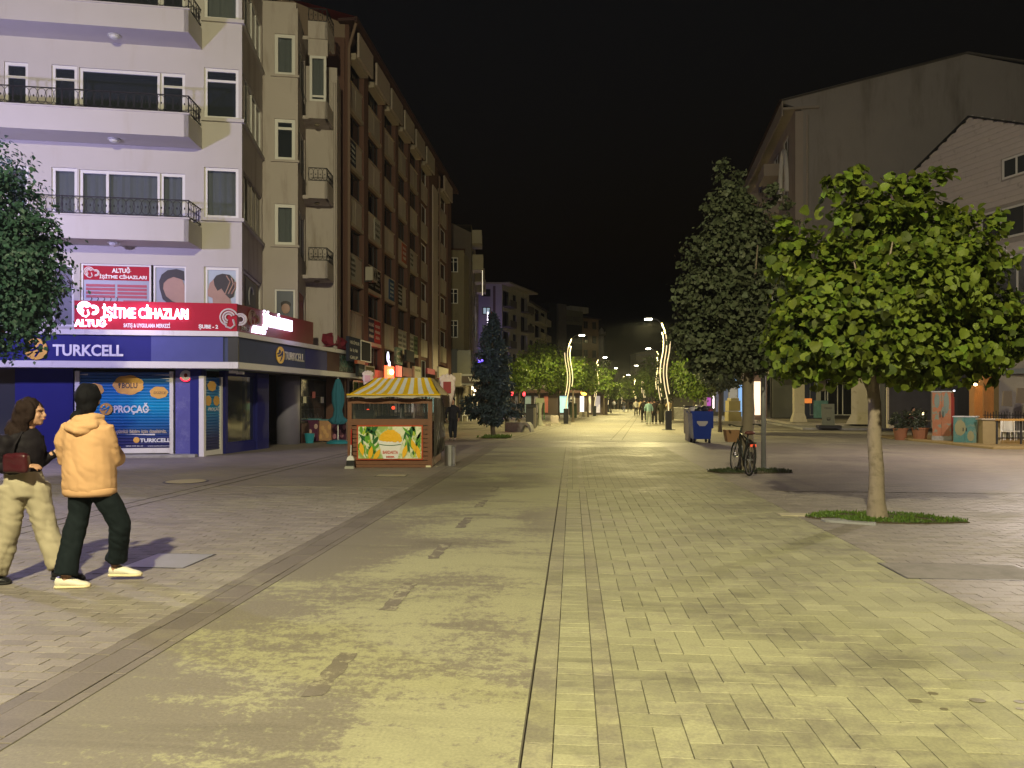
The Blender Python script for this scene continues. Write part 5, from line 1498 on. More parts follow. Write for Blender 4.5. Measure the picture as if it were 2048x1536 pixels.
q.tube([(xa+(xb-xa)*i/n, ya-.02, zE-.05+.02*math.sin(17*i/n)) for i in range(n+1)], .016, 6)
q.build('valance', mat('dirty_white_cloth', (.42, .39, .33), .6, var=.2, vs=6), ki, smooth=True)
q = MB(KF); q.tube([(xa, ya-.02, zE+.005), (xb, ya-.02, zE+.005)], .022, 6); q.build('hem', m_sy, ki)
# corn shaped ornaments behind the roof
def popcorn(px, py, w, h, label, ins):
    X = gx(px, 20.3)
    t = thing('roof_ornament', label, 'ornament', (X, 20.3, zE))
    q = MB((X, 20.3, 0)); zc_ = gz(py, 20.3)
    q.lathe([(w*.2, zE-.3), (w*.42, zc_-h*.3), (w*.5, zc_), (w*.45, zc_+h*.3), (w*.2, zc_+h*.46)], n=12, sy=.45)
    for a in range(5): q.ell((w*.4*math.cos(R(20+35*a)), 0, zc_+h*.3+w*.22*math.sin(R(20+35*a))), (w*.15, w*.12, h*.16))
    q.build('shell', mat('ornament_cream', (.6, .5, .45), .5), t, smooth=True)
    q = MB((X, 20.3, 0)); q.box(-w*.25, w*.25, -w*.28, -w*.2, zc_-h*.25, zc_+h*.25); q.build('inset', ins, t)
popcorn(895, 775, .42, .62, 'cream shell ornament with a red panel at the right rear of the kiosk roof', m_redd)
popcorn(736, 757, .3, .34, 'small pink and white ornament at the left rear of the kiosk roof', mat('pink_inset', (.55, .3, .38), .5))
# broom, dustpan
X, Y = G(703, 936)
br = thing('broom_and_dustpan', 'red-handled broom with a black and white dustpan leaning at the kiosk corner', 'broom', (X, Y-.1, 0))
bf = (X, Y-.1, 0)
q = MB(bf); q.tube([(0, .02, .28), (.0, .06, .55)], .013, 6); q.build('handle_lower', m_white, br)
q = MB(bf); q.tube([(0, .06, .55), (.0, .1, .92)], .014, 6); q.build('handle', mat('red_plastic', (.5, .03, .02), .4), br)
q = MB(bf); q.prism([(-.09, .19), (.09, .19), (.07, .26), (.03, .3), (-.03, .3), (-.07, .26)], -.03, .05); q.build('broom_head', m_white, br)
q = MB(bf); q.prism([(-.1, .06), (.1, .06), (.09, .19), (-.09, .19)], -.03, .05); q.build('bristles', M['black'], br)
q = MB(bf); q.prism([(-.12, .0), (.1, .0), (.09, .06), (-.11, .06)], -.12, .02); q.build('dustpan', mat('grey_plastic', (.4, .4, .36), .5), br)
# steel litter bin
X, Y = G(900, 931)
t = thing('litter_bin', 'shiny ribbed steel litter bin beside the kiosk', 'bin', (X, Y, 0))
q = MB((X, Y, 0)); q.lathe([(.13, 0), (.13, .46), (.14, .47), (.14, .49), (.12, .49), (.12, .44)], n=20); q.build('body', M['steel'], t, smooth=False)
q = MB((X, Y, 0))
for z in (.03, .15, .3, .43): q.lathe([(.135, z), (.139, z+.008), (.135, z+.016)], n=20, cap=False)
q.build('bands', M['steel'], t)

# ------------------------------------------------------------------ left pavement furniture
m_teal = mat('teal_fabric', (.03, .15, .21), .8, var=.15, vs=4, bump=.4, bs=10); m_tealp = mat('teal_plastic', (.03, .27, .36), .4)
X, Y = gx(676, 28.0), 28.0
um = thing('closed_parasol', 'closed teal parasol on a white pole beside the kiosk', 'parasol', (X, Y, 0))
q = MB((X, Y, 0)); q.tube([(0, 0, .1), (0, 0, 2.45)], .022, 8); q.build('pole', m_white, um)
q = MB((X, Y, 0)); rings = []
for z, r in ((.78, .3), (.85, .27), (1.0, .17), (1.25, .13), (1.55, .2), (1.9, .2), (2.2, .13), (2.38, .07), (2.42, .01)):
    rings.append([q.P(r*(1+.22*math.cos(8*a))*math.cos(a), r*(1+.22*math.cos(8*a))*math.sin(a)*.8, z+(.06*math.cos(8*a) if z < .9 else 0)) for a in [2*math.pi*i/32 for i in range(32)]])
q.ringfaces(rings); q.build('canopy', m_teal, um, smooth=True)
q = MB((X, Y, 0)); q.lathe([(.42, 0), (.42, .06), (.3, .12), (.06, .14)], n=20); q.build('base', m_tealp, um)
X, Y = gx(619, 28.2), 28.2
q = MB((X, Y, 0)); q.lathe([(.14, 0), (.19, .36), (.2, .36), (.17, .33)], n=18); q.build('bucket', m_tealp, loc=(X, Y, 0), smooth=False, label='teal plastic bucket in front of the purple ice cream chest', cat='bucket')
def freezer(px0, px1, Y, h, col, spots, label):
    x0, x1 = gx(px0, Y), gx(px1, Y)
    t = thing('ice_cream_freezer', label, 'freezer', ((x0+x1)/2, Y, 0))
    q = MB(); q.bbox(x0, x1, Y, Y+.6, 0.04, h, .03); q.build('cabinet', mat('freezer_body', col, .35, var=.3, vs=4), t)
    q = MB(); q.bbox(x0, x1, Y+.02, Y+.58, h, h+.05, .02); q.build('lid', mat('freezer_lid', (.1, .25, .3), .3), t)
    q = MB()
    for i in range(5): q.ell((x0+(x1-x0)*(.15+.18*i), Y-.004, .2+(h-.35)*((i*37) % 10)/10), (.07, .006, .1))
    q.build('printed_scoops', mat('cream_print', spots, .5), t)
freezer(604, 636, 28.9, .85, (.09, .02, .06), (.5, .35, .3), 'purple ice cream chest with pale scoops printed on it')
freezer(637, 662, 29.1, .82, (.45, .25, .13), (.6, .35, .15), 'orange and cream ice cream chest beside the parasol')
freezer(665, 692, 29.3, .8, (.07, .015, .05), (.35, .15, .2), 'darker purple ice cream chest half hidden by the kiosk')

# curved stone seats, bins, boxes along the left of the walk
def at(px, py): return G(px, py)
X, Y = at(1030, 864)
t = thing('stone_bench', 'grey stone bench with an arched open end near the spruce', 'bench', (X, Y, 0))
q = MB((X, Y, R(-20)))
q.box(-.55, .25, 0, .5, 0, .5); q.build('seat_block', M['concrete'], t)
arch = [(.25, 0), (.33, 0)] + [(.55-.2*math.cos(a), .36*math.sin(a)) for a in [R(20*i) for i in range(1, 9)]] + [(.78, 0), (.86, 0), (.86, .1), (.8, .35), (.66, .5), (.25, .5)]
q = MB((X, Y, R(-20))); q.prism(arch, 0, .5); q.build('arched_end', M['concrete'], t)
def cabinet(px, py, w, h, mt, label, name='waste_bin', cat='bin', rz=-.1, lid=True, d=.5):
    X, Y = at(px, py)
    t = thing(name, label, cat, (X, Y, 0))
    q = MB((X, Y, rz)); q.bbox(-w/2, w/2, 0, d, .03, h, .03); q.build('body', mt, t)
    if lid:
        q = MB((X, Y, rz)); q.bbox(-w/2-.02, w/2+.02, -.02, d+.02, h, h+.05, .02); q.build('lid', M['dark_metal'], t)
        q = MB((X, Y, rz)); q.box(-w/2+.08, w/2-.08, -.006, .0, h-.22, h-.1); q.build('slot', M['black'], t)
    return t
m_gb = mat('dark_grey_bin', (.04, .04, .045), .5)
cabinet(1062, 856, .62, 1.35, m_gb, 'tall dark grey waste bin right of the arched bench')
cabinet(1069, 858, .12, 1.2, mat('beige_side', (.25, .23, .17), .6), 'thin beige post standing against the grey bin', 'short_post', 'post', lid=False, d=.2)
cabinet(1147, 836, .6, 1.3, mat('dark_green_bin', (.03, .05, .03), .5), 'dark green waste bin beyond the first left lamp')
m_pals = mat('pale_stone_block', (.42, .38, .3), .8, var=.1)
def block(px, py, w, h, label, mt=m_pals, d=.6, rz=-.1):
    X, Y = at(px, py)
    q = MB((X, Y, rz)); q.bbox(-w/2, w/2, 0, d, 0, h, .04)
    return q.build('stone_block', mt, loc=(X, Y, 0), label=label, cat='seat')
block(1109, 846, .55, .52, 'pale pinkish cube seat just left of the first left lamp', mat('pinkish_stone', (.46, .4, .37), .7))
block(1166, 834, .8, .5, 'grey stone seat beyond the dark green bin')
block(1201, 823, .9, .6, 'pale stone seat by the second left lamp')
block(1358, 838, 1.1, 1.0, 'tall pale stone block behind the big right lamp', M['concrete'])
block(1096, 852, .35, .2, 'small pale low kerb block beside the tall grey bin')
# telephone-like green white stand
X, Y = at(1080, 851)
t = thing('information_stand', 'slender green and white stand between the grey bin and the tree stake', 'stand', (X, Y, 0))
q = MB((X, Y, 0)); q.box(-.28, .28, 0, .35, 1.45, 1.75); q.build('head', mat('stand_head', (.3, .33, .22), .5), t)
q = MB((X, Y, 0)); q.lathe([(.25, 0), (.1, .5), (.09, 1.0), (.2, 1.45)], 0, .15, 10); q.build('stem', mat('stand_stem', (.42, .42, .33), .5), t)
q = MB((X, Y, 0)); q.box(-.3, -.22, .02, .3, .4, 1.5); q.box(.24, .3, .02, .3, .4, 1.5); q.build('side', mat('stand_green', (.05, .15, .04), .5), t)
# dark chair / folded sign by the spruce
X, Y = at(1018, 858)
t = thing('planter_sculpture', 'dark twisted slender figure stand beside the arched bench', 'stand', (X, Y, 0))
q = MB((X, Y, 0)); q.tube([(0, 0, 0), (-.08, 0, .4), (-.2, 0, .8), (-.15, 0, 1.2), (.1, 0, 1.55)], [.05, .12, .16, .14, .04], 8); q.build('body', M['dark_metal'], t, smooth=True)
# shopfront mass on the left behind the trees, lit windows
shopl = thing('low_shop_row', 'row of low dim shops behind the left trees', 'shop row', (gx(950, 92), 92, 0))
q = MB(); q.box(gx(935, 84), gx(1215, 84), 84, 84.4, 0, gz(786, 84)); q.build('wall', mat('dim_shop_wall', (.1, .075, .065), .8, var=.4, vs=.3), shopl)
q = MB(); q.box(gx(960, 83.5), gx(1210, 83.5), 83, 84, gz(786, 84), gz(780, 84)); q.build('canopy', mat('shop_canopy', (.12, .07, .06), .6), shopl)
r4_ = random.Random(8)
for i, (a, b, c, s_) in enumerate(((1050, 1062, (.35, .45, .4), .22), (1068, 1078, (.4, .35, .3), .12), (1088, 1096, (.5, .15, .1), .15), (1118, 1136, (.45, .8, .95), .55), (1160, 1168, (.95, .95, 1), .9), (1175, 1182, (.8, .7, .5), .4), (1005, 1018, (.25, .2, .15), .1), (1030, 1040, (.2, .18, .2), .1), (1140, 1150, (.5, .5, .45), .2), (1190, 1200, (.6, .55, .6), .4))):
    q = MB(); q.box(gx(a, 83.9), gx(b, 83.9), 83.85, 84, gz(836, 84)+.6, gz(792, 84)); q.build('lit_window', glow('lit_window_%s' % 'abcdefghij'[i], c, s_), shopl)
for px, py in ((1024, 787), (1048, 788)):
    X = gx(px, 70)
    q = MB((X, 70, 0)); q.ell((0, 0, gz(py, 70)), (.13, .1, .2)); q.build('red_neon', glow('red_neon', (1, .04, .05), 5), loc=(X, 70, gz(py, 70)), label='left of two small red lights between the small tree branches' if px < 1030 else 'right of two small red lights between the small tree branches', cat='light')
q = MB((gx(1167, 80), 80, 0)); q.ell((0, 0, gz(784, 80)), (.3, .1, .35)); q.ell((.1, -.1, gz(788, 80)), (.25, .1, .15)); q.build('amber_light', glow('amber_neon', (1, .42, .05), 6), loc=(gx(1167, 80), 80, gz(784, 80)), label='amber light glowing under the trees by the second left lamp', cat='light')
# cafe lights seen under the spruce
cf = thing('cafe_building', 'small cafe front with warm lights and white chairs behind the spruce', 'cafe', (gx(950, 62), 62, 0))
q = MB(); q.box(gx(925, 63), gx(1000, 63), 63, 63.3, 0, 3.2); q.build('wall', mat('cafe_wall', (.06, .045, .035), .8), cf)
q = MB()
for px, py, r in ((943, 776, .16), (950, 781, .1), (948, 789, .08), (963, 775, .06), (926, 806, .05), (978, 742, .0)):
    if r: q.ell((gx(px, 62), 62, gz(py, 62)), (r, .08, r))
q.build('lamp', glow('cafe_lamp', (1, .85, .55), 6), cf)
q = MB(); q.box(gx(940, 62.8), gx(955, 62.8), 62.8, 62.9, gz(826, 62.8), gz(804, 62.8)); q.build('lit_window', glow('cafe_window', (1, .75, .4), 1.6), cf)
lamp_light('cafe_light', (gx(948, 61), 61, 2.2), 60, (1, .7, .35), .3)
for i, px in enumerate((930, 938, 946, 953)):
    X = gx(px, 58+i); Y = 58+i
    t = thing('cafe_chair', ('white slatted cafe chair, %s before the lit cafe' % ('leftmost', 'second from the left', 'third from the left', 'rightmost')[i]), 'chair', (X, Y, 0), group='white cafe chairs behind the spruce')
    q = MB((X, Y, .3*i)); q.box(-.22, .22, -.22, .22, .42, .46); q.build('seat', m_white, t)
    q = MB((X, Y, .3*i)); q.box(-.22, .22, .2, .23, .46, .9); q.build('backrest', m_white, t)
    for sx_ in (-1, 1):
        for sy_ in (-1, 1):
            q = MB((X, Y, .3*i)); q.tube([(sx_*.2, sy_*.2, 0), (sx_*.19, sy_*.19, .42)], .02, 4); q.build('leg', m_white, t)

# ------------------------------------------------------------------ right side furniture
m_binb = mat('blue_bin_plastic', (.012, .04, .2), .38, var=.1)
X, Y = G(1402, 886); BF = (X, Y-.2, R(-3))
t = thing('waste_container', 'blue wheeled waste container heaped with bags right of the walkway', 'waste container', (X, Y, 0))
q = MB(BF)
rings = [[q.P(sx_*w*.5, (sy_*.5+.5)*d, z) for sx_, sy_ in ((-1, -1), (1, -1), (1, 1), (-1, 1))] for w, d, z in ((.62, .8, .16), (.66, .85, .4), (.76, 1.0, 1.12), (.82, 1.05, 1.13), (.82, 1.05, 1.2))]
q.ringfaces(rings); q.build('body', m_binb, t)
q = MB(BF); q.prism([(-.2, .83), (.2, .83), (.2, .76), (.1, .64), (-.1, .64), (-.2, .76)], -.012, .0); q.build('label', mat('bin_label', (.42, .42, .33), .5), t)
for sx_ in (-.28, .28):
    for yy_ in (.12, .75):
        q = MB(BF); q.tube([(sx_-.03, yy_, .08), (sx_+.03, yy_, .08)], .08, 12); w_ = q.build('wheel', M['rubber'], t)
        q = MB(BF); q.box(sx_-.045, sx_+.045, yy_-.02, yy_+.02, .08, .18); q.build('fork', M['grey_metal'], w_)
q = MB(BF); q.box(.33, .43, .1, .9, .55, 1.12); q.build('lid_flap', m_binb, t)
r5 = random.Random(2)
for i, (bx_, by_, bz_, rr, c) in enumerate(((-.28, .3, 1.24, .16, (.4, .38, .33)), (-.1, .2, 1.22, .17, (.02, .02, .022)), (.15, .3, 1.25, .2, (.03, .03, .03)), (.3, .25, 1.2, .12, (.16, .02, .03)), (0, .7, 1.28, .2, (.3, .27, .22)))):
    q = MB(BF); q.ell((bx_, by_, bz_), (rr, rr, rr*.75), 14, 9); 
    q.v = [(x+noise.noise(Vector((x*9, y*9, z*9)))*.06, y, z+noise.noise(Vector((x*9+5, y*9, z*9)))*.06) for x, y, z in q.v]
    q.build('rubbish_bag', mat('bag_%s' % 'abcde'[i], c, .3), loc=(*fpt(BF, bx_, by_), bz_-rr*.6), smooth=True, label=('crumpled pale rubbish bag at the left edge of the blue container', 'black rubbish bag on the front of the blue container', 'larger black rubbish bag heaped in the middle of the blue container', 'dark red rubbish bag at the right of the blue container', 'beige rubbish bag at the back of the blue container')[i], cat='rubbish bag')
cabinet(1385, 884, .3, 1.25, m_pals, 'narrow pale container side just left of the blue one', 'waste_container', 'waste container', d=1.0, lid=True)
cabinet(1379, 868, .42, 1.3, mat('dark_brown_bin', (.035, .025, .025), .5), 'dark brown waste container behind the blue one', 'waste_container', 'waste container')
# metal pole
X, Y = G(1527, 938)
t = thing('metal_pole', 'straight grey metal pole beside the bicycle', 'pole', (X, Y, 0))
q = MB((X, Y, 0)); q.tube([(0, 0, 0), (0, 0, 4.4)], .055, 12); q.build('shaft', M['grey_metal'], t, smooth=True)
q = MB((X, Y, 0)); q.bbox(-.13, .13, -.13, .13, 0, .03, .01); q.build('base_plate', M['grey_metal'], t)
q = MB((X, Y, 0)); q.box(-.3, .3, -.07, -.06, 3.6, 4.2); q.build('sign_plate', M['grey_metal'], t)
# bicycle seen from behind
X, Y = G(1497, 951)
bk = thing('bicycle', 'dark bicycle with a brown front basket leaning against the tree, seen from behind', 'bicycle', (X, Y, 0), rz=0)
BK = (X, Y, R(0))     # local y runs forward, away from us
m_fr = mat('bike_frame', (.03, .035, .03), .4, .3); m_tan = mat('wicker', (.22, .12, .06), .8, bump=.4, bs=60)
def wheel(yc):
    lean = .1
    q = MB(BK); pts = [(lean*(.33+.33*math.sin(a)), yc+.33*math.cos(a), .335+.33*math.sin(a)) for a in [2*math.pi*i/28 for i in range(29)]]
    q.tube(pts, .022, 8, cap=False); w = q.build('wheel', M['rubber'], bk, smooth=True)
    q = MB(BK); pts = [(lean*(.33+.3*math.sin(a)), yc+.3*math.cos(a), .335+.3*math.sin(a)) for a in [2*math.pi*i/28 for i in range(29)]]
    q.tube(pts, .01, 5, cap=False); q.build('rim', M['steel'], w)
    q = MB(BK)
    for i in range(14):
        a = 2*math.pi*i/14; q.tube([(lean*.33, yc, .335), (lean*(.33+.3*math.sin(a)), yc+.3*math.cos(a), .335+.3*math.sin(a))], .003, 3)
    q.build('spokes', M['steel'], w)
    q = MB(BK); q.tube([(lean*.33-.06, yc, .335), (lean*.33+.06, yc, .335)], .022, 8); q.build('hub', M['steel'], w)
    q = MB(BK); pts = [(lean*(.33+.37*math.sin(a)), yc+.37*math.cos(a), .335+.37*math.sin(a)) for a in [R(10+10*i) for i in range(17)]]
    q.tube(pts, .03, 5, flat=.3); q.build('mudguard', m_fr, bk)
wheel(0.0); wheel(1.05)
L_ = lambda z: .1*z
q = MB(BK)
q.tube([(L_(.335), 0, .335), (L_(.3), .45, .3)], .014, 6); q.tube([(L_(.335), 0, .335), (L_(.78), .32, .78)], .012, 6)
q.tube([(L_(.3), .45, .3), (L_(.85), .3, .85)], .017, 7); q.tube([(L_(.3), .45, .3), (L_(.82), .88, .82)], .018, 7); q.tube([(L_(.75), .33, .75), (L_(.88), .87, .88)], .016, 7)
q.tube([(L_(.75), .9, .75), (L_(1), .84, 1.0)], .017, 7)
for s in (-.05, .05): q.tube([(L_(.335)+s, 1.05, .335), (L_(.75)+s*.6, .9, .75)], .012, 6)
q.build('frame', m_fr, bk, smooth=True)
q = MB(BK); q.tube([(L_(1.05)-.33, .66, 1.06), (L_(1.05)-.28, .78, 1.07), (L_(1.05)-.1, .86, 1.02), (L_(1.05)+.1, .86, 1.02), (L_(1.05)+.28, .78, 1.07), (L_(1.05)+.33, .66, 1.06)], .013, 6)
hb = q.build('handlebar', m_fr, bk, smooth=True)
for s in (-1, 1):
    q = MB(BK); q.tube([(L_(1.05)+s*.33, .67, 1.06), (L_(1.05)+s*.34, .55, 1.05)], .02, 7); q.build('grip', M['rubber'], hb)
q = MB(BK); q.ell((L_(.9), .27, .9), (.1, .14, .04), 12, 6); q.ell((L_(.9), .2, .9), (.12, .07, .045), 12, 6); q.build('saddle', mat('maroon_saddle', (.1, .035, .03), .5), bk, smooth=True)
q = MB(BK); q.box(L_(.7)-.07, L_(.7)+.07, -.1, .2, .69, .705)
for s in (-.06, .06): q.tube([(L_(.7)+s, -.05, .69), (L_(.335)+s, 0, .335)], .006, 4)
q.build('rack', M['dark_metal'], bk)
q = MB(BK); q.box(L_(.66)-.06, L_(.66)+.06, -.13, -.1, .62, .67); q.build('reflector', glow('reflector', (1, .1, .04), .5), bk)
q = MB(BK)
rings = [[q.P(L_(.9)-.12+sx_*w, 1.08+sy_*w*.8, z) for sx_, sy_ in ((-1, -1), (1, -1), (1, 1), (-1, 1))] for w, z in ((.13, .66), (.18, .93))]
q.ringfaces(rings); q.build('basket', m_tan, bk)
q = MB(BK); q.lathe([(.085, 0), (.085, .01)], n=16) ; q.v = [(x, y, z) for x, y, z in q.v]
q = MB(BK); q.tube([(L_(.3)-.07, .45, .3), (L_(.3)-.08, .45, .3)], .085, 16); cr = q.build('chainring', M['dark_metal'], bk)
q = MB(BK); q.tube([(L_(.3)-.09, .45, .3), (L_(.3)-.1, .38, .15)], .01, 5); q.box(L_(.3)-.2, L_(.3)-.1, .34, .42, .135, .16); q.tube([(L_(.3)+.08, .45, .3), (L_(.3)+.09, .52, .45)], .01, 5); q.box(L_(.3)+.1, L_(.3)+.2, .48, .56, .44, .465); q.build('pedals', M['dark_metal'], cr)
q = MB(BK); q.tube([(L_(.3)+.06, .3, .3), (L_(.1)+.18, .25, .02)], .01, 5); q.build('kickstand', M['steel'], bk)
# cartons
for i, (px0, px1, pyt, pyb, lab) in enumerate(((1457, 1483, 823, 842, 'lowest wide pale carton of the stack by the lit shop'), (1458, 1481, 801, 822, 'upper pale carton of the stack by the lit shop'), (1462, 1478, 796, 801, 'small flat carton on top of the stack by the lit shop'))):
    Y = 58; q = MB(); q.bbox(gx(px0, Y), gx(px1, Y), Y, Y+1.0, gz(pyb, Y), gz(pyt, Y)-.01, .02)
    q.build('carton', mat('carton_tan', (.36, .3, .15), .8, var=.15), label=lab, cat='carton')
# lit shop and blue sign down the right side
ls_ = thing('lit_shop', 'small shop front with bright pinkish panel just right of the second tree trunk', 'shop front', (gx(1512, 62), 62, 0))
q = MB(); q.box(gx(1496, 62), gx(1535, 62), 62.1, 62.4, 0, 4); q.build('wall', mat('shop_side_wall', (.2, .15, .13), .8), ls_)
q = MB(); q.box(gx(1508, 62), gx(1521, 62), 62, 62.08, gz(830, 62), gz(763, 62)); q.build('lit_panel', glow('pink_white_panel', (1, .72, .5), 1.5), ls_)
q = MB(); q.box(gx(1503, 62), gx(1508, 62), 62, 62.08, gz(806, 62), gz(766, 62)); q.build('side_panel', glow('cream_panel_lit', (.9, .6, .35), .6), ls_)
lamp_light('shop_light', (gx(1512, 60), 60, 2.4), 60, (1, .7, .5), .4)
q = MB(); Y = 75; q.box(gx(1462, Y), gx(1475, Y), Y, Y+.2, gz(768, Y), gz(753, Y)); bs_ = q.build('blue_shop_sign', mat('sign_grey', (.25, .25, .28), .5), label='grey shop sign with a blue-white glowing square left of the second tree trunk', cat='sign')
q = MB(); q.box(gx(1467, Y), gx(1473, Y), Y-.05, Y, gz(761, Y), gz(755, Y)); q.build('lit_square', glow('blue_white', (.3, .55, 1), 6), bs_)
q = MB(); q.box(gx(1477, Y), gx(1484, Y), Y, Y+.1, gz(835, Y), gz(770, Y)); q.build('lit_shop_window', glow('blue_window', (.25, .45, .75), .8), loc=(gx(1480, Y), Y, 0), label='tall blue-lit shop window beside the glowing square', cat='shop window')
lamp_light('blue_shop_light', (gx(1462, 72), 72, 2.5), 160, (.6, .7, 1), .4)
q = MB(); Y = 68; q.tube([(gx(1427, Y), Y, .9), (gx(1427, Y), Y, 2.0)], .06, 6); q.build('white_tube', glow('white_tube', (1, .85, .9), 3), loc=(gx(1427, Y), Y, .9), label='thin white light tube above the blue container', cat='light')
q = MB(); q.box(gx(1417, Y), gx(1425, Y), Y+.5, Y+.6, gz(812, Y), gz(795, Y)); q.build('purple_poster', glow('purple_poster', (.3, .06, .4), .5), label='small purple poster behind the heap of rubbish bags', cat='poster')
rowr = thing('right_shop_row', 'dim shop row behind the right-hand trees', 'shop row', (gx(1440, 80), 80, 0))
q = MB(); q.box(gx(1400, 80), gx(1500, 80), 80, 80.4, 0, 4.6); q.build('wall', mat('right_dim_wall', (.09, .08, .075), .8, var=.4, vs=.4), rowr)
for i, px in enumerate((1405, 1432, 1448)):
    q = MB(); q.box(gx(px, 79.9), gx(px+9, 79.9), 79.9, 80, .4, 2.9); q.build('shop_window', glow('dim_right_%s' % 'abc'[i], ((.2, .15, .1), (.1, .1, .15), (.1, .12, .18))[i], .5), rowr)
# A-board
X, Y = gx(1657, 40.5), 40.5
t = thing('sandwich_board', 'grey green sandwich board with a dark cup drawing on the low platform', 'sandwich board', (X, Y, .11))
q = MB((X, Y, R(-8))); q.prism([(-.33, .25), (.33, .25), (.3, 1.42), (-.36, 1.42)], 0, .06); q.build('panel', mat('menu_green_grey', (.17, .18, .12), .6, var=.15, vs=5), t)
q = MB((X, Y, R(-8))); q.tube([(-.08, -.01, .62), (-.06, -.01, .55), (.06, -.01, .55), (.08, -.01, .62)], .025, 5); q.tube([(-.1, -.01, .66), (.12, -.01, .66)], .012, 4); q.build('cup_drawing', M['black'], t)
q = MB((X, Y, R(-8))); q.bbox(-.55, .6, -.3, .4, .11, .26, .03); q.build('foot', M['dark_metal'], t)
text('MENÜ', .12, (X, Y, R(-8)), -.2, 1.15, -.004, M['dark_metal'], t, width=.36)

# painted street cabinets
def street_cabinet(px, Y, w, d, h, rot, m1, label, basec=True, top=None, prints=None):
    X = gx(px, Y)
    t = thing('street_cabinet', label, 'cabinet', (X, Y, 0))
    f = (X, Y, rot)
    zb = .26 if basec else .04
    q = MB(f); q.bbox(-w/2-.02, w/2+.02, -d/2-.02, d/2+.02, 0, zb, .01); q.build('plinth', M['concrete'] if basec else M['dark_metal'], t)
    for s in (-1, 1):
        q = MB(f); a, b = (-w/2, -.004) if s < 0 else (.004, w/2); q.bbox(a, b, -d/2, d/2, zb, h, .01); dr_ = q.build('door', m1, t)
        q = MB(f); q.box(s*.05-.015, s*.05+.015, -d/2-.03, -d/2, h*.5, h*.62); q.build('handle', M['dark_metal'], dr_)
    if prints:
        for side in (0, 1):
            q = MB(f)
            for (u, v, uw, vh) in prints[side]:
                if side == 0: q.prism([(-w/2+w*(u+uw*.5*math.cos(a)), zb+(h-zb)*(v+vh*.5*math.sin(a))) for a in [2*math.pi*i/9 for i in range(9)]], -d/2-.008, -d/2+.0)
                else:
                    cy, cz = -d/2+d*u, zb+(h-zb)*v
                    q.tube([(w/2+.001, cy, cz-vh*.4), (w/2+.003, cy, cz+vh*.4)], d*uw*.5, 8, flat=.2)
            q.build('painting', prints[2 + side], t)
    q = MB(f); q.bbox(-w/2-.03, w/2+.03, -d/2-.03, d/2+.03, h, h+.04, .01); q.build('top', top or M['grey_metal'], t)
    return t, f
m_or = mat('orange_paint', (.30, .12, .06), .55, var=.3, vs=3, col2=(.16, .2, .16), lo=.55, hi=.6, ns=3)
t, f = street_cabinet(1886, 28.6, .62, .62, 1.92, R(-38), m_or, 'tall street cabinet painted orange on one face and red on the other', prints=([(.25, .8, .3, .35), (.75, .75, .3, .5), (.6, .55, .25, .25)], [(.5, .5, .9, 1.6)], mat('teal_patch', (.14, .18, .16), .5), m_redd))
q = MB(f); q.box(.311, .318, -.3, .3, .3, 1.88); q.build('red_side', mat('crimson_paint', (.2, .015, .02), .45, var=.15, vs=4), t)
m_tl = mat('teal_paint', (.05, .15, .14), .5, var=.25, vs=4, col2=(.12, .17, .13), lo=.5, hi=.6, ns=3)
street_cabinet(1932, 27.2, .72, .6, 1.0, R(-38), m_tl, 'low teal painted street cabinet with a pale top', basec=False, top=mat('pale_top', (.4, .42, .45), .4), prints=([(.3, .6, .5, .6), (.75, .3, .3, .4)], [(.5, .3, .3, .3)], mat('ochre_patch', (.2, .19, .1), .5), mat('dark_scribble', (.02, .03, .03), .5)))
m_terra = mat('terracotta', (.24, .1, .05), .8, var=.15)
# terrace beyond: pots, pillars, counter, tables
def pot(px, py, s, label):
    X, Y = G(px, py)
    t = thing('potted_shrub', label, 'potted plant', (X, Y, 0))
    q = MB((X, Y, 0)); q.lathe([(.2*s, 0), (.27*s, .42*s), (.29*s, .43*s), (.29*s, .48*s), (.25*s, .48*s), (.24*s, .4*s)], n=18); q.build('pot', m_terra, t)
    return t, X, Y
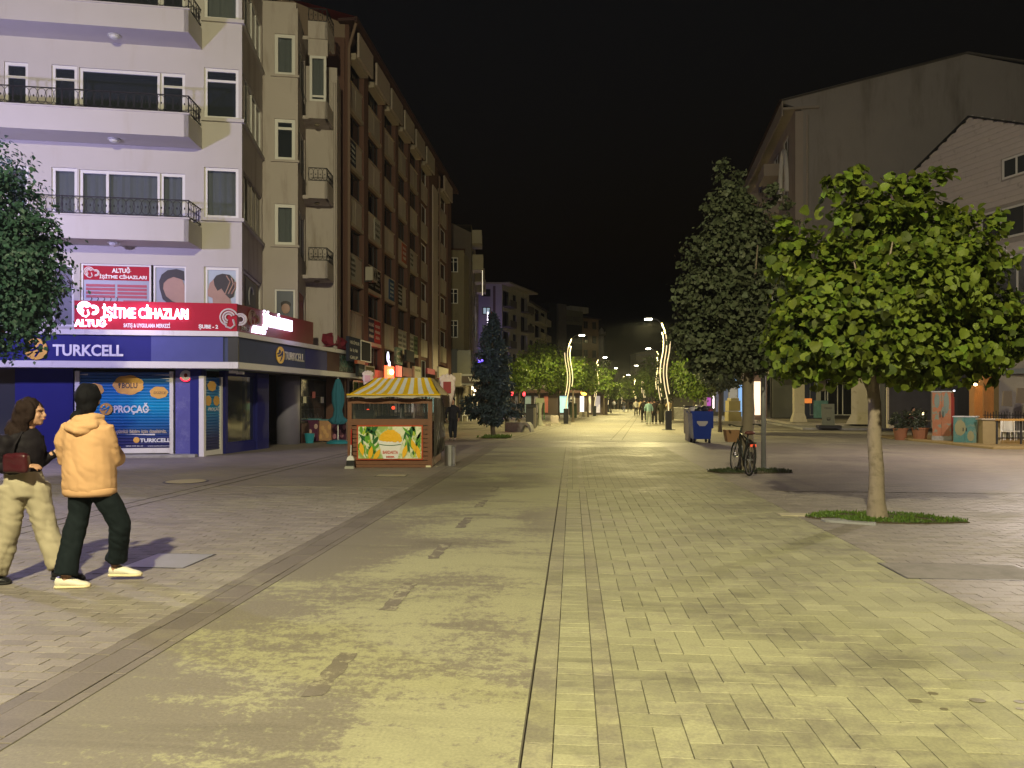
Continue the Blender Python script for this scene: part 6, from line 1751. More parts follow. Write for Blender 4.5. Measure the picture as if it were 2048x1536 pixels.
# ------------------------------------------------------------------ foliage
def leaves_obj(name, pts, nrm, size, mt, parent=None, droop=.3, seed=1, shape='broad', jit=.5, **kw):
    """many leaf-sized faces: pts (n,3) base points, nrm (n,3) rough facing directions"""
    g = np.random.default_rng(seed)
    n = len(pts)
    N = nrm + g.normal(0, jit, (n, 3)); N /= np.linalg.norm(N, axis=1, keepdims=True)+1e-9
    T = g.normal(0, 1, (n, 3)); T[:, 2] -= droop*2
    T -= N*np.sum(T*N, axis=1, keepdims=True); T /= np.linalg.norm(T, axis=1, keepdims=True)+1e-9
    B = np.cross(N, T)
    s = size*np.clip(g.lognormal(-.08, .3, (n, 1)), .45, 1.5)
    if shape == 'broad':       # heart-like, folded along the midrib: 8 outline points + tip
        out = [(0, 0, 0), (.10, .42, .06), (.42, .52, .12), (.78, .3, .06), (1.0, 0, -.1), (.78, -.3, .06), (.42, -.52, .12), (.10, -.42, .06)]
        fc = [(0, 1, 2, 3), (0, 3, 4), (0, 4, 5), (0, 5, 6, 7)]
    elif shape == 'small':
        out = [(0, 0, 0), (.45, .36, .08), (1, 0, -.06), (.45, -.36, .08)]
        fc = [(0, 1, 2), (0, 2, 3)]
    else:                      # needle sprig
        out = [(0, 0, 0), (.5, .16, .04), (1, 0, 0), (.5, -.16, -.04)]
        fc = [(0, 1, 2, 3)]
    V = np.concatenate([pts + s*(a*T + b*B + c*N) for a, b, c in out], axis=1).reshape(-1, 3)
    k = len(out)
    faces = []; loops = []
    tot = []
    starts = []
    F_ = np.array([len(f) for f in fc]); flat = np.concatenate([np.array(f) for f in fc])
    L = (np.arange(n)[:, None]*k + flat[None, :]).ravel()
    cnt = np.tile(F_, n); st = np.concatenate([[0], np.cumsum(cnt)[:-1]])
    me = bpy.data.meshes.new(name)
    org = np.array(LOC[parent]) if parent is not None else np.array(kw.get('loc', (0, 0, 0)), float)
    me.vertices.add(len(V)); me.vertices.foreach_set('co', (V-org).ravel())
    me.loops.add(len(L)); me.loops.foreach_set('vertex_index', L.astype(np.int32))
    me.polygons.add(len(cnt)); me.polygons.foreach_set('loop_start', st.astype(np.int32)); me.polygons.foreach_set('loop_total', cnt.astype(np.int32))
    me.materials.append(mt); me.update(); me.validate()
    o = bpy.data.objects.new(name, me); COL.objects.link(o)
    if parent is not None: o.parent = parent
    else: o.location = org
    LOC[o] = Vector(org)
    return o
m_bark = mat('bark', (.25, .205, .155), .9, var=.2, vs=6, bump=.6, bs=40, col2=(.17, .14, .1), lo=.5, hi=.65, ns=8)
m_barkd = mat('dark_bark', (.1, .08, .06), .9, var=.2, vs=6, bump=.5, bs=40)
def crown_points(cx, cy, cz, lobes, n, seed, inner=.25, flat=1.0):
    """clumps spread over several overlapping lobes, dense near the skin"""
    g = np.random.default_rng(seed)
    wts = np.array([l[3]**2 for l in lobes]); wts /= wts.sum()
    P_, N_ = [], []
    ncl = max(20, n//26)
    ids = g.choice(len(lobes), ncl, p=wts)
    for i in ids:
        lx, ly, lz, r, rz = lobes[i]
        d = g.normal(0, 1, 3); d /= np.linalg.norm(d)
        rr = (1-inner*g.random()**1.4) if g.random() < .8 else g.uniform(.3, .8)
        c = np.array([cx+lx+d[0]*r*rr, cy+ly+d[1]*r*rr, cz+lz+d[2]*rz*rr])
        m = max(4, int(n/ncl*g.uniform(.5, 1.5)))
        sp_ = r*.17
        pp = c + g.normal(0, 1, (m, 3))*np.array([sp_, sp_, sp_*.75])
        P_.append(pp); N_.append(np.tile(d*.9+np.array([0, -.25, .45]), (m, 1)))
    return np.concatenate(P_), np.concatenate(N_)
def trunk(t, X, Y, h, r0, r1, lean=(0, 0), mt=None, limbs=6, top=None, seed=0, spread=1.0):
    g = random.Random(seed)
    q = MB((X, Y, 0)); n = 9
    pts = [(lean[0]*i/n+.03*r0*10*math.sin(i*1.7+seed)*.3, lean[1]*i/n, h*i/n) for i in range(n+1)]
    rad = [r0*(1.35 if i == 0 else 1.1 if i == 1 else 1)*(1-(i/n)) + r1*(i/n) for i in range(n+1)]
    q.tube([(pts[0][0], pts[0][1], -.05)]+pts, [rad[0]*1.15]+rad, 14)
    q.build('trunk', mt or m_bark, t, smooth=True)
    if limbs:
        q = MB((X, Y, 0))
        H_ = top or h*2
        for i in range(limbs):
            a = g.uniform(0, 6.28); z0 = h*g.uniform(.8, 1.0); L = spread*g.uniform(.6, 1.0)
            e = (lean[0]+math.cos(a)*L, lean[1]+math.sin(a)*L, z0+(H_-h)*g.uniform(.35, .85))
            mid = (lean[0]+math.cos(a)*L*.4, lean[1]+math.sin(a)*L*.4, z0+(e[2]-z0)*.55)
            q.tube([(lean[0]*z0/h, lean[1]*z0/h, z0), mid, e], [r1*.5, r1*.32, r1*.1], 6)
        q.tube([(lean[0], lean[1], h), (lean[0], lean[1], H_*.92)], [r1, r1*.25], 7)
        q.build('limbs', mt or m_bark, t, smooth=True)
m_lf1 = leaf_mat('bright_linden_leaf', (.115, .16, .018), ra=.6, trans=.42, rough=.55, spec=.25)
m_lf1o = leaf_mat('bright_linden_leaf_single', (.115, .165, .02), ra=.5, trans=.35, rough=.55, spec=.25)
m_lf2 = leaf_mat('dark_tree_leaf', (.07, .085, .045), ra=.35, trans=.2, spec=.25, rough=.55)
m_lf3 = leaf_mat('left_tree_leaf', (.05, .115, .085), ra=.4, trans=.25)
m_lf4 = leaf_mat('street_tree_leaf', (.11, .17, .02), ra=.4, trans=.4)
m_ndl = leaf_mat('blue_spruce_needle', (.038, .06, .075), ra=.4, trans=.05)

# nearest tree: a young linden
X, Y = 4.97, 10.2
t = thing('linden_tree', 'nearest young linden with big bright leaves in a grassy pit on the right', 'tree', (X, Y, 0))
trunk(t, X, Y, 2.0, .108, .075, lean=(-.06, 0), limbs=9, top=4.0, seed=3, spread=1.0)
lobes = [(.1, 0, 2.85, 1.2, .85), (-.65, -.1, 2.75, .95, .75), (.95, .1, 2.7, .95, .7), (-.15, 0, 3.7, 1.0, .8), (.45, .1, 3.95, .85, .75), (-.95, 0, 3.3, .65, .7), (.75, -.1, 3.35, .95, .7), (1.35, 0, 2.6, .75, .55), (-1.1, 0, 2.55, .6, .5), (0, -.7, 2.8, .85, .8), (-.25, 0, 4.25, .5, .5), (.65, 0, 4.3, .55, .5), (1.5, .1, 3.05, .5, .45)]
lobes = [(a*.93+.08, b, c, r*.78, z*.78) for a, b, c, r, z in lobes] + [(1.6, 0, 2.4, .35, .3), (-.45, 0, 4.55, .28, .28), (.35, 0, 4.62, .25, .25), (-1.2, 0, 3.6, .35, .35), (1.3, 0, 3.75, .4, .4), (.0, -.2, 2.3, 1.0, .42), (.7, -.3, 2.25, .8, .38), (-.7, 0, 2.3, .7, .4)]
P_, N_ = crown_points(X, Y, .02, lobes, 21000, 5)
ok = (P_[:, 2] > 1.78) & ~((P_[:, 2] < 2.1) & (np.hypot(P_[:, 0]-X, P_[:, 1]-Y) > 1.9))
P_, N_ = P_[ok], N_[ok]
leaves_obj('crown', P_, N_, .1, m_lf1, t, droop=.7, seed=2, jit=.55)['kind'] = 'stuff'
# the three hundred nearest leaves as leaves of their own
front = P_[np.argsort(P_[:, 1]*1.0 + np.random.default_rng(1).random(len(P_))*.5)][:300] + np.array([0, -.07, 0])
one = leaves_obj('leaf', np.zeros((1, 3)), np.array([[0, -1, .4]]), .11, m_lf1o, None, droop=3, seed=4, jit=.01)
lm = one.data; bpy.data.objects.remove(one)
g_ = random.Random(4)
for p in front:
    o = bpy.data.objects.new('leaf', lm); COL.objects.link(o); o.parent = t
    o.location = Vector(p) - LOC[t]; o.rotation_euler = (g_.gauss(0, .6), g_.gauss(0, .6), g_.gauss(0, .9)); s_ = g_.uniform(.75, 1.2); o.scale = (s_, s_, s_)
def grass_pit(X, Y, poly, n, label, seed, h=.05, mt=None, hb=0):
    """soil bed with a rough grass cover"""
    q = MB((X, Y, 0)); q.vprism(poly, -.01, .014)
    s = q.build('tree_pit', mat('soil', (.07, .055, .03), .95, var=.3, vs=12, bump=.8, bs=30), loc=(X, Y, 0), kind='structure')
    g = np.random.default_rng(seed); P2 = []
    xs = [p[0] for p in poly]; ys = [p[1] for p in poly]
    def inside(x, y):
        c = False; j = len(poly)-1
        for i in range(len(poly)):
            if (poly[i][1] > y) != (poly[j][1] > y) and x < (poly[j][0]-poly[i][0])*(y-poly[i][1])/(poly[j][1]-poly[i][1])+poly[i][0]: c = not c
            j = i
        return c
    while len(P2) < n:
        x, y = g.uniform(min(xs), max(xs)), g.uniform(min(ys), max(ys))
        if inside(x, y) and noise.noise(Vector((x*3, y*3, seed))) > -.22: P2.append((X+x, Y+y, .012))
    P2 = np.array(P2); nr = np.tile(np.array([0, -1., .3]), (n, 1))
    o = leaves_obj('grass', P2, nr, h, mt or leaf_mat('grass_blade', (.06, .11, .02), trans=.3), None, droop=-2.2, seed=seed, shape='needle', jit=.6, loc=(X, Y, 0))
    o['kind'] = 'stuff'; o['label'] = label; o['category'] = 'grass'
m_grass = leaf_mat('grass_blade_bright', (.085, .15, .02), trans=.3)
grass_pit(X, Y, [(-.95, .1), (-.55, .45), (.2, .42), (.75, .2), (1.05, -.2), (1.0, -.42), (.3, -.5), (-.35, -.42), (-.75, -.25)], 4200, 'short green grass around the foot of the nearest linden', 1, .036, m_grass)
q = MB((X, Y, 0)); q.bbox(-.85, -.55, -.34, -.2, -.01, .03, .01); q.fr = (X-.75, Y-.25, R(-28)); q.bbox(0, .55, -.12, .02, -.01, .028, .01); q.build('broken_kerb', m_lid, loc=(X-.7, Y-.3, 0), label='broken pale kerb pieces at the left edge of the grassy pit', cat='kerb stone')
X, Y = G(1590, 1030)
MB((X, Y, -AS)).bbox(-.22, .22, -.12, .12, -.01, .012, .004).build('pale_slab', bpy.data.materials['tan_lid'], loc=(X, Y, 0), label='small tan slab in the paving left of the grassy pit', cat='slab')

# second tree, taller and duller
X, Y = gx(1494, 16.9), 16.9
t = thing('tall_tree', 'taller dull green tree behind the bicycle with a pointed top', 'tree', (X, Y, 0))
trunk(t, X, Y, 2.5, .15, .11, lean=(.05, 0), limbs=10, top=6.4, seed=6, spread=1.2, mt=mat('grey_bark', (.15, .125, .09), .9, var=.25, vs=5, bump=.6, bs=35))
lobes = [(-.35, 0, 6.5, .32, .7), (-.45, 0, 5.8, .55, .6), (.65, 0, 5.8, .35, .7), (-.1, 0, 5.3, .6, .6), (-.5, 0, 4.8, .85, .75), (.6, .1, 5.0, .6, .8), (-.85, 0, 4.0, .75, .6), (.4, 0, 4.0, .85, .8), (-.3, 0, 3.2, .95, .7), (-1.05, 0, 3.0, .6, .4), (.8, 0, 3.1, .65, .5), (.1, -.6, 3.6, .7, .8), (-1.05, 0, 4.5, .4, .5), (.1, 0, 2.65, .8, .4), (-.8, 0, 2.5, .5, .3)]
P_, N_ = crown_points(X, Y, 0, lobes, 25000, 15)
ok = P_[:, 2] > 2.15
leaves_obj('crown', P_[ok], N_[ok], .09, m_lf2, t, droop=.6, seed=9, jit=.75)['kind'] = 'stuff'
grass_pit(X, Y, [(-.9, 0), (-.3, .45), (.5, .5), (1.0, .1), (.9, -.35), (0, -.5), (-.7, -.45)], 2500, 'thin dark grass in the pit under the bicycle', 2, .05, leaf_mat('grass_blade_dull', (.035, .05, .015), trans=.2))
# left edge tree
X, Y = gx(-70, 14.0), 14.0
t = thing('street_tree', 'dark bluish green tree cut off by the left edge before the shop', 'tree', (X, Y, 0))
trunk(t, X, Y, 2.2, .14, .1, limbs=8, top=6, seed=8, spread=1.2)
lobes = [(.1, 0, 5.8, 1.0, .8), (.3, 0, 4.9, 1.1, .95), (.6, 0, 4.0, 1.1, .85), (.4, 0, 3.2, 1.05, .7), (-.5, 0, 2.95, 1.2, .6), (.95, 0, 4.4, .8, .7), (.9, 0, 3.5, .65, .5), (-.4, 0, 4.2, 1.4, 1.4), (1.1, .1, 4.75, .5, .45), (1.15, 0, 3.6, .5, .5)]
P_, N_ = crown_points(X, Y, 0, lobes, 27000, 23)
leaves_obj('crown', P_, N_, .10, m_lf3, t, droop=.7, seed=11, shape='small')['kind'] = 'stuff'

# blue spruce
def conifer(X, Y, h, r, z0, label, n=15000, seed=3):
    t = thing('blue_spruce', label, 'tree', (X, Y, 0))
    q = MB((X, Y, 0)); q.tube([(0.05, 0, -.05), (.0, 0, .5), (-.06, 0, 1.2), (0, 0, h*.95)], [.12, .095, .08, .02], 10); q.build('trunk', m_barkd, t, smooth=True)
    g = np.random.default_rng(seed); P2, N2 = [], []
    q = MB((X, Y, 0))
    nb = 150
    for i in range(nb):
        f = (i+g.random())/nb; z = z0+(h-z0)*f
        L = r*(1-f)**.68*g.uniform(.65, 1.1)*(min(1, .55+f*4))
        a = g.uniform(0, 6.283)
        tip = np.array([math.cos(a)*L, math.sin(a)*L, z-.12*L+(f-.4)*.25*L])
        q.tube([(0, 0, z), (tip[0]*.6, tip[1]*.6, z-.1*L), tuple(tip)], [.02, .012, .005], 4)
        m = int(n/nb*(.35+1.2*(1-f)))
        u = g.uniform(.25, 1.02, m)[:, None]
        side = np.array([-math.sin(a), math.cos(a), 0])
        pp = np.array([0, 0, z]) + (tip-np.array([0, 0, z]))*u + side*g.normal(0, .22, (m, 1))*L*(1.05-u) + np.array([0, 0, 1])*g.normal(-.03, .06, (m, 1))
        P2.append(pp+np.array([X, Y, 0])); N2.append(np.tile(np.array([math.cos(a)*.5, math.sin(a)*.5, .7]), (m, 1)))
    q.build('branches', m_barkd, t)
    leaves_obj('crown', np.concatenate(P2), np.concatenate(N2), .17, m_ndl, t, droop=.4, seed=seed, shape='needle', jit=.7)['kind'] = 'stuff'
conifer(gx(985, 32), 32, 5.3, 1.38, .85, 'blue spruce in front of the pale violet-lit block', n=30000)
grass_pit(gx(985, 32), 32, [(-.7, .1), (0, .5), (.8, .2), (.6, -.5), (-.3, -.5)], 900, 'ragged grass tuft ring under the blue spruce', 5, .12, m_grass)

# street trees along the walk
def street_tree(px, Y, ptop, pbot, wpx, label, n=3500, mt=None, seed=1, leaf=.16, py_base=None, cyl=False, trunkr=.09, xoff=0):
    X = gx(px, Y); zt, zb = gz(ptop, Y), gz(pbot, Y); r = wpx/2/F*Y
    t = thing('street_tree', label, 'tree', (X, Y, 0))
    trunk(t, X, Y, max(1.2, zb+.3), trunkr, trunkr*.7, limbs=5, top=zt*.9, seed=seed, spread=r*.7, mt=m_barkd)
    g = random.Random(seed); hh = (zt-zb)/2; cz = (zt+zb)/2
    lobes = [(g.uniform(-.35, .35)*r, g.uniform(-.35, .35)*r, cz+g.uniform(-.35, .4)*hh, r*g.uniform(.55, .75), hh*g.uniform(.5, .65)) for _ in range(7)] + [(0, 0, cz+hh*.35, r*.6, hh*.6), (0, 0, cz-hh*.3, r*.8, hh*.6), (0, -.1, cz, r*.75, hh*.85)]
    P_, N_ = crown_points(X+xoff, Y, 0, lobes, n, seed+50)
    ok = (P_[:, 2] > zb) & (P_[:, 2] < zt+.15)
    leaves_obj('crown', P_[ok], N_[ok], leaf, mt or m_lf4, t, droop=.6, seed=seed, shape='small')['kind'] = 'stuff'
street_tree(1038, 46, 716, 783, 62, 'small forked tree right of the spruce', 2200, mt=m_lf4, seed=21)
street_tree(1078, 58, 680, 785, 110, 'big round linden left of the first left lamp', 6500, seed=22, leaf=.2)
street_tree(1146, 56, 708, 775, 58, 'bright lit tree touching the first left lamp', 3200, seed=23, leaf=.19)
street_tree(1118, 66, 690, 790, 80, 'lit linden behind the first left lamp', 4200, seed=24, leaf=.22)
street_tree(1176, 72, 712, 790, 62, 'linden between the first and second left lamps', 3200, seed=25, leaf=.24)
street_tree(1208, 82, 718, 795, 52, 'linden at the second left lamp head', 2600, seed=26, leaf=.26)
street_tree(1222, 94, 757, 800, 36, 'clipped round tree with a golden lit top', 2400, seed=27, leaf=.2)
street_tree(1256, 112, 742, 800, 46, 'far linden on the left near the street end', 2000, seed=28, leaf=.32)
street_tree(1278, 150, 752, 800, 44, 'farthest tree closing the middle of the street', 2000, seed=29, leaf=.4)
street_tree(1236, 140, 760, 800, 40, 'small far tree behind the lone walker', 1600, seed=30, leaf=.4)
street_tree(1304, 85, 706, 800, 56, 'lit linden left of the big right lamp', 4200, seed=31, leaf=.28)
street_tree(1345, 60, 678, 800, 64, 'dark linden right behind the big right lamp', 5000, seed=32, leaf=.22, mt=m_lf2)
street_tree(1388, 47, 690, 806, 108, 'broad dark tree over the waste containers', 8000, seed=33, leaf=.17, mt=m_lf4)
street_tree(1440, 38, 700, 785, 100, 'dark low-branched tree right of the waste containers', 5000, seed=34, leaf=.15, mt=m_lf2)
street_tree(1330, 110, 740, 805, 50, 'distant dark linden behind the right lamps', 1800, seed=36, leaf=.3, mt=m_lf2)
# pots and terrace at the right
def shrub(t, X, Y, z0, r, h, n, seed, mt):
    P_, N_ = crown_points(X, Y, 0, [(0, 0, z0+h*.5, r, h*.5), (r*.3, 0, z0+h*.6, r*.7, h*.4), (-r*.3, 0, z0+h*.4, r*.7, h*.4)], n, seed)
    leaves_obj('foliage', P_, N_, .09, mt, t, droop=.2, seed=seed, shape='small')['kind'] = 'stuff'
m_shr = leaf_mat('dark_shrub_leaf', (.03, .04, .02), trans=.15)
for px, py, s, lab, sd in ((1801, 880, 1.0, 'left of two terracotta pots with a dark round shrub', 41), (1840, 882, 1.1, 'right of two terracotta pots with a dark round shrub', 42)):
    t, X, Y = pot(px, py, s, lab); shrub(t, X, Y, .45, .36, .8, 900, sd, m_shr)
TY = 25.5
def tx_(px, Y=TY): return gx(px, Y)
q = MB(); q.bbox(tx_(1953), tx_(2200), 24.6, 33, -.02, .09, .03); q.build('terrace_floor', mat('terrace_floor', (.3, .22, .1), .7, var=.2, vs=3), kind='structure')
def tpost(px, w, Y, h, mt, lab):
    X = gx(px, Y); t = thing('terrace_post', lab, 'post', (X, Y, .09))
    q = MB((X, Y, 0)); q.bbox(-w/2, w/2, -w/2, w/2, .09, h, .02); q.build('shaft', mt, t)
    q = MB((X, Y, 0))
    for k in range(4): q.box(-w/2+w*(k+.5)/4-.01, -w/2+w*(k+.5)/4+.01, -w/2-.012, -w/2, .3, h-.2)
    q.build('fluting', mt, t)
m_wd = mat('amber_wood', (.26, .12, .035), .55, var=.2, vs=6)
tpost(1952, .34, 30, 2.2, m_wd, 'fluted post glowing amber in the terrace light')
tpost(1971, .42, 31, 3.6, m_wd, 'tall brown wooden post right of the glowing amber post')
tpost(1986, .3, 31.5, 3.6, mat('olive_wood', (.14, .1, .04), .6), 'darker wooden post at the right of the terrace posts')
lamp_light('terrace_lamp', (gx(1948, 29.2), 29.0, 2.55), 40, (1, .5, .08), .08)
q = MB(); q.ell((gx(1951, 29.5), 29.5, gz(769, 29.5)), (.06, .06, .05)); q.build('spot_lamp', glow('amber_bulb', (1, .8, .4), 20), loc=(gx(1951, 29.5), 29.5, 2.2), label='tiny bright bulb on top of the glowing amber post', cat='lamp')
lamp_light('terrace_lamp', (gx(2030, 27), 26.5, 1.7), 26, (1, .62, .12), .08)
X, Y = gx(1978, 26.3), 26.3
q = MB((X, Y, R(-10))); q.bbox(-.28, .28, -.2, .2, .09, .92, .01); ct = q.build('counter_pier', mat('ochre_stone', (.26, .2, .1), .8, var=.2, vs=4), loc=(X, Y, .09), label='ochre stone pier at the corner of the terrace counter', cat='pier')
q = MB((X, Y, R(-10))); q.bbox(-.34, .34, -.25, .25, .92, .97, .01); q.build('cap', m_sillb, ct)
t = thing('terrace_counter', 'amber lit wooden counter top with dark frame at the right edge', 'counter', (gx(2025, 26), 26, .09))
q = MB(); q.bbox(gx(1992, 26), gx(2120, 26), 25.7, 26.3, .9, .96, .02); q.build('top', mat('honey_wood', (.45, .25, .07), .4), t)
q = MB()
for px in (1994, 2042, 2100): q.tube([(gx(px, 26), 26, .09), (gx(px, 26), 26, .9)], .03, 6)
q.tube([(gx(1994, 26), 26, .3), (gx(2100, 26), 26, .3)], .02, 6); q.build('frame', M['dark_metal'], t)
for i, (px, py) in enumerate(((2005, 870), (2026, 858), (2020, 868), (2038, 872))):
    X = gx(px, 28.5); q = MB((X, 28.5, .4*i)); q.box(-.2, .2, -.2, .2, .42, .45)
    t = thing('terrace_chair', ('white low chair under the counter, leftmost', 'white chair whose back shows above the counter', 'white low chair in the middle under the counter', 'white low chair nearest the right edge')[i], 'chair', (X, 28.5, .09))
    q.build('seat', m_white, t)
    q = MB((X, 28.5, .4*i)); q.box(-.2, .2, .18, .2, .45, .85); q.build('backrest', m_white, t)
    for a_ in (-.18, .18):
        for b_ in (-.18, .18):
            q = MB((X, 28.5, .4*i)); q.tube([(a_, b_, .09), (a_, b_, .42)], .015, 4); q.build('leg', m_white, t)
# fence on the terrace
t = thing('terrace_fence', 'low dark iron fence behind the terrace counter', 'fence', (gx(2010, 30), 30, .09))
for k in range(26):
    X = gx(1965, 30)+k*.11; q = MB(); q.box(X-.012, X+.012, 30, 30.02, .09, 1.15+.04*math.sin(k*1.6)); q.build('bar', m_iron, t)
q = MB(); q.box(gx(1962, 30), gx(1962, 30)+3.0, 29.99, 30.03, 1.0, 1.03); q.box(gx(1962, 30), gx(1962, 30)+3.0, 29.99, 30.03, .25, .28); q.build('rail', m_iron, t)
for i, (px, py, w, h) in enumerate(((2015, 798, .5, .65), (2043, 792, .5, .65))):
    X = gx(px, 33); q = MB((X, 33, R(10))); z0 = gz(py, 33)-.3; q.prism([(-w/2, z0), (w/2, z0-.03), (w/2-.04, z0+h), (-w/2+.05, z0+h)], 0, .05)
    q.build('menu_sheet', mat('beige_sheet', (.22, .18, .14), .7), loc=(X, 33, z0), label=('beige upright panel on the dark terrace, left one' if i == 0 else 'beige upright panel on the dark terrace at the right edge'), cat='panel')
# dark pavilion behind
q = MB(); q.box(gx(1760, 38), gx(2300, 38), 37.5, 38, .24, 3.1)
pv = q.build('dark_pavilion', mat('pavilion_dark', (.025, .025, .03), .6, var=.5, vs=2), loc=(gx(1960, 38), 37.8, .24), label='dark pavilion wall behind the terrace under the linden crown', cat='pavilion')
q = MB(); q.box(gx(2020, 36), gx(2300, 36), 34.5, 37.4, gz(748, 36), gz(738, 36)); q.build('canopy', mat('bluegrey_awning', (.16, .18, .24), .5), pv)
for i, px in enumerate((1776, 1866)):
    q = MB(); q.box(gx(px-2, 37.3), gx(px+2, 37.3), 37.3, 37.4, .24, 2.6); q.build('pale_post', m_pil, pv)
q = MB(); q.box(gx(1776, 37), gx(1792, 37), 36.9, 37.1, .24, .42); q.build('pale_sill', m_pil, pv)
for px, py, r, c, s_, lab in ((1889, 703, .07, (.8, .9, 1), 30, 'small cold white lamp seen through the linden leaves'), (1845, 826, .09, (1, .75, .4), 5, 'warm table lamp glimpsed behind the right terracotta pot'), (1820, 831, .07, (1, .5, .3), 2, 'dim pinkish lamp behind the terracotta pots'), (1908, 782, .04, (.8, .9, 1), 8, 'pinpoint white lamp above the painted cabinet')):
    X = gx(px, 36.5); q = MB((X, 36.5, 0)); q.ell((0, 0, gz(py, 36.5)), (r, r, r), 10, 6)
    q.build('small_lamp', glow('lamp_%d' % px, c, s_), loc=(X, 36.5, gz(py, 36.5)), label=lab, cat='lamp')
lamp_light('terrace_table_light', (gx(1845, 36), 35.6, 1.4), 12, (1, .7, .35), .1)
# ------------------------------------------------------------------ people
def remeshed(name, mb, mt, parent, voxel=.02, it=4, wr=0.0, wscale=(6, 6, 2.5), seed=0, fac=.5):
    """fuse the overlapping forms of mb into one continuous smooth surface"""
    me = mb.mesh(name, mt, LOC[parent])
    ob = bpy.data.objects.new(name, me); COL.objects.link(ob)
    r = ob.modifiers.new('r', 'REMESH'); r.mode = 'VOXEL'; r.voxel_size = voxel; r.adaptivity = 0
    s = ob.modifiers.new('s', 'SMOOTH'); s.factor = fac; s.iterations = it
    dg = bpy.context.evaluated_depsgraph_get()
    m2 = bpy.data.meshes.new_from_object(ob.evaluated_get(dg))
    bpy.data.objects.remove(ob)
    if wr:
        n = len(m2.vertices); co = np.zeros(n*3); no = np.zeros(n*3)
        m2.vertices.foreach_get('co', co); m2.vertices.foreach_get('normal', no)
        co = co.reshape(-1, 3); no = no.reshape(-1, 3)
        d = np.array([abs(noise.noise(Vector((p[0]*wscale[0]+seed, p[1]*wscale[1], p[2]*wscale[2]+p[0]*3))))*2 + .45*abs(noise.noise(Vector((p[0]*9+seed, p[1]*9, p[2]*15+p[0]*8))))*2 + .12*noise.noise(Vector((p[0]*34, p[1]*34, p[2]*22))) for p in co])
        co += no*(d[:, None]-.5)*wr
        m2.vertices.foreach_set('co', co.ravel()); m2.update()
    m2.materials.clear(); m2.materials.append(mt); m2.shade_smooth()
    o = bpy.data.objects.new(name, m2); COL.objects.link(o); o.parent = parent; LOC[o] = LOC[parent]
    return o
def V3(t): return Vector(t)
def ringtube(mb, rows, n=14):
    """rows: (cx, cy, z, rx, ry)"""
    rings = [[mb.P(cx+rx*math.cos(2*math.pi*k/n), cy+ry*math.sin(2*math.pi*k/n), z) for k in range(n)] for cx, cy, z, rx, ry in rows]
    mb.ringfaces(rings)
def head_form(mb, c, yaw, s=1.0):
    """skull, jaw, nose, brow, ears and neck; yaw 0 looks away (+y), negative turns to the right"""
    rot = Matrix.Rotation(yaw, 3, 'Z'); c = Vector(c)
    def e(p, r): mb.ell(c+rot@(Vector(p)*s), [x*s for x in r], 14, 10, rot=rot)
    e((0, -.012, .025), (.076, .093, .092)); e((0, .03, -.045), (.056, .06, .065)); e((0, .06, -.085), (.03, .028, .025))
    e((0, .098, -.02), (.012, .02, .022)); e((0, .09, .005), (.009, .014, .026)); e((0, .07, .03), (.055, .028, .014))
    e((0, .088, -.055), (.022, .014, .009))
    for sx_ in (-1, 1): e((sx_*.078, -.005, -.01), (.009, .02, .03)); e((sx_*.035, .06, -.025), (.022, .022, .025))
def face_bits(t, c, yaw, s, skin):
    rot = Matrix.Rotation(yaw, 3, 'Z'); c = Vector(c)
    q = MB()
    for sx_ in (-1, 1): q.ell(c+rot@(Vector((sx_*.031, .086, .008))*s), (.009*s, .006*s, .005*s), 8, 6, rot=rot); q.tube([c+rot@(Vector((sx_*.018, .096, .028))*s), c+rot@(Vector((sx_*.044, .08, .029))*s)], .0022*s, 4)
    q.build('eyes', M['black'], t)
    q = MB(); q.ell(c+rot@(Vector((0, .102, -.052))*s), (.02*s, .006*s, .006*s), 8, 6, rot=rot); q.build('lips', mat('lips', (.3, .08, .07), .5), t)
def hand_form(mb, w, d, up, s=1.0, side=1):
    """palm with four bent fingers and a thumb; w wrist, d pointing direction, up back of hand"""
    w, d, up = Vector(w), Vector(d).normalized(), Vector(up).normalized()
    sd = d.cross(up).normalized(); up = sd.cross(d).normalized()
    mb.tube([w-d*.03*s, w+d*.02*s, w+d*.085*s], [.027*s, .034*s, .036*s], 8, flat=.5)
    for i, L in enumerate((.062, .075, .07, .054)):
        b = w+d*.08*s+sd*(i-1.5)*.02*s
        mb.tube([b-d*.02*s, b+d*L*.45*s-up*.006*s, b+d*L*.8*s-up*.024*s, b+d*L*.9*s-up*.045*s], [.0095*s, .009*s, .0085*s, .007*s], 6)
    b = w+d*.02*s+sd*side*.03*s
    mb.tube([b, b+d*.03*s+sd*side*.022*s-up*.01*s, b+d*.06*s+sd*side*.02*s-up*.025*s], [.012*s, .011*s, .008*s], 6)
m_skin = mat('skin', (.42, .24, .16), .5, var=.06)
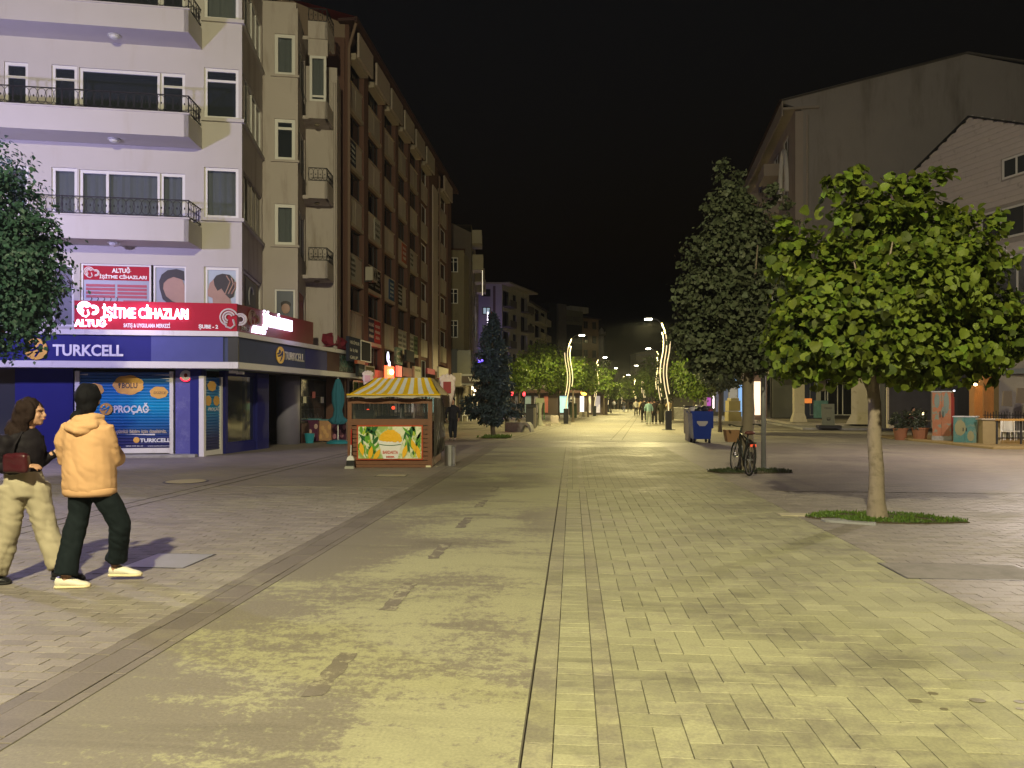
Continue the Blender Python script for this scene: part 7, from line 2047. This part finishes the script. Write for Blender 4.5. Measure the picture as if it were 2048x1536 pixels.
def shoe(t, heel, toe, mt, sole, w=.045, hgt=.09, name='shoe'):
    h, o = Vector(heel), Vector(toe); d = (o-h); L = d.length; d.normalize(); sd = Vector((-d.y, d.x, 0))
    def ring(f, rx, z0, z1, n=10):
        c = h+d*L*f
        return [q.P(*(c+sd*rx*math.cos(a)+Vector((0, 0, (z0+z1)/2+(z1-z0)/2*math.sin(a))))) for a in [2*math.pi*k/n for k in range(n)]]
    z = h.z
    q = MB(); rings = [ring(0, w*.5, .015, hgt*.8), ring(.06, w*.85, .01, hgt), ring(.3, w, .01, hgt*1.05), ring(.5, w*1.0, .01, hgt*.85), ring(.72, w*1.1, .01, hgt*.6), ring(.9, w*.95, .01, hgt*.48), ring(1.0, w*.5, .012, hgt*.34)]
    q.ringfaces(rings)
    q.v = [(x, y, zz) for x, y, zz in q.v]
    s = q.build(name, mt, t, smooth=True)
    q = MB(); rings = [ring(f, rx*1.06, -.004, .03) for f, rx in ((-.01, w*.6), (.06, w*.9), (.3, w), (.5, w), (.72, w*1.12), (.92, w*.95), (1.02, w*.5))]; q.ringfaces(rings); q.build('sole', sole, s, smooth=True)
    return s

# ---- the right one of the walking pair
Y0 = 6.5; X0 = gx(185, Y0)
def wp(x, y, z): return (X0+x, Y0+y, z)
pa = thing('person', 'walker in an orange yellow hoodie, black trousers and white sneakers seen from behind', 'person', (X0, Y0, 0))
hc = wp(-.05, .03, 1.605)
q = MB(); head_form(q, hc, R(15), 1.05); q.tube([wp(-.05, .0, 1.35), wp(-.05, .01, 1.5)], [.07, .055], 10)
for a_, b_, sd_ in ((wp(-.27, .1, 1.1), wp(-.1, .32, 1.16), 1), (wp(.12, .1, 1.08), wp(.03, .32, 1.15), -1)):
    q.tube([a_, b_], [.04, .028], 8); hand_form(q, b_, Vector(b_)-Vector(a_), (0, .3, 1), 1, sd_)
q.tube([wp(-.17, -.1, .05), wp(-.165, -.1, .2)], .04, 8); q.tube([wp(.09, .2, .07), wp(.1, .2, .24)], .04, 8)
q.tube([wp(-.05, 0, 1.35), wp(-.03, .02, 1.0)], [.1, .1], 8); q.tube([wp(-.03, .02, 1.0), wp(-.1, 0, .55), wp(-.165, -.1, .2)], [.06, .05, .04], 8); q.tube([wp(-.03, .02, 1.0), wp(.18, .1, .55), wp(.1, .2, .24)], [.06, .05, .04], 8)
q.tube([wp(-.05, 0, 1.33), wp(-.2, .02, 1.3), wp(-.27, .1, 1.1)], [.05, .05, .04], 8); q.tube([wp(-.05, 0, 1.33), wp(.1, .02, 1.3), wp(.12, .1, 1.08)], [.05, .05, .04], 8)
remeshed('body', q, m_skin, pa, .0085, 3)
m_hood = mat('hoodie_cloth', (.57, .34, .18), .9, var=.05, vs=4, bump=.25, bs=300)
q = MB()
ringtube(q, [(X0-.035, Y0+.02, .80, .21, .16), (X0-.035, Y0+.02, .86, .225, .175), (X0-.04, Y0+.02, 1.0, .22, .18), (X0-.045, Y0+.02, 1.15, .21, .165), (X0-.05, Y0+.01, 1.28, .205, .155), (X0-.05, Y0+.01, 1.37, .2, .135), (X0-.05, Y0+.01, 1.43, .14, .11), (X0-.05, Y0+.02, 1.465, .085, .085)], 20)
q.tube([wp(-.18, .0, 1.37), wp(-.255, .02, 1.24), wp(-.272, .07, 1.1), wp(-.2, .22, 1.1), wp(-.1, .32, 1.15)], [.085, .085, .08, .07, .055], 12)
q.tube([wp(.09, .0, 1.37), wp(.12, .03, 1.24), wp(.125, .09, 1.08), wp(.1, .22, 1.08), wp(.03, .32, 1.14)], [.085, .08, .075, .07, .055], 12)
hd = remeshed('hoodie', q, m_hood, pa, .011, 6, wr=.010, wscale=(5, 5, 3.2), seed=3)
q = MB()
q.tube([wp(-.19, .03, 1.40), wp(-.15, -.07, 1.385), wp(-.05, -.135, 1.345), wp(.05, -.07, 1.385), wp(.09, .03, 1.40)], [.035, .048, .055, .048, .035], 10)
q.tube([wp(-.16, .05, 1.45), wp(-.12, -.05, 1.455), wp(-.05, -.085, 1.44), wp(.03, -.05, 1.455), wp(.06, .05, 1.45)], [.03, .036, .04, .036, .03], 10)
q.ell(wp(-.05, -.08, 1.385), (.12, .06, .08))
remeshed('hood', q, m_hood, hd, .011, 4, wr=.012, wscale=(4, 8, 14), seed=5)
q = MB(); ringtube(q, [(X0-.035, Y0+.02, .775, .205, .155), (X0-.035, Y0+.02, .80, .222, .168), (X0-.035, Y0+.02, .835, .222, .168), (X0-.035, Y0+.02, .85, .21, .16)], 28); q.build('waistband', m_hood, hd, smooth=True)
m_blk = mat('black_trouser_cloth', (.008, .013, .016), .85, spec=.15, var=.2, vs=6)
q = MB()
ringtube(q, [(X0-.03, Y0+.02, .78, .14, .12), (X0-.03, Y0+.02, .9, .14, .12), (X0-.03, Y0+.02, .95, .12, .1)], 16)
q.tube([wp(-.1, .0, .86), wp(-.115, -.0, .62), wp(-.14, -.04, .42), wp(-.165, -.09, .2), wp(-.175, -.1, .12)], [.105, .088, .082, .088, .095], 14)
q.tube([wp(.05, .02, .84), wp(.14, .07, .66), wp(.19, .11, .5), wp(.14, .17, .3), wp(.1, .2, .17)], [.105, .092, .084, .083, .092], 14)
remeshed('trousers', q, m_blk, pa, .012, 3, wr=.013, seed=9)
m_snk = mat('white_sneaker', (.7, .66, .55), .5, var=.05); m_sole = mat('pale_sole', (.7, .6, .38), .6)
shoe(pa, wp(-.255, -.11, 0), wp(.015, -.07, 0), m_snk, m_sole, hgt=.10); shoe(pa, wp(.04, .2, .03), wp(.315, .215, .03), m_snk, m_sole, hgt=.10)
m_hairb = mat('black_hair', (.007, .007, .01), .8, spec=.12, var=.2, vs=30, bump=.3, bs=90)
q = MB(); q.ell((hc[0], hc[1]-.015, hc[2]+.03), (.102, .118, .118), 16, 12); q.ell((hc[0], hc[1]-.04, hc[2]-.06), (.085, .075, .08)); q.ell((hc[0]-.06, hc[1]-.09, hc[2]-.14), (.045, .04, .045)); q.tube([(hc[0]-.02, hc[1]-.06, hc[2]-.1), (hc[0]-.08, hc[1]-.09, hc[2]-.17)], [.05, .025], 8)
remeshed('head_scarf', q, m_hairb, pa, .011, 4, wr=.01, wscale=(12, 12, 12), seed=2)

# ---- the left one of the pair
Y0 = 6.62; X0 = gx(55, Y0)
pb_ = thing('person', 'long-haired walker in a dark jacket and wide beige trousers at the left edge', 'person', (X0, Y0, 0))
hc = wp(.04, .0, 1.49); yw = R(-80)
q = MB(); head_form(q, hc, yw, 1.0); q.tube([wp(-.02, .0, 1.25), wp(.02, .0, 1.42)], [.06, .05], 10)
q.tube([wp(.06, .1, 1.06), wp(.2, .2, 1.17)], [.035, .026], 8); hand_form(q, wp(.2, .2, 1.17), (.6, .3, .45), (-.4, 0, 1), 1, 1)
q.tube([wp(-.14, -.12, 1.02), wp(.06, -.16, 1.03)], [.035, .026], 8); hand_form(q, wp(.06, -.16, 1.03), (1, .1, .1), (0, -.3, 1), 1, -1)
q.tube([wp(-.25, -.1, .05), wp(-.2, -.08, .25)], .04, 8); q.tube([wp(.27, .05, .08), wp(.2, .06, .28)], .04, 8)
q.tube([wp(-.02, 0, 1.25), wp(-.03, .0, .95)], [.1, .1], 8); q.tube([wp(-.03, 0, .95), wp(-.12, -.03, .5), wp(-.2, -.08, .25)], [.06, .05, .04], 8); q.tube([wp(-.03, 0, .95), wp(.12, .04, .5), wp(.2, .06, .28)], [.06, .05, .04], 8)
q.tube([wp(-.02, 0, 1.27), wp(.0, .12, 1.24), wp(.06, .1, 1.06)], [.05, .045, .035], 8); q.tube([wp(-.02, 0, 1.27), wp(-.1, -.12, 1.22), wp(-.14, -.12, 1.02)], [.05, .045, .035], 8)
remeshed('body', q, m_skin, pb_, .008, 3)
face_bits(pb_, hc, yw, 1.0, m_skin)
m_jk = mat('dark_jacket', (.009, .007, .011), .75, var=.3, vs=6, spec=.2)
q = MB()
ringtube(q, [(X0-.06, Y0, .97, .165, .15), (X0-.055, Y0, 1.08, .175, .15), (X0-.04, Y0, 1.2, .17, .15), (X0-.03, Y0, 1.3, .14, .13), (X0-.02, Y0, 1.36, .08, .08)], 18)
q.tube([wp(0, .12, 1.28), wp(.02, .14, 1.15), wp(.06, .12, 1.05), wp(.15, .17, 1.13)], [.065, .06, .055, .042], 10)
q.tube([wp(-.08, -.13, 1.28), wp(-.13, -.15, 1.15), wp(-.15, -.14, 1.02), wp(-.03, -.16, 1.01), wp(.03, -.16, 1.03)], [.068, .064, .06, .052, .042], 10)
remeshed('jacket', q, m_jk, pb_, .014, 5, wr=.014, seed=7)
q = MB(); q.bbox(X0-.07, X0+.13, Y0-.225, Y0-.15, .985, 1.15, .02); bg_ = remeshed('shoulder_bag', q, mat('maroon_leather', (.05, .008, .013), .35, var=.3, vs=12, coat=.4), pb_, .012, 2, wr=.008)
q = MB(); q.tube([wp(-.02, -.175, 1.12), wp(.0, -.17, 1.22), wp(.02, -.1, 1.33)], .012, 6); q.build('strap', m_jk, bg_)
q = MB(); q.ell(wp(-.19, -.0, 1.08), (.09, .12, .13), 14, 10); remeshed('backpack', q, mat('navy_pack', (.015, .018, .04), .6), pb_, .014, 3, wr=.012)
m_bg = mat('beige_trouser_cloth', (.37, .325, .23), .85, var=.08, vs=5, bump=.2, bs=200)
q = MB()
ringtube(q, [(X0-.03, Y0, .76, .15, .14), (X0-.035, Y0, .88, .155, .145), (X0-.04, Y0, .97, .14, .125), (X0-.04, Y0, 1.0, .13, .12)], 18)
q.tube([wp(-.1, -.04, .85), wp(-.12, -.05, .6), wp(-.15, -.06, .4), wp(-.21, -.09, .2), wp(-.24, -.1, .1)], [.115, .1, .098, .105, .112], 14)
q.tube([wp(.05, .03, .85), wp(.1, .04, .62), wp(.14, .05, .42), wp(.22, .05, .24), wp(.27, .05, .14)], [.115, .1, .095, .1, .102], 14)
remeshed('trousers', q, m_bg, pb_, .014, 3, wr=.017, wscale=(7, 7, 2), seed=4)
q = MB()
rows_ = []
q.ell((hc[0]-.03, hc[1], hc[2]+.03), (.105, .12, .105), 16, 12); q.ell((hc[0]-.02, hc[1]-.075, hc[2]-.02), (.055, .035, .08)); q.ell((hc[0]-.02, hc[1]+.075, hc[2]-.02), (.055, .035, .08)); q.ell((hc[0]-.07, hc[1]-.02, hc[2]-.06), (.085, .1, .14)); q.ell((hc[0]-.11, hc[1]-.03, hc[2]-.2), (.09, .11, .16)); q.ell((hc[0]-.14, hc[1]-.04, hc[2]-.33), (.085, .1, .13)); q.ell((hc[0]-.03, hc[1]-.07, hc[2]-.1), (.04, .03, .13)); q.tube([(hc[0]-.16, hc[1]-.04, hc[2]-.3), (hc[0]-.2, hc[1]-.05, hc[2]-.48)], [.06, .02], 8)
hr = remeshed('hair', q, mat('brown_hair', (.02, .012, .011), .8, var=.3, vs=20, bump=.5, bs=60, spec=.12), pb_, .01, 3, wr=.015, wscale=(20, 20, 5), seed=8)
q = MB(); q.tube([wp(.04, -.085, 1.46), wp(.04, -.09, 1.45)], .012, 6); q.build('earring', M['steel'], pb_)
m_bshoe = mat('black_shoe', (.015, .015, .018), .4)
shoe(pb_, wp(-.36, -.12, 0), wp(-.1, -.08, 0), m_bshoe, M['rubber'], w=.05, hgt=.12); shoe(pb_, wp(.2, .03, .015), wp(.46, .07, .0), m_bshoe, M['rubber'], w=.05, hgt=.11)
ph = MB((X0+.29, Y0+.25, R(30))); ph.bbox(-.035, .035, -.005, .005, 1.2, 1.34, .003)
pho = ph.build('mobile_phone', M['black'], label='phone with a lit screen held by the long-haired walker', cat='phone')
sq = MB((X0+.29, Y0+.25, R(30))); sq.box(-.03, .03, -.007, -.0055, 1.21, 1.33); sq.build('screen', glow('phone_screen', (.5, .6, 1), 1.2), pho)

# ---- walkers down the street
def walker(px, pyf, h, topc, botc, label, stride=.12, long=False, hairc=(.015, .012, .01), yaw=0.0, group=None, bare=False, wide=1.0, sleeve=True, shoec=(.4, .38, .33)):
    X, Y = G(px, pyf); s = h/1.7
    t = thing('person', label, 'person', (X, Y, 0), group=group)
    fr = (X, Y, yaw)
    def Q(): return MB(fr)
    def z(*a): return tuple(v*s for v in a)
    lf, rf = (-.09, stride, 0), (.09, -stride, 0)
    q = Q(); 
    q.ell(z(0, .01, 1.58), [x*s for x in (.078, .095, .115)], 12, 8); q.ell(z(0, .1, 1.57), [x*s for x in (.013, .02, .02)], 8, 6); q.tube([z(0, 0, 1.25), z(0, 0, 1.5)], [.09*s, .05*s], 8)
    q.tube([z(0, 0, 1.3), z(0, 0, .95)], .1*s, 8)
    for sx_ in (-1, 1):
        e = z(sx_*.26*wide, .03, 1.1); w_ = z(sx_*.25*wide, .1*(-sx_ if stride else 1)+.05, .86)
        q.tube([z(0, 0, 1.36), z(sx_*.18, 0, 1.36), e, w_], [.05*s, .045*s, .038*s, .026*s], 8)
        hand_form(q, w_, (0, .15, -1), (sx_, 0, 0), s, 1)
        k = z(sx_*.1, (.6 if sx_ < 0 else -.2)*stride+.03, .5); a_ = z(sx_*.09, stride*(-sx_), .1)
        q.tube([z(sx_*.08, 0, .92), k, a_, (a_[0], a_[1], .04)], [.07*s, .05*s, .04*s, .035*s], 8)
    remeshed('body', q, m_skin, t, .016, 2)
    q = Q()
    ringtube(q, [(0, 0, .84*s, .16*s*wide, .12*s), (0, 0, 1.0*s, .155*s*wide, .12*s), (0, 0, 1.2*s, .175*s*wide, .125*s), (0, 0, 1.36*s, .17*s*wide, .11*s), (0, 0, 1.43*s, .08*s, .07*s)], 14)
    for sx_ in (-1, 1):
        e = z(sx_*.26*wide, .03, 1.1); w_ = z(sx_*.25*wide, .1*(-sx_)+.05, .88)
        q.tube([z(sx_*.15, 0, 1.36), e] + ([w_] if sleeve else []), [.07*s, .058*s] + ([.045*s] if sleeve else []), 8)
    remeshed('shirt', q, mat('shirt', topc, .8, var=.1), t, .025, 3, wr=.012, seed=px)
    q = Q()
    ringtube(q, [(0, 0, .8*s, .15*s, .12*s), (0, 0, .9*s, .155*s, .12*s), (0, 0, .97*s, .13*s, .1*s)], 12)
    for sx_ in (-1, 1):
        k = z(sx_*.1, (.6 if sx_ < 0 else -.2)*stride+.03, .5); a_ = z(sx_*.09, stride*(-sx_), .1)
        q.tube([z(sx_*.08, 0, .85), k, a_], [.1*s, .075*s*wide, .065*s*wide], 9)
    if long: ringtube(q, [(0, 0, .18*s, .2*s, .17*s), (0, 0, .6*s, .19*s, .16*s), (0, 0, .9*s, .15*s, .12*s)], 12)
    remeshed('long_skirt' if long else 'trousers', q, mat('trouser', botc, .85, var=.12), t, .025, 3, wr=.014, seed=px+3)
    q = Q(); q.ell(z(0, -.015, 1.61), [x*s for x in (.095, .108, .11)], 10, 8)
    if hairc[0] > .5 or long: q.ell(z(0, -.05, 1.48), [x*s for x in (.09, .08, .12)], 10, 8)
    q.build('hair', mat('hair', hairc, .6), t, smooth=True)
    for sx_ in (-1, 1):
        c, sn = math.cos(yaw), math.sin(yaw)
        def W(x, y): return (X+x*c-y*sn, Y+x*sn+y*c, 0)
        shoe(t, W(sx_*.09*s, stride*(-sx_)*s-.08), W(sx_*.1*s, stride*(-sx_)*s+.17), mat('shoe', shoec, .6), M['rubber'], w=.045)
    return t
walker(906, 880, 1.7, (.012, .012, .02), (.012, .014, .022), 'person in dark clothes standing beside the kiosk facing the camera', stride=.04, yaw=R(170), wide=1.1, shoec=(.4, .3, .3))
GR = 'people walking away down the street'
walker(1297.5, 848, 1.68, (.25, .42, .42), (.34, .37, .3), 'walker in a pale blue shirt and pale trousers in the middle group', stride=.1)
walker(1309, 847.5, 1.72, (.03, .02, .02), (.02, .018, .018), 'walker in a dark T-shirt and dark trousers right of the pale blue shirt', stride=.1, wide=1.1)
walker(1323, 848, 1.66, (.04, .04, .02), (.025, .025, .015), 'walker in a long dark dress next to the lamp foot', stride=.05, long=True, wide=1.1)
walker(1288, 843, 1.78, (.025, .02, .02), (.015, .015, .015), 'tall dark walker mid-stride left of the pale blue shirt', stride=.26)
walker(1338, 838, 1.7, (.5, .38, .2), (.05, .05, .05), 'walker in a beige top partly behind the big lamp foot', stride=.08)
walker(1272, 831.5, 1.75, (.4, .38, .34), (.03, .025, .02), 'walker with a pale patterned top farther off on the left of the group', stride=.1)
walker(1281, 831, 1.7, (.5, .4, .22), (.04, .035, .03), 'walker in a yellowish top behind the tall striding walker', stride=.1)
walker(1248, 825, 1.74, (.03, .03, .035), (.12, .13, .2), 'lone walker in a dark jacket and blue jeans in the middle of the street', stride=.1)
walker(1316, 829, 1.7, (.03, .02, .02), (.02, .02, .02), 'small dark figure far behind the walking group', stride=.08)
for px, pyf, c, lab in ((1262, 821, (.1, .05, .05), 'tiny distant figure left of the group'), (1304, 824, (.2, .1, .1), 'tiny distant figure with a reddish top above the group'), (1228, 819, (.2, .2, .25), 'tiny distant figure by the third left lamp')):
    walker(px, pyf, 1.7, c, (.03, .03, .03), lab, stride=.08)
walker(1041, 838, 1.7, (.015, .012, .015), (.015, .015, .015), 'dark figure under the small forked tree', stride=.02)
walker(1142, 832, 1.72, (.02, .025, .03), (.02, .02, .02), 'dark figure right of the first left lamp', stride=.05)
# one seated at a terrace table
X, Y = gx(1826, 32.5), 32.5
t = thing('person', 'person with dark hair seated at a table between the terracotta pots', 'person', (X, Y, .1))
q = MB((X, Y, R(190))); q.ell((0, .02, 1.18), (.078, .092, .112)); q.tube([(0, 0, .55), (0, 0, 1.1)], [.12, .05], 9)
for s in (-1, 1):
    q.tube([(0, 0, .95), (s*.2, 0, .93), (s*.24, .1, .72), (s*.12, .33, .78)], [.05, .05, .04, .028], 8); hand_form(q, (s*.12, .33, .78), (-s*.3, 1, 0), (0, 0, 1))
    q.tube([(s*.09, 0, .55), (s*.12, .42, .58), (s*.12, .42, .15)], [.08, .06, .04], 8)
remeshed('body', q, m_skin, t, .014, 2)
q = MB((X, Y, R(190))); ringtube(q, [(0, 0, .52, .17, .14), (0, 0, .75, .17, .13), (0, 0, .95, .18, .12), (0, 0, 1.02, .07, .06)]); 
for s in (-1, 1): q.tube([(s*.15, 0, .94), (s*.24, .1, .72), (s*.13, .31, .78)], [.07, .06, .045], 8)
remeshed('shirt', q, mat('dull_red_top', (.14, .04, .04), .8), t, .022, 3, wr=.01)
q = MB((X, Y, R(190)))
for s in (-1, 1): q.tube([(s*.09, 0, .56), (s*.12, .42, .59), (s*.12, .43, .15)], [.1, .08, .06], 9)
remeshed('trousers', q, mat('navy_trousers', (.02, .025, .04), .8), t, .022, 3, wr=.01)
q = MB((X, Y, R(190))); q.ell((0, -.01, 1.215), (.095, .105, .105)); q.build('hair', m_hairb, t, smooth=True)
t = thing('terrace_chair', 'plain dark chair carrying the seated person', 'chair', (X, Y, .1))
q = MB((X, Y, R(190))); q.box(-.21, .21, -.2, .22, .44, .48); q.build('seat', M['dark_metal'], t)
q = MB((X, Y, R(190))); q.box(-.21, .21, -.22, -.19, .48, .95); q.build('backrest', M['dark_metal'], t)
for a_ in (-.19, .19):
    for b_ in (-.18, .2): q = MB((X, Y, R(190))); q.tube([(a_, b_, .1), (a_, b_, .44)], .018, 5); q.build('leg', M['dark_metal'], t)
t = thing('terrace_table', 'small dark table in front of the seated person', 'table', (X-.1, Y-.75, .1))
q = MB((X-.1, Y-.75, 0)); q.bbox(-.35, .35, -.3, .3, .72, .76, .01); q.build('tabletop', mat('grey_top', (.15, .14, .13), .5), t)
q = MB((X-.1, Y-.75, 0)); q.tube([(0, 0, .1), (0, 0, .72)], .03, 8); q.build('leg', M['dark_metal'], t)
# ------------------------------------------------------------------ thin night haze over the whole place
hm = bpy.data.materials.new('night_haze'); hm.use_nodes = True
for n in list(hm.node_tree.nodes): hm.node_tree.nodes.remove(n)
ho = _n(hm.node_tree, 'ShaderNodeOutputMaterial'); hv = _n(hm.node_tree, 'ShaderNodeVolumePrincipled')
hv.inputs['Color'].default_value = (.85, .88, .9, 1); hv.inputs['Density'].default_value = .00038; hv.inputs['Anisotropy'].default_value = .3
hm.node_tree.links.new(hv.outputs[0], ho.inputs['Volume'])
MB().box(-520, 720, -80, 920, -2.0, 27).build('haze', hm, loc=(0, 0, -2), kind='stuff', label='thin night haze over the plaza and street', cat='haze')
sc.cycles.volume_bounces = 0
